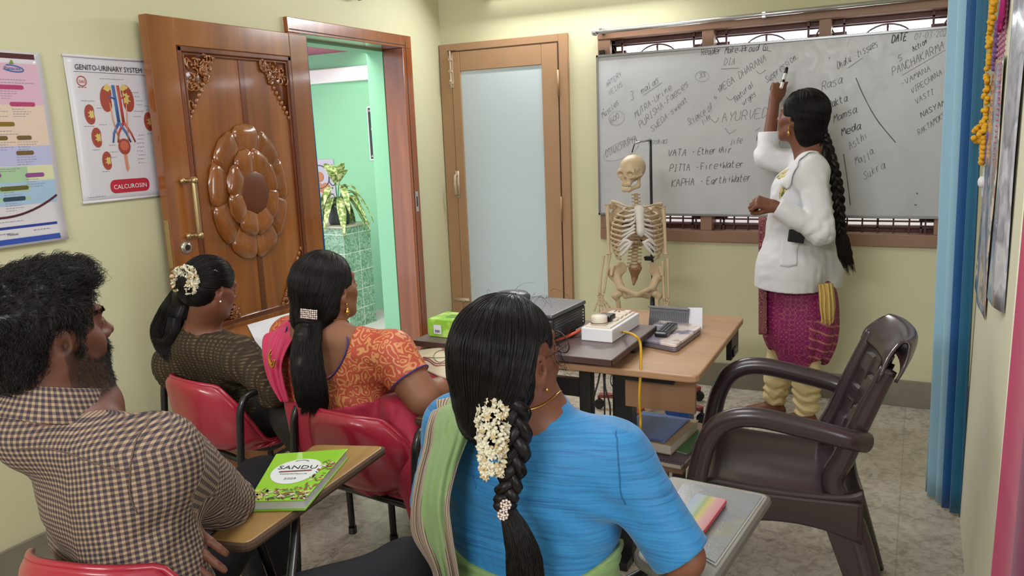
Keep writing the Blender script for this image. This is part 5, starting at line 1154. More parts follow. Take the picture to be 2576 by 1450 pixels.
BY = YB-.047
wb = thing('whiteboard', 'large whiteboard covered in faded handwritten notes on Ayurveda terms', 'whiteboard', (-.76, BY, .975))
BX0, BX1, BZ0, BZ1 = -1.652, .152, .975, 1.872
t = NT('whiteboard_enamel', '#b9babb', .32, spec=.5); v = t.co(); n = t.noise(v, 2.2, 5, .6, .6); n2 = t.noise(v, 14, 4, .7, 1.5)
t.col(t.mix(t.ramp(n, [(.35, 0.), (.75, .6)]), t.mix(t.math('MULTIPLY', n2, .3), '#bfc0c2', '#a5a6a9'), '#9fa0a2')); t.rough(t.ramp(n2, [(.3, .28), (.8, .45)]))
b = MB(); b.bb((BX0+.008, BY+.002, BZ0+.008), (BX1-.008, BY+.014, BZ1-.008)); b.build('board_panel', t.m, wb)
ALU = mat('aluminium', '#8f9092', .35, .8); b = MB()
for lo, hi in (((BX0, BY-.004, BZ0), (BX1, BY+.016, BZ0+.014)), ((BX0, BY-.004, BZ1-.014), (BX1, BY+.016, BZ1)), ((BX0, BY-.004, BZ0), (BX0+.012, BY+.016, BZ1)), ((BX1-.012, BY-.004, BZ0), (BX1, BY+.016, BZ1))): b.bb(lo, hi)
b.build('board_frame', ALU, wb, bevel=.002)
b = MB(); b.bb((-1.635, BY, BZ1-.004), (-1.605, BY+.02, BZ1+.025)); b.build('hanging_clip', M["black_plastic"], wb)
INK = {1: mat('ink_dark', '#505156', .6), 0: mat('ink_grey', '#7c7d82', .6), 2: mat('ink_faded', '#97989d', .6)}
def stroke(b, pts, wd):
    """flat ink line on the board"""
    P = [V3(p[0], 0, p[1]) for p in pts]
    if len(P) < 2 or np.linalg.norm(P[0]-P[-1]) < 1e-5 and len(P) == 2: P = [P[0], P[0]+V3(.003, 0, .003)]
    n = len(P); L = []; R_ = []
    for i in range(n):
        t = P[min(i+1, n-1)]-P[max(i-1, 0)]; t = t/(np.linalg.norm(t)+1e-9); q = V3(-t[2], 0, t[0])*wd*(.75+.4*rnd.random()); L.append(P[i]+q+V3(0, BY+.0012, 0)); R_.append(P[i]-q+V3(0, BY+.0012, 0))
    b.add(L+R_, [(i, i+1, n+i+1, n+i) for i in range(n-1)])
def wpx(x, y): p = ony(x, y, BY+.001); return p[0], p[2]
def write(text, x0, y0, x1, y1, h, ink=0, wd=.0015):
    b = MB(); A = V3(*wpx(x0, y0)); Bq = V3(*wpx(x1, y1)); hh = abs(wpx(x0, y0-h)[1]-A[1]); ex = (Bq-A); L = np.linalg.norm(ex); ex = ex/L; ey = V3(-ex[1], ex[0]); ey = ey*.75+V3(0, .25) ; ey /= np.linalg.norm(ey)
    adv = L/max(1, len(text)); u = hh/6
    for i, ch in enumerate(text):
        g = GL.get(ch, "")
        if not g: continue
        sx = min(adv*.74/4.2, u*1.1); sl = rnd.uniform(.08, .3); jy = rnd.uniform(-.4, .4)*u
        for st in g.split(','):
            pts = [V3(int(k[0]), int(k[1])) for k in st.split()]
            if len(pts) > 2: pts = list(curve(pts, len(pts)*3))
            stroke(b, [A+ex*(adv*i+(p[0]+rnd.uniform(-.12, .12))*sx+(p[1]-2)*u*sl)+ey*((p[1]-2+rnd.uniform(-.12, .12))*u+jy) for p in pts], wd)
    if b.v: b.build('handwritten_lettering', INK[ink], wb)
def marks(lines, ink=0, wd=.0015):
    b = MB()
    for l in lines: stroke(b, [wpx(*p) for p in (curve([V3(q) for q in l], 3*len(l)) if len(l) > 2 else l)], wd)
    b.build('ink_marking_stripe', INK[ink], wb)
for a in (("DATE:", 2243, 107, 2292, 99, 18, 1, .0026), ("01-03-2023", 2300, 100, 2392, 88, 14, 2), ("Action", 2298, 130, 2334, 108, 13, 1), ("5", 2262, 154, 2272, 149, 14), ("PANCHAKARMA", 2246, 190, 2378, 122, 19), ("-VAMANA", 2268, 218, 2344, 176, 13), ("VIRECHANA", 2294, 236, 2372, 186, 13),
  ("VASTI", 2305, 262, 2352, 235, 13), ("NASYAM", 2318, 296, 2380, 262, 13, 1), ("RAKTAMOKSHA", 2312, 341, 2396, 282, 13), ("Dhatu -tissues", 2108, 174, 2210, 115, 17), ("Rasa", 2068, 227, 2122, 208, 20), ("Rakta", 2084, 274, 2134, 252, 18, 1), ("Mamsa", 2097, 308, 2158, 280, 17, 1),
  ("Meda", 2118, 342, 2168, 322, 17, 1, .002), ("Asthi", 2139, 378, 2188, 344, 18), ("Majja", 2153, 416, 2200, 384, 17), ("Sukra", 2174, 452, 2230, 422, 18), ("Suppression.", 1929, 209, 2012, 142, 16), ("Reader Make Proud Gi", 1764, 138, 1936, 126, 15, 1), ("DIA", 1821, 165, 1850, 162, 16),
  ("VEGA DHARANA", 1812, 232, 1930, 150, 16), ("Natural", 1850, 258, 1898, 212, 13), ("urges", 1870, 265, 1903, 238, 12), ("Science of", 1733, 317, 1795, 274, 18), ("life", 1769, 314, 1789, 297, 12), ("AYURVEDA", 1816, 308, 1950, 292, 23), ("3", 1587, 252, 1597, 248, 20), ("malas", 1614, 235, 1660, 204, 14),
  ("MUTRA-Urine", 1598, 297, 1692, 222, 14), ("PURISHA-Faeces", 1611, 322, 1734, 213, 15), ("SWEDA-sweat", 1641, 331, 1732, 252, 13), ("Muscles", 1517, 297, 1558, 260, 13), ("600", 1537, 310, 1560, 293, 11), ("ARTERY", 1527, 220, 1565, 188, 11, 2), ("VEINS", 1533, 240, 1568, 215, 11, 2),
  ("33", 1759, 197, 1776, 190, 11), ("life", 1838, 364, 1868, 360, 14), ("Doshas", 1632, 363, 1680, 360, 13), ("DINACHARYA", 1525, 396, 1604, 354, 16), ("VATA -", 1680, 394, 1752, 390, 16, 1), ("Ether+Air", 1755, 389, 1842, 384, 16, 1), ("PITTA -", 1684, 432, 1760, 428, 17, 1), ("Fire+Water", 1763, 427, 1873, 420, 16, 1),
  ("KAPHA -", 1689, 470, 1773, 465, 18, 1), ("Earth+Water", 1778, 464, 1891, 455, 17, 1), ("5432", 1800, 250, 1820, 215, 7), ("r", 2112, 460, 2124, 452, 16), ("K", 1903, 354, 1915, 352, 16)): write(*a)
marks([[(2269, 190), (2378, 126)], [(2132, 172), (2170, 146)], [(1813, 174), (1860, 171)], [(1618, 240), (1665, 208)], [(1858, 128), (1880, 126)], [(1920, 126), (1940, 129)]])
marks([[(2153, 196), (2172, 240), (2205, 300), (2253, 359)], [(2122, 388), (2131, 450), (2139, 517)]], 1, .0022)
def ellp(x, y, a, b_, r=0): return [(x+a*math.cos(t_)*math.cos(r)-b_*math.sin(t_)*math.sin(r), y+a*math.cos(t_)*math.sin(r)+b_*math.sin(t_)*math.cos(r)) for t_ in np.linspace(.3, 6.4, 14)]
marks([ellp(1551, 297, 20, 17, -.5), ellp(1766, 192, 17, 13), ellp(1563, 378, 48, 20, -.45)], 2)
marks([[(1826, 243), (1838, 252), (1850, 240)], [(1902, 178), (1912, 186), (1926, 176)], [(1824, 322), (1835, 336), (1852, 326)], [(1788, 300), (1800, 308), (1808, 296)], [(1900, 330), (1912, 322)]], 0)
marks([[(2305, 487), (2309, 487)], [(2300, 515), (2306, 517)], [(2086, 146), (2088, 146)], [(1517, 275), (1519, 275)]], 1, .003)
# curtain rod over the window
cr = thing('curtain_rod', 'silver metal curtain rod above the brown window', 'curtain rod', (-.76, YB-.07, 1.99)); b = MB(); b.cyl((-1.64, YB-.075, 1.992), (.15, YB-.075, 2.004), .012, n=14); b.build('rod', mat('chrome_rod', '#c4c4c6', .25, .85), cr, smooth=True)
b = MB(); b.lathe([(.012, 0), (.019, .004), (.019, .018), (.014, .026), (0, .028)], (-1.635, YB-.075, 1.992), (-1, 0, 0), 16); b.build('finial', M['chrome_rod'], cr, smooth=True)
for x in (-1.61, -.74, .1): b = MB(); b.bb((x-.01, YB-.085, 1.982), (x+.01, YB-.0, 2.012)); b.build('rod_bracket', M['chrome_rod'], cr, bevel=.002)
# fluorescent tube on the wall above the frosted door
tl = thing('tube_light', 'lit fluorescent tube batten high on the wall above the frosted door', 'light', (-1.75, YB-.03, 2.27)); b = MB(); b.bb((-2.36, YB-.035, 2.25), (-1.14, YB, 2.29)); b.build('batten', mat('batten_white', '#e8e8e8', .5), tl, bevel=.004)
em = NT('tube_glow', '#ffffff', .5); em.b.inputs['Emission Color'].default_value = (1, .99, .97, 1); em.b.inputs['Emission Strength'].default_value = 6; b = MB(); b.cyl((-2.34, YB-.05, 2.262), (-1.16, YB-.05, 2.262), .014, n=14); b.build('tube', em.m, tl, smooth=True)
for x in (-2.35, -1.15): b = MB(); b.bb((x-.012, YB-.065, 2.245), (x+.012, YB-.03, 2.28)); b.build('lamp_holder', M['batten_white'], tl)
cm = thing('wall_camera', 'small black camera on the wall above the teak doorway', 'camera', (XL+.03, 3.5, 2.19)); b = MB(); b.bb((XL, 3.47, 2.185), (XL+.03, 3.56, 2.24)); b.build('bracket', M['black_plastic'], cm, bevel=.004); b = MB(); b.ball((XL+.045, 3.515, 2.195), .026, 14); b.build('camera_dome', M['black_plastic'], cm, smooth=True)
# ================================================================ RED WRITING-ARM CHAIRS
REDP = mat('red_plastic', '#9c2035', .3, coat=.4, bump=(5, .03)); BLKM = mat('black_tube', '#17181a', .35, .2, coat=.3)
def red_chair(loc, heading, label, tab, tabname='oak', bh=1., arms=(1, 1)):
    c = thing('tablet_chair', label, 'chair', (loc[0], loc[1], 0), -math.radians(heading), 'red writing-arm chairs')
    prof = [(.225, .425, .20), (.205, .44, .205), (.10, .425, .21), (-.06, .41, .21), (-.15, .425, .212), (-.20, .47, .215), (-.225, .54, .212), (-.24, .61, .19), (-.25, .665, .155), (-.253, .69, .13)]
    rows = []
    for i, (y, z, hw) in enumerate(prof):
        bk = max(0, (i-4)/5); row = []; z = z if z < .43 else .43+(z-.43)*bh
        for q in np.linspace(-1, 1, 9):
            e = abs(q)**3; row.append((hw*q, y+(.15-.09*bk)*e*(i > 3)+(.012 if i == 9 else 0), z+(.03*e if bk <= 0 else -.02*e*bk)))
        rows.append(row)
    G = interp(rows, 46, 33); rim = np.array(G[:, :, :]); b = MB(); b.grid(G); o = b.build('seat_shell', REDP, c, smooth=True, solid=.005, world=False)
    b = MB(); edge = [G[i, 0] for i in range(12, 46)]+[G[45, j] for j in range(1, 32)]+[G[i, 32] for i in range(45, 11, -1)]; edge = [p+V3(0, .006, 0) for p in edge[::2]]; b.tube(edge, .007, 8); b.build('shell_rim', REDP, o, smooth=True, world=False)
    for q in (-1, 1):
        b = MB(); x = q*.245
        up = arms[q > 0]; zt = .655 if up else .40
        b.tube(curve([V3(x, .24, 0), V3(x, .235, .3*zt/.655), V3(x, .225, .92*zt), V3(x, .19, zt), V3(x, .12, zt), V3(x, -.10, zt), V3(x, -.16, zt-.03), V3(x, -.18, zt*.75), V3(x, -.22, 0)], 40), .0125, 10); b.build('side_frame', BLKM, c, smooth=True, world=False)
    for y, z in ((-.13, .40), (.15, .40)):
        b = MB(); b.cyl((-.245, y, z), (.245, y, z), .011, n=10); b.build('cross_bar', BLKM, c, smooth=True, world=False)
    for q in (-1, 1):
        for y in (.24, -.22): b = MB(); b.cyl((q*.245, y, 0), (q*.245, y, .025), .016, n=10); b.build('foot_cap', BLKM, c, world=False)
    # writing board: outline given in the room, at its own height
    P = [V3(p) for p in tab]; z = P[0][2]; b = MB(); b.prism([(p[0], p[1]) for p in P], z-.016, z); n = len(P)
    WT = wood('tablet_'+tabname, *(('#8a6a3c', '#a07c48', '#b08c56') if tabname == 'oak' else ('#77736c', '#8f8b84', '#a09c95')), 1, 10, .4)
    tb = b.build('writing_board', WT, c, bevel=.004); b = MB(); ctr = sum(P)/n
    b.tube([V3(p[0]+(p[0]-ctr[0])*.002, p[1]+(p[1]-ctr[1])*.002, z-.0105) for p in P], .0085, 8, closed=True, flat=(V3(0, 0, 1), 1.1)); b.build('board_edging', M['dark_gap'] if tabname == 'oak' else mat('grey_edging', '#55524b', .6), tb)
    b = MB(); l, rz = XF[c.name]; s0 = l+V3(math.cos(rz)*.245+math.sin(rz)*-.1*0, math.sin(rz)*.245, .64)
    b.tube(curve([s0+V3(0, 0, -.02), s0*.5+ctr*.5-V3(0, 0, .03), ctr-V3(0, 0, .02)], 12), .010, 8); b.tube(curve([ctr-V3(.02, .12, .02), ctr-V3(-.01, .10, .18), ctr-V3(-.01, .06, .40)], 12), .010, 8); b.build('board_bracket', BLKM, c, smooth=True)
    return c
def corners(P, r=.03):
    out = []; n = len(P)
    for i in range(n):
        a, p, c = V3(P[i-1]), V3(P[i]), V3(P[(i+1) % n]); u = (a-p)/np.linalg.norm(a-p)*r; w_ = (c-p)/np.linalg.norm(c-p)*r
        for t_ in (0, .25, .5, .75, 1): out.append((p+u)*(1-t_)**2+2*t_*(1-t_)*p+t_*t_*(p+w_))
    return out
ZM, ZB, ZO = .70, .68, .655
tabM = corners([onz(790, 1118, ZM), onz(968, 1122, ZM), onz(622, 1368, ZM), onz(520, 1356, ZM)], .02)[::-1]
tabB = corners([onz(1682, 1196, ZB), onz(1936, 1245, ZB), onz(1765, 1500, ZB), onz(1600, 1400, ZB)], .022)[::-1]
tabO = corners([V3(-1.42, 1.80, ZO), V3(-1.42, 2.20, ZO), V3(-1.205, 2.22, ZO), V3(-1.195, 1.80, ZO)], .03)[::-1]
red_chair((-1.235, .925), -12, 'red plastic chair under the bearded man, oak writing board carrying the green diary', tabM, arms=(0, 0), bh=1.42)
red_chair((-.70, 1.27), 0, 'red plastic chair under the woman in blue, grey writing board carrying the phone', tabB, 'grey', .80, (0, 0))
red_chair((-1.43, 1.90), 6, 'red plastic chair behind the woman in crimson sari, its board carrying the cloth bag', tabO)
red_chair((-2.12, 1.97), 12, 'red plastic chair under the young woman in brown, nearest the carved door', corners([V3(-1.98, 2.12, .62), V3(-1.9, 2.5, .62), V3(-1.72, 2.46, .62), V3(-1.78, 2.08, .62)][::-1], .03))

# ================================================================ BROWN MOULDED ARMCHAIR
PC = thing('plastic_armchair', 'dark brown moulded plastic armchair with woven-look back standing empty', 'chair', (-.315, 2.375, 0), math.radians(98))
BP = mat('brown_plastic', '#33262a', .3, coat=.25, bump=(220, .04))
rows = [[(q*hw, y, z+.018*q*q-(.055 if abs(q) > .99 else 0)-.012*(1-q*q)) for q in (-1, -.985, -.8, -.4, 0, .4, .8, .985, 1)] for y, z, hw in ((.235, .375, .20), (.235, .42, .215), (.20, .44, .22), (.08, .432, .22), (-.06, .425, .215), (-.16, .43, .21), (-.20, .445, .205))]
b = MB(); b.grid(interp(rows, 40, 40)); so = b.build('seat', BP, PC, smooth=True, solid=.007, world=False)
b = MB(); b.cyl((-.09, -.12, .4225), (-.09, -.12, .4245), .006, n=10); b.build('drain_hole', M['dark_groove'], so, world=False)
# back: frame and woven-look panel
def bk(u, v, o=0):
    """u -1..1 across, v 0..1 up"""
    hw = .185+.02*v; y = -.150-.125*v-.03*v*v+.035*(u*u); return V3(hw*u*(1-.28*max(0, v-.86)/.14*abs(u)), y+o, .45+.42*v)
nu, nv = 41, 61; P = np.array([[bk(-.86+1.72*j/(nu-1), .03+.80*i/(nv-1), .004*(1 if (int(j*5/nu)+int(i*7/nv)) % 2 else -1)) for j in range(nu)] for i in range(nv)])
b = MB(); b.grid(P); bp_ = b.build('back_panel', BP, PC, smooth=False, solid=.005, world=False); b = MB()
for i in range(1, 7):
    for j in range(1, 5):
        if (i+j) % 2: c_ = bk(-.86+1.72*j/5, .03+.80*i/7, .0); b.box(c_, (.016, .0145, .026), (.33, 0, 0))
b.build('slot_grating', M['dark_groove'], bp_, world=False)
top = interp([[bk(q, v, o) for q in (-1.02, -.9, -.5, 0, .5, .9, 1.02)] for v, o in ((.79, .016), (.86, .018), (.94, .012), (1.0, .0), (1.015, -.014), (.99, -.026), (.90, -.030), (.80, -.026))], 30, 30); top[:, :, 0] *= 1.13; b = MB(); b.grid(top); b.build('back_top_rail', BP, PC, smooth=True, solid=.008, world=False)
for q in (-1, 1):
    b = MB(); pts = [bk(q*1.0, v) for v in (.86, .72, .5, .25, .05)]; pts += [V3(q*.20, -.180, .36), V3(q*.215, -.235, .18), V3(q*.225, -.285, 0)]; pts = curve(pts, 40); b.tube(pts, [.022+.010*min(1, i/20) for i in range(40)], 12, flat=(V3(1, 0, 0), .62)); b.build('rear_leg', BP, PC, smooth=True, world=False)
    b = MB(); pts = curve([V3(q*.205, -.200, .605), V3(q*.235, -.155, .622), V3(q*.245, -.04, .648), V3(q*.248, .09, .668), V3(q*.246, .17, .645), V3(q*.242, .215, .58), V3(q*.238, .24, .47), V3(q*.236, .25, .40)], 40); b.tube(pts, .029, 14, flat=(V3(1, 0, 0), .85)); b.build('armrest', BP, PC, smooth=True, world=False)
    b = MB(); pts = curve([V3(q*.222, .225, .43), V3(q*.232, .24, .30), V3(q*.24, .265, 0)], 20); b.tube(pts, [.042-.014*i/19 for i in range(20)], 12, flat=(V3(1, 0, 0), .5)); b.build('front_leg', BP, PC, smooth=True, world=False)
    b = MB(); R_ = interp([[V3(q*.222, y, .435), V3(q*.226, y, .40), V3(q*.226, y, .36-.05*abs(y/.22)**2)] for y in (.22, .1, 0, -.1, -.2)], 20, 8); b.grid(R_); b.build('side_apron', BP, PC, smooth=True, solid=.006, world=False)
    b = MB(); b.add([V3(q*.205, -.155, .43), V3(q*.225, -.10, .37), V3(q*.228, -.235, .0), V3(q*.222, -.30, .0), V3(q*.205, -.19, .42)], [(0, 1, 2, 3, 4)]); b.build('leg_web', BP, PC, solid=.008, world=False)

# ================================================================ TABLES
DT = thing('side_table', 'dark grey-brown laminate table top on black metal legs, carrying the projector', 'table', (-1.1, 2.3, 0)); LAM = mat('grey_laminate', '#6a5a58', .35, var=('#5f504f', 8)); LAME = mat('laminate_edge', '#47332d', .5)
b = MB(); b.bb((-1.455, 2.085, .782), (-.765, 2.525, .80)); b.build('table_top', LAM, DT, bevel=.001); b = MB(); b.bb((-1.4565, 2.0835, .7815), (-1.455, 2.5265, .7985)); b.bb((-1.4565, 2.0835, .7815), (-.7635, 2.085, .7985)); b.bb((-.765, 2.0835, .7815), (-.7635, 2.5265, .7985)); b.build('edge_band', LAME, DT)
for x in (-1.38, -.93):
    b = MB(); b.bb((x-.02, 2.28, .03), (x+.02, 2.32, .782)); b.bb((x-.02, 2.10, .0), (x+.02, 2.50, .03)); b.build('table_leg', BLKM, DT, bevel=.003)
b = MB(); b.bb((-1.36, 2.29, .60), (-.95, 2.31, .66)); b.build('stretcher', BLKM, DT)
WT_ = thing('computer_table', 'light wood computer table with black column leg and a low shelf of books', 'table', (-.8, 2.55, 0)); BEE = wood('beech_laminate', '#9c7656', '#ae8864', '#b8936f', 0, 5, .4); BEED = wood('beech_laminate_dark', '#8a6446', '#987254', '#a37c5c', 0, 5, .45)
P = corners([V3(-1.10, 2.17, .75), V3(-1.10, 2.955, .75), V3(-.555, 2.955, .75), V3(-.535, 2.17, .75)], .035)[::-1]; b = MB(); b.prism([(p[0], p[1]) for p in P], .727, .75); b.build('table_top', BEE, WT_, bevel=.005, seg=3)
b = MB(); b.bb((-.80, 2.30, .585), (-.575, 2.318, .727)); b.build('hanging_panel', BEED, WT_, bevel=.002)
b = MB(); b.bb((-.80, 2.22, .70), (-.62, 2.24, .727)); b.build('drawer_rail', BLKM, WT_); b = MB(); b.bb((-.865, 2.36, .0), (-.80, 2.42, .727)); b.bb((-.865, 2.30, .0), (-.80, 2.90, .03)); b.build('column_leg', BLKM, WT_, bevel=.003)
b = MB(); b.bb((-.98, 2.34, .705), (-.62, 2.44, .727)); b.build('support_bar', BLKM, WT_)
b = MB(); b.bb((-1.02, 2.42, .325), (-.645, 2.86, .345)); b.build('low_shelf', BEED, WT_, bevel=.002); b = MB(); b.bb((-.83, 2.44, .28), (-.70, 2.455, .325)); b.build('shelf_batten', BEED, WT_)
for x, y in ((-.665, 2.45), (-.665, 2.83), (-1.0, 2.83)): b = MB(); b.bb((x-.018, y-.018, 0), (x+.018, y+.018, .325)); b.build('shelf_leg', BLKM, WT_)
b = MB(); b.bb((-.585, 2.78, .625), (-.565, 2.90, .727)); b.bb((-.565, 2.79, .635), (-.558, 2.855, .665)); b.build('socket_box', M['black_plastic'], WT_, bevel=.003); b = MB(); 
for lo, hi in (((-.5575, 2.80, .642), (-.5568, 2.845, .6435)), ((-.5575, 2.80, .656), (-.5568, 2.845, .6575))): b.bb(lo, hi)
b.build('socket_outline', M['pen_white'], WT_)

# ---- projector and power things on the dark table
PJ = thing('projector', 'black video projector with grey top on the dark table', 'projector', (-1.12, 2.27, .80)); PT = mat('projector_top', '#4b4b50', .35, .2); PB = mat('projector_black', '#1b1b1f', .4)
Rz = np.array(Euler((0, 0, -.06)).to_matrix()); pc = V3(-1.125, 2.275, 0)
b = MB(); b.box(pc+V3(0, 0, .855), (.31, .245, .075), Rz); b.build('projector_case', PB, PJ, bevel=.012, seg=3); b = MB(); b.box(pc+V3(0, 0, .897), (.312, .247, .014), Rz); b.build('top_cover', PT, PJ, bevel=.006, seg=3)
b = MB(); b.lathe([(.06, 0), (.062, .012), (.050, .024), (.0, .028)], pc+V3(-.085, .06, .902), None, 28); b.build('lens_dome', PT, PJ, smooth=True); b = MB(); b.box(pc+V3(-.082, .03, .926), (.05, .012, .008), Rz); b.build('lens_slot', M['dark_groove'], PJ)
for s_, n_ in ((-1, 7), ):
    for k in range(n_): b = MB(); b.box(pc+Rz@V3(.1555, -.02, .825-0+.009*k), (.002, .17, .003), Rz); b.build('vent_slat', M['phone_black'], PJ)
b = MB(); 
for k in range(5): b.ball(pc+Rz@V3(.1565, .095, .838+.01*k), .0022, 6)
b.build('indicator_dots', M['pearl'], PJ, smooth=True)
b = MB(); b.box(pc+Rz@V3(.045, -.1235, .835), (.05, .0015, .028), Rz); b.build('rating_label', mat('label_white', '#d4d6da', .5), PJ); b = MB()
for k in range(9): b.box(pc+Rz@V3(.028+.004*k, -.1246, .838), (.0018, .0008, .012), Rz)
b.build('barcode', M['phone_black'], PJ)
for x, z in ((-.04, .872), (.0, .872), (.018, .872), (.018, .857)): b = MB(); b.cyl(pc+Rz@V3(x, -.1235, z), pc+Rz@V3(x, -.1275, z), .0045, n=10); b.build('socket', M['chrome'], PJ, smooth=True)
for x, y in ((-.12, -.09), (.12, -.09), (.12, .09), (-.12, .09)): b = MB(); b.cyl(pc+V3(x, y, .80), pc+V3(x, y, .82), .012, n=10); b.build('rubber_foot', M['black_plastic'], PJ)
EB = thing('extension_board', 'white electrical extension board with a row of sockets on the dark table', 'extension board', (-.875, 2.40, .80)); CRM = mat('cream_plastic', '#d2c6b4', .4); WHP = mat('white_plastic', '#dcdcdf', .4)
Re = basis(V3(.02, 1, 0), (0, 0, 1)); ec = V3(-.876, 2.388, .8215); b = MB(); b.box(ec, (.105, .255, .042), Re); b.build('board_case', WHP, EB, bevel=.003); b = MB(); b.box(ec+V3(0, .0, .023), (.085, .235, .006), Re); fp = b.build('face_plate', CRM, EB, bevel=.002)
for k in range(4):
    c_ = ec+Re@V3(0, -.02+.04*k, .027); b = MB(); b.box(c_+Re@V3(.02, 0, .002), (.022, .026, .006), Re); b.build('switch', CRM, fp, bevel=.002); b = MB()
    for a, r_ in ((0, .004), (2.2, .003), (4.1, .003)): b.cyl(c_+Re@V3(-.018+.008*math.cos(a), .008*math.sin(a), 0), c_+Re@V3(-.018+.008*math.cos(a), .008*math.sin(a), .0005), r_, n=8)
    b.build('socket_holes', M['phone_black'], fp)
ad = thing('plug_adapter', 'round cream plug adapter on the extension board', 'adapter', tuple(ec+V3(-.01, -.085, .026))); b = MB(); b.lathe([(.026, 0), (.027, .003), (.027, .024), (.024, .028), (0, .029)], ec+Re@V3(-.008, -.085, .026), None, 24); b.build('adapter_body', CRM, ad, smooth=True); b = MB(); b.lathe([(.0275, 0), (.0275, .002)], ec+Re@V3(-.008, -.085, .032), None, 24); b.build('adapter_seam', M['laminate_edge'], ad)
ad = thing('charger_plug', 'black charger plug in the extension board', 'plug', tuple(ec+V3(.0, -.03, .026))); b = MB(); b.box(ec+Re@V3(-.005, -.03, .037), (.048, .05, .02), Re); b.build('charger_body', M['black_plastic'], ad, bevel=.006, seg=3)
def cable(name, label, cat, pts, r, mt, n=60, grp=None):
    b = MB(); P = curve([V3(p) for p in pts], n); b.tube(P, r, 8); o = b.build(name, mt, None, smooth=True); tag(o, label, cat, grp); return o
cable('power_cable', 'thick orange-red cable looping from projector to extension board', 'cable', [(-.945, 2.30, .825), (-.985, 2.25, .808), (-1.02, 2.17, .806), (-1.04, 2.125, .806), (-1.01, 2.095, .806), (-.96, 2.088, .806), (-.955, 2.11, .813), (-.985, 2.13, .815), (-1.01, 2.125, .835)], .0055, mat('orange_cable', '#c8503a', .5))
cable('yellow_cable', 'yellow cable hanging from the extension board down to the books', 'cable', [ec+V3(.05, -.03, -.008), dep(1592, 842, 2.37), dep(1610, 862, 2.36), dep(1612, 920, 2.36), dep(1608, 1000, 2.37), dep(1611, 1050, 2.40), dep(1612, 1085, 2.44), (-.80, 2.50, .39)], .0042, mat('yellow_cable_skin', '#c79a1e', .5))
for i, (a0, a1, a2, a3) in enumerate((((1512, 920), (1505, 960), (1492, 1010), (1490, 1060)), ((1518, 925), (1520, 980), (1521, 1030), (1521, 1070)), ((1523, 925), (1522, 970), (1534, 1020), (1535, 1060)), ((1580, 900), (1545, 930), (1537, 965), (1560, 990)), ((1572, 895), (1590, 960), (1580, 1000), (1535, 995)), ((1640, 868), (1600, 890), (1560, 905), (1530, 915)))):
    cable('thin_black_cable', 'thin black cables hanging in a tangle under the dark table edge', 'cable', [dep(*a0, 2.60), dep(*a1, 2.6), dep(*a2, 2.6), dep(*a3, 2.62)], .003 if i < 3 else .0016, M['black_plastic'], 40, 'black cables under the table')
ub = thing('power_adapter', 'black power supply block on the wood table beside the dark table', 'adapter', (-.80, 2.36, .75)); b = MB(); b.box((-.812, 2.40, .767), (.075, .13, .034)); b.build('adapter_case', PB, ub, bevel=.01, seg=3); b = MB(); b.ball((-.80, 2.334, .768), .004, 8); b.build('power_led', M['label_white'], ub)
# laptop, remote, keyboard on edge, papers
LP = thing('laptop', 'closed silver and violet laptop on the wood table', 'laptop', (-.72, 2.54, .75)); L4 = [onz(1590, 862, .757), onz(1700, 884, .757), onz(1766, 835, .757), onz(1672, 812, .757)]; b = MB()
Pl = corners(L4, .02)[::-1]; b.prism([(p[0], p[1]) for p in Pl], .752, .766); b.build('laptop_base', mat('laptop_grey', '#7d7883', .35, .4), LP, bevel=.003); b = MB(); b.prism([(p[0], p[1]) for p in Pl], .7665, .777)
t = NT('laptop_lid', '#8f8799', .25); v = t.co(); n = t.noise(v, 16, 2); t.col(t.mix(t.ramp(n, [(.5, 0.), (.56, 1.)]), t.mix(t.ramp(t.noise(v, 7, 1), [(.55, 0.), (.6, 1.)]), '#8d8597', '#b7a58f'), '#d8c9c4')); t.b.inputs['Coat Weight'].default_value = .5; ld = b.build('laptop_lid', t.m, LP, bevel=.003)
RM = thing('remote_control', 'black remote control lying on the closed laptop', 'remote control', (-.74, 2.54, .778)); ra, rb_ = onz(1662, 843, .786), onz(1690, 818, .786); Rr = basis(rb_-ra, (0, 0, 1)); rc = (ra+rb_)/2; b = MB(); b.box(rc, (.042, .15, .016), Rr); ro = b.build('remote_body', M['phone_black'], RM, bevel=.005, seg=3)
for i in range(3):
    for j in range(7): b = MB(); b.box(rc+Rr@V3((i-1)*.011, -.05+.016*j, .009), (.007, .009, .003), Rr); b.build('button', mat('button_grey', '#4b4b52', .5), ro)
KB = thing('calendar_stand', 'grey ribbed plastic tray standing on edge behind the laptop', 'tray', (-.77, 2.70, .75)); GP = mat('grey_plastic', '#6f7074', .5); b = MB(); Rk = np.array(Euler((-.25, 0, -.04)).to_matrix()); kc = V3(-.772, 2.70, .79); b.box(kc, (.145, .008, .07), Rk); b.box(kc+V3(0, -.004, .034), (.15, .016, .008), Rk); b.build('tray_body', GP, KB, bevel=.002)
for k in range(22): b = MB(); b.box(kc+Rk@V3(-.067+.0064*k, -.006, -.008), (.0022, .003, .05), Rk); b.build('rib', mat('grey_rib', '#54555a', .5), KB)
tag(MB().box(V3(-.68, 2.71, .79), (.05, .004, .075), (-.3, 0, .25)).build('folded_card', mat('card_white', '#d3d3da', .6)), 'white folded card standing beside the grey ribbed tray', 'card')
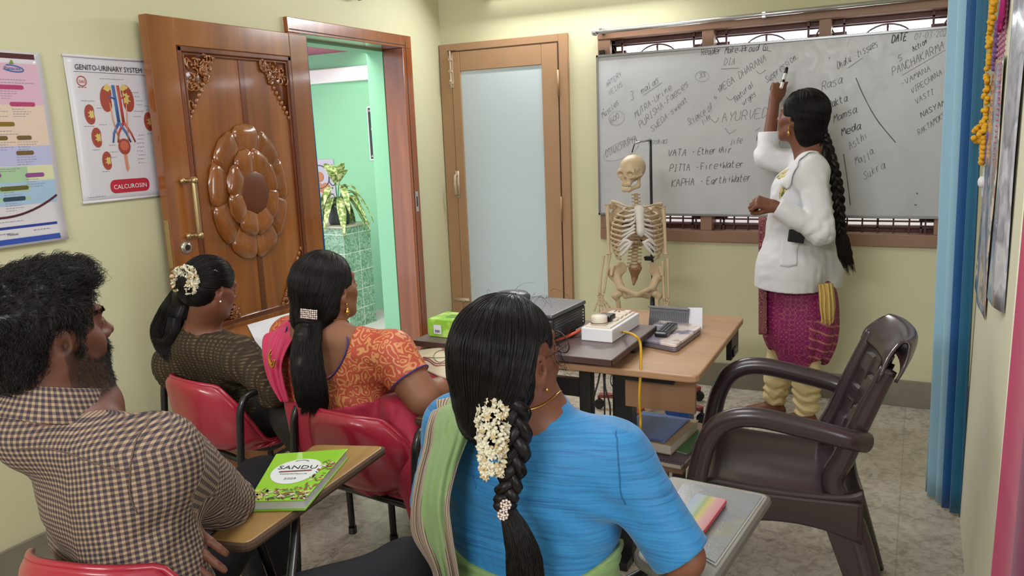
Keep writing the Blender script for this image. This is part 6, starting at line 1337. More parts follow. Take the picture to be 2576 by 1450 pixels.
# tissue box
TB = thing('tissue_box', 'bright green tissue box at the far end of the dark table', 'box', (-1.37, 2.17, .80)); t = NT('box_green', '#8cc23c', .5); v = t.co(); s = t.sep(v); t.col(t.mix(t.ramp(t.noise(v, 22, 2), [(.45, 0.), (.6, 1.)]), '#86bd38', '#b3d96c')); b = MB(); b.box((-1.33, 2.20, .831), (.20, .115, .06), (0, 0, -.03)); b.build('carton', t.m, TB, bevel=.002)
b = MB(); b.box((-1.392, 2.140, .828), (.030, .0012, .030), (0, 0, -.03)); lb = b.build('sticker', M['label_white'], TB); b = MB()
for k in range(6): b.box((-1.40+.0032*k, 2.1392, .822), (.0016, .0008, .009), (0, 0, -.03))
b.build('barcode', M['phone_black'], lb); b = MB(); b.box((-1.33, 2.20, .8618), (.11, .04, .001)); b.build('tissue_slot', mat('box_green_dark', '#5f9327', .5), TB)
# books and notebooks on the low shelf
def book(name, label, cat, P, z, h, cov, pages=None, grp=None, bev=.002):
    o = thing(name, label, cat, (float(np.mean([p[0] for p in P])), float(np.mean([p[1] for p in P])), z), 0, grp); c = sum(V3(p) for p in P)/4; t_ = .0018
    for zz in (z, z+h-t_): b = MB(); b.prism([(p[0], p[1]) for p in P], zz, zz+t_); b.build('cover', cov, o)
    b = MB(); b.prism([tuple((V3(p)*.975+c*.025)[:2]) for p in P], z+t_, z+h-t_); b.build('pages', pages or mat('page_edges', '#cfc8b8', .7, bump=(300, .2)), o)
    b = MB(); b.prism([tuple(V3(P[0])[:2]), tuple(V3(P[3])[:2]), tuple((V3(P[3])*.98+c*.02)[:2]), tuple((V3(P[0])*.98+c*.02)[:2])], z, z+h); b.build('spine', cov, o); return o
def quad(cx, cy, w_, d_, a): c, s_ = math.cos(a), math.sin(a); return [V3(cx+x*c-y*s_, cy+x*s_+y*c, 0) for x, y in ((-w_/2, -d_/2), (w_/2, -d_/2), (w_/2, d_/2), (-w_/2, d_/2))]
nb = book('spiral_notebook', 'mauve spiral notebook under the thick blue book on the low shelf', 'notebook', quad(-.735, 2.56, .20, .29, -.08), .3455, .018, mat('mauve_cover', '#7d6a78', .5)); b = MB()
for k in range(20): x = -.828+.0098*k; b.tube([(x, 2.425+.008*math.cos(a), .356+.010*math.sin(a)) for a in np.linspace(0, 6.28, 10)[:-1]], .0011, 5, closed=True)
b.build('spiral_binding', mat('spiral', '#6a5560', .4, .3), nb)
book('green_notebook', 'green notebook sticking out under the thick blue book', 'notebook', quad(-.70, 2.62, .16, .22, -.25), .364, .008, mat('green_cover', '#4d7d4c', .5))
bb_ = book('thick_book', 'thick tattered book with a blue cover sheet on the low shelf', 'book', quad(-.79, 2.60, .22, .27, -.10), .3725, .034, mat('buff_cover', '#b09a7c', .6)); t = NT('blue_sheet', '#6a88c4', .35); t.bump(t.noise(t.co(), 25, 3), .5, .004)
b = MB(); q = quad(-.80, 2.60, .185, .25, -.10); G = interp([[q[0]+V3(0, 0, .409), q[1]+V3(0, 0, .409)], [(q[0]+q[3])/2+V3(0, 0, .4085), (q[1]+q[2])/2+V3(0, 0, .412)], [q[3]+V3(0, 0, .409), q[2]+V3(0, 0, .411)]], 14, 14); b.grid(G); b.build('blue_cover_sheet', t.m, bb_, smooth=True, solid=.001)
# boxes standing on the floor under the table
BX = thing('carton', 'blue and white printed carton standing on the floor under the table', 'box', (-.98, 3.55, 0)); t = NT('blue_white_print', '#1f4f9a', .5); v = t.co(rot=(0, .7, 0)); s = t.sep(v); st = t.ramp(t.math('FRACT', t.math('MULTIPLY', t.math('ADD', s[0], .03), 7.)), [(.3, 0.), (.34, 1.), (.5, 1.), (.54, 0.)], 'LINEAR')
b = MB(); b.box((-.965, 3.56, .15), (.115, .10, .30)); t.col(t.mix(st, '#1f4f9a', '#d2d4dc')); b.build('carton_body', t.m, BX, bevel=.002)
YB_ = thing('yellow_jar', 'yellow-lidded jar on the floor behind the brown armchair', 'jar', (-.80, 3.42, 0)); yj = onz(1800, 1098, .0); b = MB(); yc = V3(-.86, 3.38, 0); b.lathe([(.035, 0), (.042, .01), (.042, .05), (.036, .06)], yc, None, 20); b.build('jar_body', mat('pale_plastic', '#c9c79a', .4), YB_, smooth=True); b = MB(); b.lathe([(.04, .06), (.042, .062), (.042, .10), (.038, .105), (0, .105)], yc, None, 20); b.build('jar_lid', mat('yellow_lid', '#d6bc26', .4), YB_, smooth=True)

# ================================================================ THINGS ON THE WRITING BOARDS
# green diary
D4 = [onz(*q, ZM+.002) for q in ((627, 1287), (768, 1284), (877, 1152), (697, 1165))]; DI = thing('diary', 'bright green spiral-less diary with round white badge on the oak writing board', 'book', tuple((D4[0]+D4[2])/2)); DI['label'] = 'bright green diary with an oval white badge on the oak writing board'
ux = D4[1]-D4[0]; vy = D4[3]-D4[0]; q2 = lambda u, v, z: D4[0]*(1-u)*(1-v)+D4[1]*u*(1-v)+D4[2]*u*v+D4[3]*(1-u)*v+V3(0, 0, z)
DG = NT('diary_green', '#86c424', .35); v = DG.co(); DG.col(DG.mix(DG.noise(v, 12, 3), '#7fbf1e', '#98cf3a')); DG.b.inputs['Coat Weight'].default_value = .3
Z0 = lambda z: [tuple(q2(u, v, 0)[:2]) for u, v in ((0, 0), (1, 0), (1, 1), (0, 1))]
b = MB(); b.prism(Z0(0), ZM+.022, ZM+.025); cv_ = b.build('front_cover', DG.m, DI, bevel=.001); b = MB(); b.prism(Z0(0), ZM+.001, ZM+.0035); b.build('back_cover', DG.m, DI)
b = MB(); b.prism([tuple(q2(u, v, 0)[:2]) for u, v in ((.015, .02), (.985, .02), (.985, .98), (.015, .98))], ZM+.0035, ZM+.022); b.build('pages', mat('page_white', '#c5c6c2', .7, bump=(400, .2)), DI)
b = MB(); tt = ZM+.0256; n = 40; ce = q2(.47, .55, 0); pts = [q2(.47+.37*math.cos(a), .56+.26*math.sin(a), 0) for a in np.linspace(0, 2*math.pi, n+1)[:-1]]; b.add([(p[0], p[1], tt) for p in pts], [tuple(range(n))]); bd = b.build('white_badge', mat('badge_white', '#d9dde0', .5), DI)
ud = ux/np.linalg.norm(ux); vd = np.cross(V3(0, 0, 1), ud)
def dtext(s_, u, v, size, mt, par): p = q2(u, v, 0); p[2] = tt+.0006; return font('lettering', s_, p, ud, vd, size, mt, par, 'CENTER', .0002)
RB = mat('maroon_ink', '#7d3b3d', .5); DK = mat('print_dark', '#2e3436', .5)
dtext('SANDU', .47, .60, .027, DK, bd); dtext('PHARMACEUTICALS LTD', .47, .49, .0055, DK, bd); dtext('2009', .47, .385, .014, mat('print_grey', '#8b8f92', .5), bd)
b = MB(); p0, p1 = q2(.22, .555, 0), q2(.72, .555, 0); b.add([(p[0], p[1], tt+.0008) for p in (p0-vd*.003, p1-vd*.003, p1+vd*.003, p0+vd*.003)], [(0, 1, 2, 3)]); b.build('ribbon_band', RB, bd)
b = MB()
for i in range(9): a = .5+i*.27; p = q2(.47, .76, 0)+ud*(.016*math.cos(a))+vd*(.012*math.sin(a)-.004); b.add([(p[0]+dx*.0025*ud[0]+dy*.0014*vd[0], p[1]+dx*.0025*ud[1]+dy*.0014*vd[1], tt+.0006) for dx, dy in ((-1, 0), (0, -1), (1, 0), (0, 1))], [(0, 1, 2, 3)])
b.build('leaf_emblem', DK, bd)
HB = [mat('herb_green', '#4f7a2a', .6), mat('herb_brown', '#7a5a38', .6), mat('herb_yellow', '#c3b456', .6), mat('herb_pale', '#c9c3b4', .6), mat('herb_red', '#8c4640', .6)]; b = MB()
for i in range(230):
    u = rnd.random(); v = rnd.random()**1.4*.2+.015 if rnd.random() < .7 else rnd.uniform(0, .75)
    if v > .22: u = 1-rnd.random()**1.5*.18
    p = q2(u*.97+.01, v, 0); a = rnd.uniform(0, 3.14); L_ = rnd.uniform(.003, .010); W_ = L_*rnd.uniform(.2, .6); d1 = V3(math.cos(a), math.sin(a), 0)*L_; d2 = V3(-math.sin(a), math.cos(a), 0)*W_
    b.add([(*(p+s_)[:2], tt+.0001*(i % 5)) for s_ in (-d1, -d2, d1, d2)], [(0, 1, 2, 3)], k=rnd.randrange(5))
b.build('herb_picture', HB, DI)
# glossy printed exam pad and phone on the grey board
EP = thing('glossy_folder', 'glossy printed folder reflecting light on the grey writing board', 'folder', (-.38, 1.5, ZB)); E4 = [onz(*q, ZB+.004) for q in ((1722, 1214), (1918, 1250), (1800, 1418), (1640, 1330))]
t = NT('glossy_print', '#9496a0', .16); v = t.co(); n = t.noise(v, 18, 4); t.col(t.mix(t.ramp(t.noise(v, 7, 2), [(.56, 0.), (.66, .7)]), t.mix(n, '#8d9196', '#6f7276'), '#8f8852')); t.bump(t.noise(v, 70, 5, .7), .55, .0015); t.b.inputs['Coat Weight'].default_value = .8; t.b.inputs['Coat Roughness'].default_value = .15
b = MB(); b.prism([(p[0], p[1]) for p in E4], ZB+.0005, ZB+.006); b.build('folder_cover', t.m, EP, bevel=.001); b = MB(); c_ = sum(E4)/4; b.prism([tuple((p*1.03-c_*.03)[:2]) for p in E4], ZB+.0003, ZB+.003); b.build('folder_sleeve', mat('sleeve_clear', '#a8aaa2', .25), EP)
MP = thing('mobile_phone', 'phone in a pastel rainbow case with red edge on the glossy folder', 'phone', (-.36, 1.48, ZB)); F4 = [onz(*q, ZB+.02) for q in ((1752, 1240), (1829, 1256), (1768, 1338), (1690, 1310))]; c_ = sum(F4)/4
Pf = corners(F4, .008)[::-1]; b = MB(); b.prism([(p[0], p[1]) for p in Pf], ZB+.0065, ZB+.0135); b.build('phone_body', M['phone_black'], MP, bevel=.002); b = MB(); b.prism([(p[0]+.0, p[1]) for p in Pf], ZB+.0136, ZB+.019)
t = NT('pastel_case', '#c7a5aa', .35); cz = t.n('Attribute', attribute_name='band'); t.col(t.ramp(cz.outputs['Fac'], [(.05, '#8b96ac'), (.3, '#93a09a'), (.42, '#80935c'), (.55, '#b3a558'), (.72, '#b98d8a'), (.98, '#b5747a')])); t.b.inputs['Coat Weight'].default_value = .3
co = b.build('phone_case', t.m, MP, bevel=.001); a = co.data.attributes.new('band', 'FLOAT', 'POINT'); e1 = (F4[1]-F4[0]); L_ = np.linalg.norm(e1); e1 = e1/L_; l0 = XF[MP.name][0]
a.data.foreach_set('value', [float(((V3(v_.co)+l0-F4[0])@e1)/L_) for v_ in co.data.vertices]); b = MB(); pr1, pr2 = F4[1], F4[2]; dd = (pr2-pr1)/np.linalg.norm(pr2-pr1); nn = np.cross(dd, V3(0, 0, 1)); b.box((pr1+pr2)/2*V3(1, 1, 0)+V3(0, 0, ZB+.0155), (np.linalg.norm(pr2-pr1)*.93, .0016, .008), basis(nn, (0, 0, 1))); b.build('red_edge', mat('case_red', '#a82a3c', .35), MP)
# cloth bag with stitched bottle motif, and notebooks, on the board of the woman in crimson
CB = thing('cloth_bag', 'cream printed cloth bag with red lining lying on the board beside the orange blouse', 'bag', (-1.33, 2.08, ZO)); t = NT('cream_cloth', '#c9bda4', .8); t.bump(t.noise(t.co(), 200, 3), .2, .001)
rows = [[dep(1032, 905, 2.50), dep(1075, 935, 2.42), dep(1120, 952, 2.36), dep(1160, 945, 2.36)], [dep(1040, 893, 2.56), dep(1085, 905, 2.46), dep(1125, 915, 2.42), dep(1172, 920, 2.40)], [dep(1062, 880, 2.62), dep(1100, 880, 2.55), dep(1140, 885, 2.52), dep(1185, 895, 2.48)], [dep(1085, 872, 2.70), dep(1120, 868, 2.66), dep(1160, 870, 2.62), dep(1195, 875, 2.58)]]
G = interp(rows, 24, 24); b = MB(); b.grid(G); cl = b.build('bag_cloth', t.m, CB, smooth=True, solid=.008); b = MB(); 
def onG(u, v, o=.006): i, j = u*23, v*23; i0, j0 = int(min(i, 22)), int(min(j, 22)); p = G[i0, j0]*(1-(i-i0))*(1-(j-j0))+G[i0+1, j0]*(i-i0)*(1-(j-j0))+G[i0, j0+1]*(1-(i-i0))*(j-j0)+G[i0+1, j0+1]*(i-i0)*(j-j0); return p+V3(.001, -.003, o)
b.k = 0; b.tube([onG(.45+.16*math.sin(a), .5+.14*math.cos(a)) for a in np.linspace(0, 6.28, 22)[:-1]], .0012, 5, closed=True); b.tube([onG(.3+.02*t_, .2+.06*t_) for t_ in range(10)], .0012, 5)
b.k = 1; 
for o_ in (0, .05): b.tube([onG(.22+o_+.03*math.sin(t_), .2+.055*t_) for t_ in range(9)], .0015, 5); b.tube([onG(.6+o_+.03*t_, .45+.05*t_) for t_ in range(7)], .0015, 5)
b.build('bag_print', [mat('print_olive', '#7f8560', .7), mat('print_rose', '#a8646a', .7)], cl, smooth=True)
b = MB(); rows = [[dep(1160, 945, 2.36), dep(1172, 985, 2.35), dep(1150, 985, 2.38)], [dep(1185, 915, 2.40), dep(1192, 965, 2.40), dep(1165, 975, 2.42)], [dep(1195, 890, 2.48), dep(1200, 950, 2.5), dep(1180, 955, 2.5)]]; b.grid(interp(rows, 10, 10)); b.grid(interp([[dep(1080, 950, 2.38), dep(1078, 975, 2.40)], [dep(1100, 955, 2.36), dep(1096, 968, 2.38)]], 5, 5)); b.build('red_lining', mat('red_cloth', '#a8202e', .8), CB, smooth=True, solid=.006)
book('pale_notebook', 'pale violet notebook tucked under the cream cloth bag', 'notebook', quad(-1.285, 2.02, .13, .19, .15), ZO+.0005, .014, mat('violet_cover', '#8f8aa6', .5)); book('white_notebook', 'white notebook lying on the pale violet notebook under the bag', 'notebook', quad(-1.29, 2.03, .125, .18, .22), ZO+.015, .012, mat('white_cover', '#c3c0cc', .5))
# exam pad with white sheet held by the young woman
XP = thing('exam_pad', 'varnished brown exam pad with a white sheet leaning against the knees of the young woman', 'exam pad', (-2.2, 2.3, .62)); XP['label'] = 'varnished brown pad with a white sheet in front of the young woman'
c4 = [dep(552, 836, 2.82), dep(764, 776, 2.92), dep(790, 900, 2.72), dep(640, 935, 2.62)]; nrm_ = np.cross(c4[1]-c4[0], c4[3]-c4[0]); nrm_ /= np.linalg.norm(nrm_); nrm_ *= np.sign(nrm_[2]); b = MB(); b.add([p for p in c4]+[p-nrm_*.008 for p in c4], [(0, 1, 2, 3), (7, 6, 5, 4), (0, 4, 5, 1), (1, 5, 6, 2), (2, 6, 7, 3), (3, 7, 4, 0)]); b.build('pad_board', TEAK, XP, bevel=.003)
cc_ = [c4[0]*.70+c4[1]*.30, c4[1]*.98+c4[0]*.02, c4[2], c4[3]*.8+c4[2]*.2]; m4 = sum(cc_)/4; b = MB(); b.add([p*.94+m4*.06+nrm_*.003 for p in cc_], [(0, 1, 2, 3)]); b.build('paper_sheet', mat('paper', '#d6d6dc', .6), XP, solid=.001)
# ================================================================ THE TEACHING SKELETON
SKN = thing('skeleton_model', 'life-like plastic teaching skeleton hanging from a rod on a wheeled red stand', 'skeleton model', (-1.17, 3.80, 0))
t = NT('bone_plastic', '#c2ab88', .45); t.col(t.mix(t.noise(t.co(), 14, 4), '#b89f7a', '#cdb999')); BON = t.m; BONL = mat('cartilage_white', '#d5cfc6', .4); BONB = mat('disc_brown', '#8a6547', .5)
sp = lambda x, y, d=0.: dep(x, y, 3.85+d)
def bone(name, pts, rad, mt=None, par=None, n=24, k=10, flat=None): b = MB(); P = curve([V3(p) for p in pts], n); b.tube(P, np.interp(np.linspace(0, 1, n), np.linspace(0, 1, len(rad)), rad), k, flat=flat); return b.build(name, mt or BON, par or SKN, smooth=True)
hk = Head(sp(1590, 437), 192, -4, 0, .76); S = SDF(hk.c-.14, hk.c+.14, .0026); w = hk.w; R = hk.R; k = hk.k
S.ell(w(0, -.012, .036), V3(.078, .098, .084)*k, R, .01); S.ell(w(0, .035, .0), V3(.058, .05, .05)*k, R, .02)
S.ell(w(0, .062, -.04), V3(.034, .026, .034)*k, R, .015); S.cap(w(-.05, .072, .026), w(.05, .072, .026), .011*k, None, .012)
for q in (-1, 1):
    S.cap(w(q*.036, .078, -.012), w(q*.066, .05, -.012), .013*k, .009*k, .008); S.cap(w(q*.066, .05, -.012), w(q*.074, -.0, -.008), .007*k, .006*k, .005)
    S.cap(w(q*.056, .078, .02), w(q*.060, .062, -.008), .008*k, .007*k, .005); S.ell(w(q*.033, .088, .004), V3(.0205, .026, .0185)*k, R, .004, 's')
    S.ell(w(q*.066, .04, -.055), V3(.022, .03, .03)*k, R, .008, 's'); S.ell(w(q*.078, .03, .012), V3(.012, .022, .018)*k, R, .01, 's')
S.ell(w(0, .10, -.028), V3(.0125, .03, .019)*k, R, .003, 's'); S.cap(w(-.024, .078, -.058), w(.024, .078, -.058), .012*k, None, .01); S.build('skull', BON, SKN)
S = SDF(hk.c-.14, hk.c+.12, .0026)
for q in (-1, 1): S.cap(w(q*.058, .005, -.005), w(q*.054, .018, -.075), .013*k, .013*k, .006, flat=(R[:, 0], .6)); S.cap(w(q*.054, .018, -.075), w(q*.018, .076, -.094), .013*k, .013*k, .01)
S.cap(w(-.018, .077, -.094), w(.018, .077, -.094), .014*k, None, .008); S.cap(w(-.024, .072, -.082), w(.024, .072, -.082), .011*k, None, .008); S.build('jaw', BON, SKN); b = MB()
for i in range(10):
    a = (i-4.5)*.145
    for z, h in ((-.066, .0055), (-.078, .005)): b.ball(w(.042*math.sin(a*1.2), .086-.035*(1-math.cos(a*1.2)), z), V3(.0032, .003, h)*k, 8, R)
b.build('teeth', mat('teeth_white', '#e2ddd2', .3), SKN, smooth=True)
sx = lambda y: 1600+3*math.sin((y-500)/40)-2*(y > 600)
ys = list(np.arange(490, 672, 8.6))
for i, y in enumerate(ys):
    sz = .011+.0085*i/len(ys); d = .07 if 520 < y < 610 else .045; b = MB(); c = sp(sx(y), y, d); b.lathe([(sz*.85, -.006), (sz, -.003), (sz*.88, .001), (sz, .005), (sz*.85, .0075)], c, None, 14); b.tube([c, c+_f*.03+V3(0, 0, -.006)], .004, 6); b.tube([c-CR*sz*1.9, c+CR*sz*1.9+V3(0, 0, .001)], .0038, 6); b.build('vertebra', BON, SKN, smooth=True)
b = MB(); b.tube([sp(sx(y), y, .07 if 520 < y < 610 else .045) for y in range(498, 676, 8)], .010, 8); b.build('spinal_discs', BONB, SKN, smooth=True)
bone('sternum', [sp(1607, 520, -.06), sp(1608, 530, -.07), sp(1610, 560, -.078), sp(1612, 585, -.078), sp(1614, 596, -.07)], [.014, .018, .013, .014, .004], BONL, flat=(CR, 1.5), k=10)
for i in range(11):
    yb = 521+9.6*i; f_ = [.55, .78, .9, .97, 1, 1.02, 1.03, 1.02, .99, .93, .84][i]
    for q, xe in ((-1, 1540), (1, 1667)):
        xc = 1604; xl = xc+(xe-xc)*f_; dr = 10+2.6*i
        if i < 7: fr_ = [sp(xc+(xl-xc)*.62, yb+dr*1.15, -.055), sp(xc+(xl-xc)*.30, yb+dr*.85-max(0, i-4)*5, -.075), sp(xc+q*7, min(530+9*i, 590)-0, -.078)]
        elif i < 10: fr_ = [sp(xc+(xl-xc)*.72, yb+dr*1.1, -.045), sp(xc+(xl-xc)*.46, yb+dr*.6, -.065), sp(xc+(xl-xc)*.22, 612-2*(i-7), -.075)]
        else: fr_ = [sp(xc+(xl-xc)*.8, yb+dr, -.02)]
        pts = [sp(sx(yb), yb, .065), sp(xc+(xl-xc)*.45, yb-2, .095), sp(xc+(xl-xc)*.85, yb+dr*.35, .07), sp(xl, yb+dr*.8, .02)]+fr_[:1]
        o = bone('rib', pts, [.005, .0055, .0058, .006, .0058], BON, k=8, n=20, flat=(V3(0, 0, 1), 1.2))
        if len(fr_) > 1: bone('rib_cartilage', [fr_[0]]+fr_[1:], [.0058, .0062, .006] if i < 7 else [.0058, .009, .006], BONL, o, k=8, n=12)
for q, a, c_ in ((-1, (1598, 521), (1539, 507)), (1, (1616, 520), (1664, 513))): bone('clavicle', [sp(*a, -.05), sp((a[0]*2+c_[0])/3, a[1]-1, -.055), sp((a[0]+2*c_[0])/3, (a[1]+c_[1])/2-2, -.02), sp(*c_, .0)], [.007, .0055, .006, .008])
for q, x0 in ((-1, 1545), (1, 1655)): S = SDF(sp(x0, 545, .08)-.09, sp(x0, 545, .08)+.1, .004); S.ell(sp(x0-q*6, 548, .085), (.034, .008, .055), frame(-18), .01); S.cap(sp(x0-q*18, 525, .1), sp(x0+q*8, 512, .03), .007, .008, .008); S.ell(sp(x0+q*6, 520, .04), (.014, .014, .014), None, .01); S.build('scapula', BON, SKN)
LIMB = [('humerus', [(1528, 515), (1528, 525), (1530, 580), (1531, 628), (1532, 640)], [.017, .011, .0085, .009, .016]), ('humerus', [(1667, 520), (1669, 530), (1672, 580), (1674, 628), (1675, 641)], [.017, .011, .0085, .009, .016]),
 ('radius', [(1519, 643), (1517, 660), (1511, 700), (1508, 740)], [.008, .006, .006, .009]), ('ulna', [(1533, 641), (1531, 660), (1525, 700), (1519, 738)], [.011, .0065, .0055, .006]),
 ('ulna', [(1667, 656), (1667, 680), (1669, 720), (1671, 755)], [.008, .006, .006, .009]), ('radius', [(1679, 650), (1680, 680), (1681, 720), (1682, 752)], [.011, .0065, .0055, .006])]
for nm, P, r_ in LIMB: bone(nm, [sp(*p, .0) for p in P], r_)
for bx, by, tips in ((1510, 742, ((1494, 785), (1507, 795), (1519, 797), (1531, 792), (1541, 782))), (1676, 757, ((1663, 785), (1671, 793), (1678, 795), (1686, 793), (1692, 783)))):
    b = MB(); [b.ball(sp(bx+dx, by+dy), .0075, 8) for dx, dy in ((-5, 0), (1, -2), (6, 1), (-3, 6), (4, 7))]; o = b.build('wrist_bones', BON, SKN, smooth=True)
    for tx, ty in tips:
        A_, B_ = sp(bx+(tx-bx)*.18, by+8), sp(tx, ty); b = MB(); ks = (0, .46, .72, .88, 1)
        for i in range(4): p, q = A_+(B_-A_)*ks[i], A_+(B_-A_)*ks[i+1]; b.tube([p, p*.7+q*.3, p*.3+q*.7, q], [.0055, .0034, .0032, .005] if i < 3 else [.0048, .003, .003, .002], 7)
        b.build('finger_bones', BON, SKN, smooth=True)
S = SDF(sp(1600, 700)-V3(.20, .12, .16), sp(1600, 700)+V3(.20, .14, .15), .0038)
for q, X in ((-1, lambda v: 1600+(v-1600)), (1, lambda v: 1604+(1600-v)*.98)):
    S.cap(sp(X(1546), 688, .03), sp(X(1562), 676, .05), .036, .030, .015, flat=(frame(20*q)[:, 1], .28)); S.cap(sp(X(1542), 672, .02), sp(X(1566), 664, .055), .008, None, .012); S.cap(sp(X(1538), 692, -.0), sp(X(1541), 672, .02), .008, None, .012)
    S.cap(sp(X(1552), 700, .03), sp(X(1562), 724, .01), .020, .020, .02); S.cap(sp(X(1562), 724, .0), sp(X(1600), 741, -.05), .013, .010, .012); S.cap(sp(X(1562), 726, .02), sp(X(1574), 746, .02), .014, .012, .012); S.cap(sp(X(1574), 746, .02), sp(X(1598), 744, -.045), .011, .009, .01)
S.build('pelvis', BON, SKN); S = SDF(sp(1598, 690, .06)-.09, sp(1598, 690, .06)+.09, .0035); S.cap(sp(1598, 676, .05), sp(1596, 700, .08), .034, .014, .02, flat=(_f, .5)); S.cap(sp(1596, 700, .08), sp(1594, 716, .06), .014, .006, .01)
for q in (-1, 1):
    for j in range(3): S.ell(sp(1597+q*(7-j), 682+8*j, .03), (.004, .02, .004), None, .003, 's')
S.build('sacrum', BONB, SKN); fy = onz(1665, 1058, .03)
for q, hx, kx, fx_ in ((-1, 1552, 1566, 1655), (1, 1652, 1648, 1672)):
    h0 = sp(hx, 738, .02); kn = V3(sp(kx, 760)[0]+.02*q, 3.66, .37); an = V3(-1.09+.04*q, 3.62, .07)
    S = SDF(h0-.06, h0+.06, .0035); S.ell(h0+CR*(-q)*.012, (.019, .019, .019)); S.cap(h0, h0+CR*q*.012-V3(0, 0, .012), .014, .016, .012); S.cap(h0+CR*q*.008-V3(0, 0, .01), h0+(kn-h0)*.13, .016, .011, .012); fo = S.build('femur_head', BON, SKN)
    bone('femur', [h0+(kn-h0)*.08, h0+(kn-h0)*.5, h0+(kn-h0)*.93, kn], [.012, .0105, .013, .021]); b = MB(); b.ball(kn+V3(.0, -.02, 0), (.013, .007, .014), 10); b.build('kneecap', BON, SKN, smooth=True)
    bone('tibia', [kn-V3(0, 0, .02), kn*.5+an*.5, an], [.019, .009, .012]); bone('fibula', [kn-V3(-.018*q, -.01, .03), kn*.5+an*.5+V3(.018*q, 0, 0), an+V3(.014*q, 0, 0)], [.007, .0045, .007])
    b = MB(); b.ball(an-V3(0, -.01, .022), (.016, .03, .016), 10); [b.ball(an+V3(.008*i, -.03, -.03), (.009, .016, .009), 8) for i in (-1, 0, 1)]; o = b.build('ankle_bones', BON, SKN, smooth=True)
    for i in range(5): A_ = an+V3(.008*(i-2), -.045, -.035); B_ = an+V3(.017*(i-2), -.13+.008*abs(i-1), -.052); b = MB(); [b.tube([A_+(B_-A_)*u0, A_+(B_-A_)*(u0+u1)/2, A_+(B_-A_)*u1], [.0058, .0036, .0055], 7) for u0, u1 in ((0, .55), (.56, .8), (.81, 1))]; b.build('toe_bones', BON, o, smooth=True)
CHR = mat('chrome_dark', '#3a3b3e', .3, .8); RED = mat('red_enamel', '#8d3a38', .4); b = MB(); b.cyl((-1.175, 3.845, .08), sp(1636, 352, .09), .0075, n=10); b.build('stand_pole', CHR, SKN, smooth=True)
b = MB(); b.cyl(sp(1642, 735, .11), sp(1641, 800, .11), .013, n=12); b.cyl(V3(-1.175, 3.845, .08), sp(1641, 780, .11), .013, n=12); b.build('pole_sleeve', M['black_plastic'], SKN, smooth=True)
b = MB(); b.box(sp(1634, 650, .09), (.045, .03, .022)); b.cyl(sp(1620, 648, .08), sp(1634, 650, .09), .006); b.build('clamp', M['black_plastic'], SKN, bevel=.003); b = MB(); b.tube([sp(1638, 352, .09), sp(1612, 357, .03), sp(1596, 362, .0)], .005, 8); b.build('hanger_arm', M['chrome'], SKN, smooth=True); b = MB(); b.tube([sp(1597, 360, .0), sp(1593, 372, .0), sp(1590, 384, .0)], .003, 6); b.build('hanger_hook', M['black_plastic'], SKN, smooth=True)
b = MB(); P = curve([sp(1612, 604, .05), sp(1625, 615, .02), sp(1636, 632, .05), sp(1639, 648, .09)], 16); b.tube(P, .004, 6); b.build('support_wire', CHR, SKN, smooth=True)
hub = V3(-1.175, 3.845, .075); b = MB(); b.lathe([(.035, -.012), (.04, 0), (.03, .02), (.012, .03), (0, .03)], hub, None, 16); b.build('hub', RED, SKN, smooth=True)
for i in range(5):
    a = math.radians(-20+72*i); e = hub+V3(math.cos(a)*.29, math.sin(a)*.29, -.0); b = MB(); b.box((hub+e)/2, (.036, .29, .022), basis(e-hub, (0, 0, 1))); b.build('stand_leg', RED, SKN, bevel=.004); b = MB(); b.cyl(e-V3(0, .012, .047), e+V3(0, .012, -.047), .0265, n=18); b.cyl(e-V3(0, 0, .03), e, .008); b.build('caster', M['black_plastic'], SKN, smooth=True, bevel=.003)

# ================================================================ CURTAINS AND THE RIGHT-HAND PARTITION
def drape(name, label, cat, x0, y0, x1, y1, z0, z1, waves, amp, mt, lean=0., seed=0, n=160, th=.004, grp=None, flare=1.):
    r = np.random.RandomState(seed); P = []
    for i in range(24):
        v = i/23; row = []
        for j in range(n):
            u = j/(n-1); A = amp*(.6+.4*v)*(1+.3*math.sin(9*u+seed)); ph = waves*2*math.pi*u+.8*math.sin(3*v+5*u); ox = A*math.sin(ph); nx, ny = -(y1-y0), (x1-x0); L = math.hypot(nx, ny)
            uu = .5+(u-.5)*(.9+.1*flare*v); row.append((x0+(x1-x0)*uu+nx/L*ox+lean*(1-v), y0+(y1-y0)*uu+ny/L*ox, z1+(z0-z1)*v))
        P.append(row)
    b = MB(); b.grid(np.array(P)); o = b.build(name, mt, None, smooth=True, solid=th); return tag(o, label, cat, grp)
t = NT('blue_curtain', '#0f6a9a', .6); uv = t.n('UVMap'); s = t.sep(uv.outputs[0]); t.col(t.ramp(s[0], [(.0, '#8fb6cc'), (.47, '#94bccf'), (.51, '#0e6f8f'), (.60, '#0b568f'), (.72, '#0a4a86'), (.86, '#0b5f80'), (1., '#0c5878')])); t.b.inputs['Sheen Weight'].default_value = .2
cu = drape('blue_curtain', 'long two-tone blue curtain hanging beside the right end of the whiteboard', 'curtain', .085, 3.30, .205, 3.12, .012, 2.55, 4.5, .016, t.m, -.05, 2)
cb = thing('curtain_pole', 'short curtain pole above the blue curtain', 'curtain rod', (.14, 3.7, 2.56)); b = MB(); b.cyl((.05, YB, 2.57), (.21, 3.0, 2.57), .012, n=12); b.build('pole', M['chrome_rod'], cb, smooth=True)
t = NT('magenta_curtain', '#a02055', .65); uv = t.n('UVMap'); t.col(t.mix(t.math('GREATER_THAN', t.sep(uv.outputs[0])[0], .3), '#b32a5c', '#7f2552')); t.b.inputs['Sheen Weight'].default_value = .2
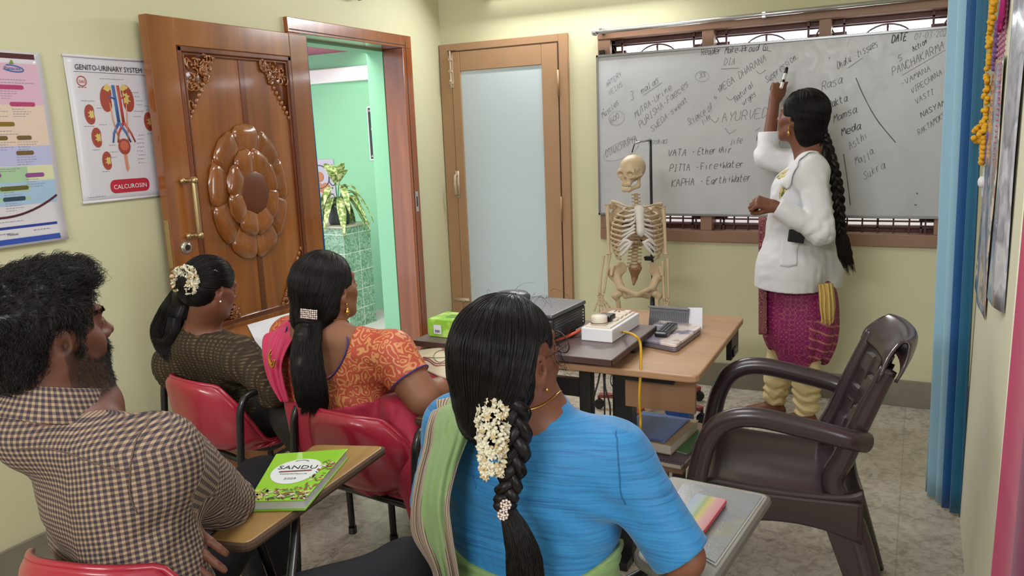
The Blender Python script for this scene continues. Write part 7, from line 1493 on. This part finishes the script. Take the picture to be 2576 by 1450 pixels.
drape('magenta_curtain', 'magenta curtain hanging at the near end of the cream partition', 'curtain', .196, 1.975, .30, 1.60, .02, 2.5, 2.2, .006, t.m, 0, 5)
t = NT('light_blue_curtain', '#7fb0d0', .6); uv = t.n('UVMap'); t.col(t.mix(t.math('GREATER_THAN', t.sep(uv.outputs[0])[0], .62), '#8fb9d6', '#1f6f9c')); drape('doorway_curtain', 'thin blue curtain gathered at the hinge side of the teak doorway', 'curtain', -2.80, 3.07, -2.74, 3.19, .05, 1.94, 2.5, .012, t.m, 0, 7)
# charts hanging on the partition, seen almost edge-on
def hang(name, label, y0, y1, z0, z1, bulge, mt, seed, grp=None):
    P = [[(XPW-.006-bulge*math.sin(math.pi*u)*(.4+.6*v)-.002*math.sin(14*u+9*v+seed), y0+(y1-y0)*u, z1+(z0-z1)*v+(.06*u*(v > .9) if seed % 2 else 0)) for u in np.linspace(0, 1, 16)] for v in np.linspace(0, 1, 24)]
    b = MB(); b.grid(P); return tag(b.build(name, mt, None, smooth=True, solid=.0015), label, 'chart', grp)
def chartmat(name, cols, sc_=9):
    t = NT(name, cols[0], .22); v = t.co(); n = t.noise(v, sc_, 3, .6); t.col(t.ramp(n, [(.38, cols[0]), (.47, cols[1]), (.53, cols[2]), (.58, cols[0]), (.68, cols[3])])); t.b.inputs['Coat Weight'].default_value = .6; t.bump(t.noise(v, 14, 2), .3, .004); return t.m
hang('anatomy_chart', 'laminated anatomy chart on the cream partition, next to the blue curtain', 2.66, 3.10, .86, 1.62, .012, chartmat('chart_a', ('#c9b8b4', '#a87a6c', '#7d8a80', '#d8c2a8')), 1)
hang('laminated_chart', 'white laminated chart on the cream partition, nearer the magenta curtain', 2.16, 2.46, .99, 2.1, .020, chartmat('chart_b', ('#b9b7c2', '#8f8f9c', '#c6c6cf', '#a9a9b6'), 5), 2)
# tinsel and beaded string decoration
FD = thing('door_garland', 'yellow and purple artificial flower garland with pink beads hanging on the partition edge', 'garland', (XPW-.02, 3.02, 1.3)); YF = mat('yellow_flower', '#dba51c', .7); PF = mat('purple_flower', '#6b4a80', .7); MF = mat('magenta_tassel', '#b01f74', .7); BE = mat('pink_beads', '#a86a86', .4)
b = MB()
for i in range(110): z = rnd.uniform(1.42, 2.0); b.ball((XPW-.014-rnd.random()*.014, 3.06+rnd.uniform(-.03, .03), z), (.009, .011, .009), 6)
for i in range(60): z = rnd.uniform(1.30, 1.42); b.ball((XPW-.02-rnd.random()*.030*(z > 1.37), 3.06+rnd.uniform(-.05, .03), z), (.010, .012, .010), 6)
b.build('yellow_blossoms', YF, FD, smooth=True); b = MB()
for i in range(60): b.ball((XPW-.010, 2.98+rnd.uniform(-.02, .02), rnd.choice([rnd.uniform(1.60, 1.74), rnd.uniform(1.31, 1.40)])), (.008, .012, .010), 6)
b.build('purple_blossoms', PF, FD, smooth=True); b = MB()
for i in range(60): b.tube([(XPW-.008, 2.74+rnd.uniform(-.05, .05), 2.0), (XPW-.012-rnd.random()*.01, 2.74+rnd.uniform(-.05, .05), 1.69+rnd.random()*.04)], .004, 5)
b.build('magenta_tassels', MF, FD, smooth=True)
for y in (2.90, 2.84, 2.78, 2.72): b = MB(); b.tube([(XPW-.006, y, 2.0), (XPW-.006, y, 1.33)], .0015, 5); [b.ball((XPW-.007, y, 1.33+.016*i), .0055, 6) for i in range(40)]; b.build('bead_string', BE, FD, smooth=True)
SW = thing('switch_plate', 'small white switch plate on the cream partition below the flower garland', 'switch', (XPW-.01, 3.05, 1.2)); b = MB(); b.bb((XPW-.012, 3.0, 1.19), (XPW, 3.10, 1.29)); b.build('plate', M['white_plastic'], SW, bevel=.003); b = MB(); b.ball((XPW-.016, 3.05, 1.24), (.012, .02, .02), 10); b.build('rocker', M['white_plastic'], SW, smooth=True)

# ================================================================ WALL CHARTS ON THE LEFT WALL
YW = V3(0, 1, 0); ZW = V3(0, 0, 1)
class Poster:
    """flat sheet on the left wall; (u,v) = metres along the wall (+Y) and up"""
    def __init__(s, name, label, y0, y1, z0, z1, mt, bow=.006, foot=0.):
        s.o = thing(name, label, 'poster', (XL, (y0+y1)/2, z0)); s.y0, s.z1, s.z0, s.bow, s.foot, s.n = y0, z1, z0, bow, foot, 0
        P = [[s.p(u*(y1-y0), v*(z1-z0)) for u in np.linspace(0, 1, 12)] for v in np.linspace(1, 0, 20)]; b = MB(); b.grid(P); b.build('sheet', mt, s.o, smooth=True, solid=.0012)
    def p(s, u, v, o=0.): k = v/(s.z1-s.z0); return V3(XL+.004+s.bow*math.sin(math.pi*k)+s.foot*max(0, .2-k)**2*25+o, s.y0+u, s.z0+v)
    def shape(s, name, pts, mt, lift=.0012):
        b = MB(); P = [s.p(u, v, lift) for u, v in pts]; b.add(P, [tuple(range(len(P)))]); return b.build(name, mt, s.o)
    def rect(s, name, u0, v0, u1, v1, mt, lift=.0012, r=0.):
        if r: pts = [(c_[0]+r*math.cos(a), c_[1]+r*math.sin(a)) for c_, a0 in (((u1-r, v1-r), 0), ((u0+r, v1-r), 90), ((u0+r, v0+r), 180), ((u1-r, v0+r), 270)) for a in np.radians([a0, a0+30, a0+60, a0+90])]; return s.shape(name, pts, mt, lift)
        nv = max(1, int((v1-v0)/.03)); b = MB(); P = [[s.p(u0, v0+(v1-v0)*i/nv, lift), s.p(u1, v0+(v1-v0)*i/nv, lift)] for i in range(nv+1)]; b.grid(P); return b.build(name, mt, s.o)
    def text(s, tx, u, v, size, mt, al='LEFT', narrow=1.): return font('lettering', tx, s.p(u, v, .0036), YW, ZW, size, mt, s.o, al, .0001, narrow)
    def lines(s, rows, mt, name='print_text'):
        b = MB()
        for u, v, w_, h in rows:
            q = u
            while q < u+w_: l = rnd.uniform(.004, .011); b.add([s.p(q, v, .0016), s.p(min(q+l, u+w_), v, .0016), s.p(min(q+l, u+w_), v+h, .0016), s.p(q, v+h, .0016)], [(0, 1, 2, 3)]); q += l+.003
        b.build(name, mt, s.o)
PW = mat('poster_white', '#cfccd2', .35, coat=.2); INKG = mat('print_grey2', '#8c8a92', .6); INKD = mat('print_black', '#25282c', .6); RDK = mat('kidney_red', '#9c4434', .5); RDL = mat('kidney_pink', '#c98a6a', .5); YEL2 = mat('fat_yellow', '#cdb667', .5); BLU = mat('vein_blue', '#3f66a0', .5); ART = mat('artery_red', '#b5453a', .5)
G = Poster('anatomy_poster', 'white genito-urinary system anatomy poster half hidden behind the carved door', 1.85, 2.32, 1.262, 1.786, PW, .006)
G.text('GENITO-URINARY SYSTEM', .035, .475, .0265, INKD, 'LEFT', .88); G.rect('title_rule', .03, .467, .36, .4685, INKD)
for u in (.028, .048, .068): pass
b = MB(); b.tube([G.p(.055+.018*math.cos(a), .435+.017*math.sin(a), .002) for a in np.linspace(0, 6.28, 20)[:-1]], .0016, 5, closed=True); G.lines([(.038, .412, .034, .003)], ART); b.build('logo_ring', ART, G.o); G.text('SAS', .0555, .4285, .0155, ART, 'CENTER')
def bean(c, s_, ang=0, k=1.): 
    pts = []
    for a in np.linspace(0, 2*math.pi, 26)[:-1]:
        r_ = 1-.32*math.exp(-((a-0.0 if a < math.pi else a-2*math.pi)/.5)**2); x, y = r_*math.cos(a)*.62*k, r_*math.sin(a); pts.append((c[0]+s_*(x*math.cos(ang)-y*math.sin(ang)), c[1]+s_*(x*math.sin(ang)+y*math.cos(ang))))
    return pts
def kidney(c, s_, ang=0, k=1., cut=True):
    G.shape('kidney', bean(c, s_, ang, k), RDK, .0016)
    if cut:
        G.shape('kidney_core', bean((c[0]+s_*.1*k, c[1]), s_*.60, ang, k), YEL2, .0020)
        b = MB(); 
        for j in range(7): a = 1.0+j*.72; p = (c[0]+s_*.05*k+s_*.42*math.cos(a)*.62*k, c[1]+s_*.55*math.sin(a)); P_ = [G.p(p[0]+s_*.13*math.cos(x)*k, p[1]+s_*.15*math.sin(x), .0024) for x in np.linspace(0, 6.28, 8)[:-1]]; b.add(P_, [tuple(range(7))])
        b.build('kidney_lobes', RDK, G.o)
kidney((.145, .375), .048, -.1, .9, False); kidney((.232, .378), .050, .1, -.9); kidney((.070, .318), .036); kidney((.085, .235), .036); kidney((.115, .150), .034); kidney((.315, .292), .036)
G.shape('adrenal', [(.135, .41), (.15, .43), (.17, .415), (.155, .40)], YEL2, .0021); G.shape('adrenal', [(.205, .41), (.22, .432), (.242, .42), (.225, .40)], YEL2, .0021)
for nm, mt_, u, r_ in (('vena_cava', BLU, .178, .0065), ('aorta', ART, .198, .0058)):
    b = MB(); b.tube([G.p(u, .425, .002), G.p(u+.002, .36, .002), G.p(u+.004, .29, .002)], r_, 8, flat=(V3(1, 0, 0), .25)); b.tube([G.p(u+.004, .29, .002), G.p(u-.022, .25, .002), G.p(u-.030, .215, .002)], [r_*.9, r_*.7, r_*.5], 8, flat=(V3(1, 0, 0), .25)); b.tube([G.p(u+.004, .29, .002), G.p(u+.03, .25, .002), G.p(u+.045, .215, .002)], [r_*.9, r_*.7, r_*.5], 8, flat=(V3(1, 0, 0), .25)); b.tube([G.p(u, .375, .002), G.p(.155 if mt_ is BLU else .222, .385, .002)], r_*.5, 6); b.build(nm, mt_, G.o, smooth=True)
for u0, u1 in ((.155, .175), (.225, .212)): b = MB(); b.tube([G.p(u0, .36, .002), G.p((u0*2+u1)/3-.004, .30, .002), G.p(u1, .22, .002)], .0022, 6); b.build('ureter', RDL, G.o, smooth=True)
G.shape('bladder', [(.193+.026*math.cos(a), .20+.030*math.sin(a)) for a in np.linspace(0, 6.28, 22)[:-1]], RDK, .0022); G.shape('bladder_inside', [(.193+.018*math.cos(a), .203+.018*math.sin(a)) for a in np.linspace(0, 6.28, 18)[:-1]], mat('bladder_pink', '#bd6750', .5), .0026); G.shape('urethra', [(.186, .175), (.200, .175), (.203, .115), (.196, .105), (.190, .115)], RDL, .002)
G.shape('nephron_disc', [(.372+.022*math.cos(a), .185+.022*math.sin(a)) for a in np.linspace(0, 6.28, 22)[:-1]], mat('dark_red', '#7d1f26', .5), .002); b = MB(); b.tube([G.p(.328, .262, .002), G.p(.332, .22, .002), G.p(.35, .195, .002)], .0012, 5); b.build('pointer_line', RDL, G.o)
G.lines([(u, v, w_, .0022) for u, v, w_ in ((.13, .446, .10), (.10, .34, .02), (.255, .40, .03), (.265, .385, .025), (.27, .37, .03), (.27, .355, .025), (.255, .33, .04), (.25, .31, .03), (.26, .24, .03), (.255, .225, .025), (.25, .21, .03), (.25, .195, .03), (.245, .18, .028), (.25, .165, .03), (.245, .15, .03), (.245, .135, .025), (.04, .275, .04), (.045, .365, .05), (.10, .28, .03), (.06, .19, .03), (.09, .11, .03), (.15, .25, .02), (.13, .205, .025), (.13, .18, .03), (.13, .16, .025), (.02, .02, .07), (.30, .35, .05), (.30, .245, .03), (.31, .335, .05), (.34, .165, .03))], INKG)
G.rect('product_badge', .115, .028, .285, .078, mat('badge_red', '#b3273a', .4), .002, .02); G.text('CALCUROSIN', .20, .043, .0235, mat('lettering_white', '#e4e2e4', .5), 'CENTER', 1.0); G.lines([(.17, .034, .055, .003)], RDL)
b = MB(); b.cyl(G.p(-.004, .522, .003), G.p(.47, .522, .003), .005, n=8); b.build('hanging_strip', PW, G.o, smooth=True); b = MB(); b.cyl(G.p(-.004, .004, .003), G.p(.47, .004, .003), .005, n=8); b.build('hanging_strip', PW, G.o, smooth=True)
# the product chart, cut by the left edge of the view
Q = Poster('product_chart', 'long white product chart with pink, peach and blue fields at the left of the wall', 1.32, 1.768, 1.145, 1.784, PW, .008, .012); Wd, Ht = .448, .639; cmx = lambda c: mat('field_'+c[1:], c, .4)
for u0, v0, u1, v1, c in ((.0, .615, .425, .632, '#4a1f24'), (.0, .465, .43, .60, '#cfa9bb'), (.0, .330, .43, .465, '#d6bfae'), (.0, .265, .43, .330, '#b0b2d2'), (.0, .150, .34, .262, '#9fbf98'), (.34, .215, .43, .262, '#cdd0a6'), (.225, .135, .43, .212, '#9db9d2'), (.0, .058, .418, .067, '#2a3c8c'), (.0, .008, .42, .026, '#2f4a9e')): Q.rect('colour_field', u0, v0, u1, v1, cmx(c), .0010)
b = MB(); P = [Q.p(.43*u, .098+.10*max(0, u-.55)**2*3, .0022) for u in np.linspace(0, 1, 20)]; b.tube(P, .004, 6, flat=(V3(1, 0, 0), .25)); b.build('curved_band', cmx('#4a1f24'), Q.o)
for u, v, w_, c in ((.285, .515, .085, '#a83a66'), (.235, .460, .045, '#a83a66'), (.315, .460, .085, '#a83a66'), (.245, .395, .075, '#7d6426'), (.24, .350, .05, '#6b5530'), (.32, .350, .05, '#6b5530'), (.20, .300, .04, '#6b5530'), (.31, .300, .06, '#6b5530'), (.19, .230, .06, '#8a4a86'), (.33, .225, .065, '#8a4a86'), (.20, .185, .035, '#4d5a38'), (.24, .185, .095, '#5d5a2c'), (.245, .150, .075, '#2e4658'), (.18, .552, .05, '#3a2a2c')): Q.rect('heading_tag', u, v, u+w_, v+.014, cmx(c), .0022, .006)
Q.lines([(.18+.0*i, v, w_, .0022) for i, (v, w_) in enumerate(((.535, .23), (.545, .2), (.378, .13), (.368, .15), (.248, .12), (.255, .14)))]+[(u, v-.008*j, rnd.uniform(.03, .07), .0018) for u, v in ((.29, .508), (.24, .450), (.32, .450), (.25, .342), (.32, .342), (.31, .292), (.33, .217), (.25, .142), (.25, .178), (.2, .5), (.19, .217)) for j in range(4)]+[(.2, .043, .06, .003), (.33, .045, .06, .003), (.2, .082, .1, .002)], INKG)
b = MB(); P = [Q.p(.345+.035*math.cos(a), .583+.010*math.sin(a)-.004*math.cos(a), .0022) for a in np.linspace(-2.6, 2.2, 24)]; b.tube(P, .0022, 5, flat=(V3(1, 0, 0), .3)); b.build('brand_swirl', BLU, Q.o); Q.text('Panacea', .315, .578, .017, BLU); Q.shape('brand_leaf', [(.335, .597), (.345, .612), (.352, .597)], cmx('#6a8a3a'), .002); Q.text('Panacea', .24, .038, .011, INKD)

# ================================================================ BEYOND THE DOORWAY
PD = thing('tiled_pedestal', 'green marble tiled pedestal in the hallway carrying the potted plant', 'pedestal', (-4.05, 4.9, 0)); t = NT('green_marble', '#5f8a6a', .25); v = t.co(); n = t.noise(v, 30, 6, .7, 2.); gt = t.mix(t.ramp(n, [(.4, 0.), (.6, 1.)]), '#4d7a5a', '#9ab8a2'); br = t.n('TexBrick'); mp_ = t.n('Mapping'); mp_.inputs['Rotation'].default_value = (0, math.pi/2, math.pi/2) ; t.l(t.co(), mp_.inputs[0])
cmb = t.n('CombineXYZ'); s = t.sep(t.co()); t.l(t.math('ADD', s[1], s[0]), cmb.inputs[0]); t.l(s[2], cmb.inputs[1]); t.l(cmb.outputs[0], br.inputs['Vector']); br.offset = 0; br.inputs['Scale'].default_value = 1; br.inputs['Brick Width'].default_value = .19; br.inputs['Row Height'].default_value = .15; br.inputs['Mortar Size'].default_value = .003; t.col(t.mix(br.outputs['Fac'], gt, '#c9d2c8'))
b = MB(); b.bb((-4.22, 4.73, 0), (-3.883, 5.07, .80)); b.build('tiled_body', t.m, PD); b = MB(); b.bb((-4.225, 4.72, .80), (-3.875, 5.075, .815)); b.build('top_slab', mat('slab_grey', '#b4ad9c', .3), PD, bevel=.003)
PP = thing('potted_plant', 'potted plant with drooping variegated yellow-green leaves on the tiled pedestal', 'plant', (-4.03, 4.88, .815)); pc_ = V3(-4.03, 4.88, .815); t = NT('dark_pot', '#2f3436', .4); b = MB(); b.lathe([(.072, 0), (.080, .02), (.092, .13), (.098, .15), (.09, .152), (.0, .14)], pc_, None, 20); b.build('pot', t.m, PP, smooth=True); LF = []
t = NT('variegated_leaf', '#a3ad5c', .5); n = t.noise(t.co(), 38, 4); t.col(t.mix(t.ramp(n, [(.42, 0.), (.55, 1.)]), '#cfd09a', '#6c8a3a')); LM = t.m; r = random.Random(4)
for i in range(26):
    a = r.uniform(0, 6.28); up = r.uniform(-.2, 1.2); L = r.uniform(.14, .24); d = V3(math.cos(a), math.sin(a), 0); st = pc_+V3(0, 0, .15); p1 = st+d*r.uniform(.03, .10)+V3(0, 0, .04+.13*max(up, .1)); sd_ = V3(-math.sin(a), math.cos(a), 0); P = []
    for k_ in range(8):
        u = k_/7; c_ = p1+d*L*u*.8+V3(0, 0, L*(up*u-1.25*u*u*(1.1 if up < .8 else .4))); w_ = .030*math.sin(math.pi*min(1, u*.93+.05))**.8; P.append([c_-sd_*w_+V3(0, 0, .008), c_, c_+sd_*w_+V3(0, 0, .008)])
    b = MB(); b.grid(interp(P, 12, 5)); b.build('leaf', LM, PP, smooth=True, solid=.001)
    if i % 2 == 0: b = MB(); b.tube(curve([st-V3(0, 0, .02), st*.5+p1*.5+V3(0, 0, .03), p1], 8), .003, 5); b.build('stem', mat('stem_green', '#55603a', .6), PP, smooth=True)
def hposter(name, label, px, mt): a, c_ = ony(*px[0], HY-.004), ony(*px[1], HY-.004); b = MB(); b.bb((a[0], HY-.006, c_[2]), (c_[0], HY-.003, a[2])); o = thing(name, label, 'poster', ((a[0]+c_[0])/2, HY, c_[2])); b.build('sheet', mt, o); return o, a, c_
o, a, c_ = hposter('dark_poster', 'narrow dark poster with white spoons and white border on the mint hallway wall', ((922, 268), (975, 403)), M['poster_white']); b = MB(); b.bb((a[0]+.012, HY-.008, c_[2]+.014), (c_[0]-.012, HY-.0065, a[2]-.014)); b.build('dark_field', mat('chalk_black', '#2c3532', .6), o)
b = MB()
for q in (0, .035): x = a[0]+.045+q; b.cyl((x, HY-.009, (a[2]+c_[2])/2-.05), (x, HY-.009, (a[2]+c_[2])/2+.02), .004, n=6); b.ball((x, HY-.009, (a[2]+c_[2])/2+.035), (.011, .003, .02), 8)
for i in range(7): z = (a[2]+c_[2])/2+.06-.026*i; b.bb((a[0]+.10, HY-.0092, z), (a[0]+.15, HY-.0085, z+.008))
b.build('white_spoons', M['label_white'], o, smooth=True); font('lettering', 'REGISTRATION', (a[0]+.018, HY-.0093, a[2]-.045), (1, 0, 0), (0, 0, 1), .026, M['label_white'], o); font('lettering', 'ASK ADMIN', (a[0]+.018, HY-.0093, c_[2]+.025), (1, 0, 0), (0, 0, 1), .03, M['label_white'], o)
o, a, c_ = hposter('organ_poster', 'pale poster with round organ drawings behind the potted plant', ((790, 402), (851, 566)), mat('poster_mauve', '#b9b3c4', .5)); xm = (a[0]*.35+c_[0]*.65); zt = a[2]
b = MB(); b.tube([(xm-.09+.11*math.cos(t_), HY-.008, zt-.15+.10*math.sin(t_)) for t_ in np.linspace(0, 6.28, 26)[:-1]], .004, 5, closed=True); b.tube([(xm+.055+.042*math.cos(t_), HY-.008, zt-.17+.055*math.sin(t_)) for t_ in np.linspace(0, 6.28, 20)[:-1]], .004, 5, closed=True); b.build('circle_outlines', M['print_dark'], o)
b = MB(); b.ball((xm-.03, HY-.007, zt-.26), (.055, .004, .06), 12); b.ball((xm-.10, HY-.007, zt-.24), (.04, .004, .04), 12); b.ball((xm-.09, HY-.007, zt-.15), (.05, .004, .045), 12); b.build('organ_drawings', mat('organ_orange', '#b5744f', .5), o, smooth=True)
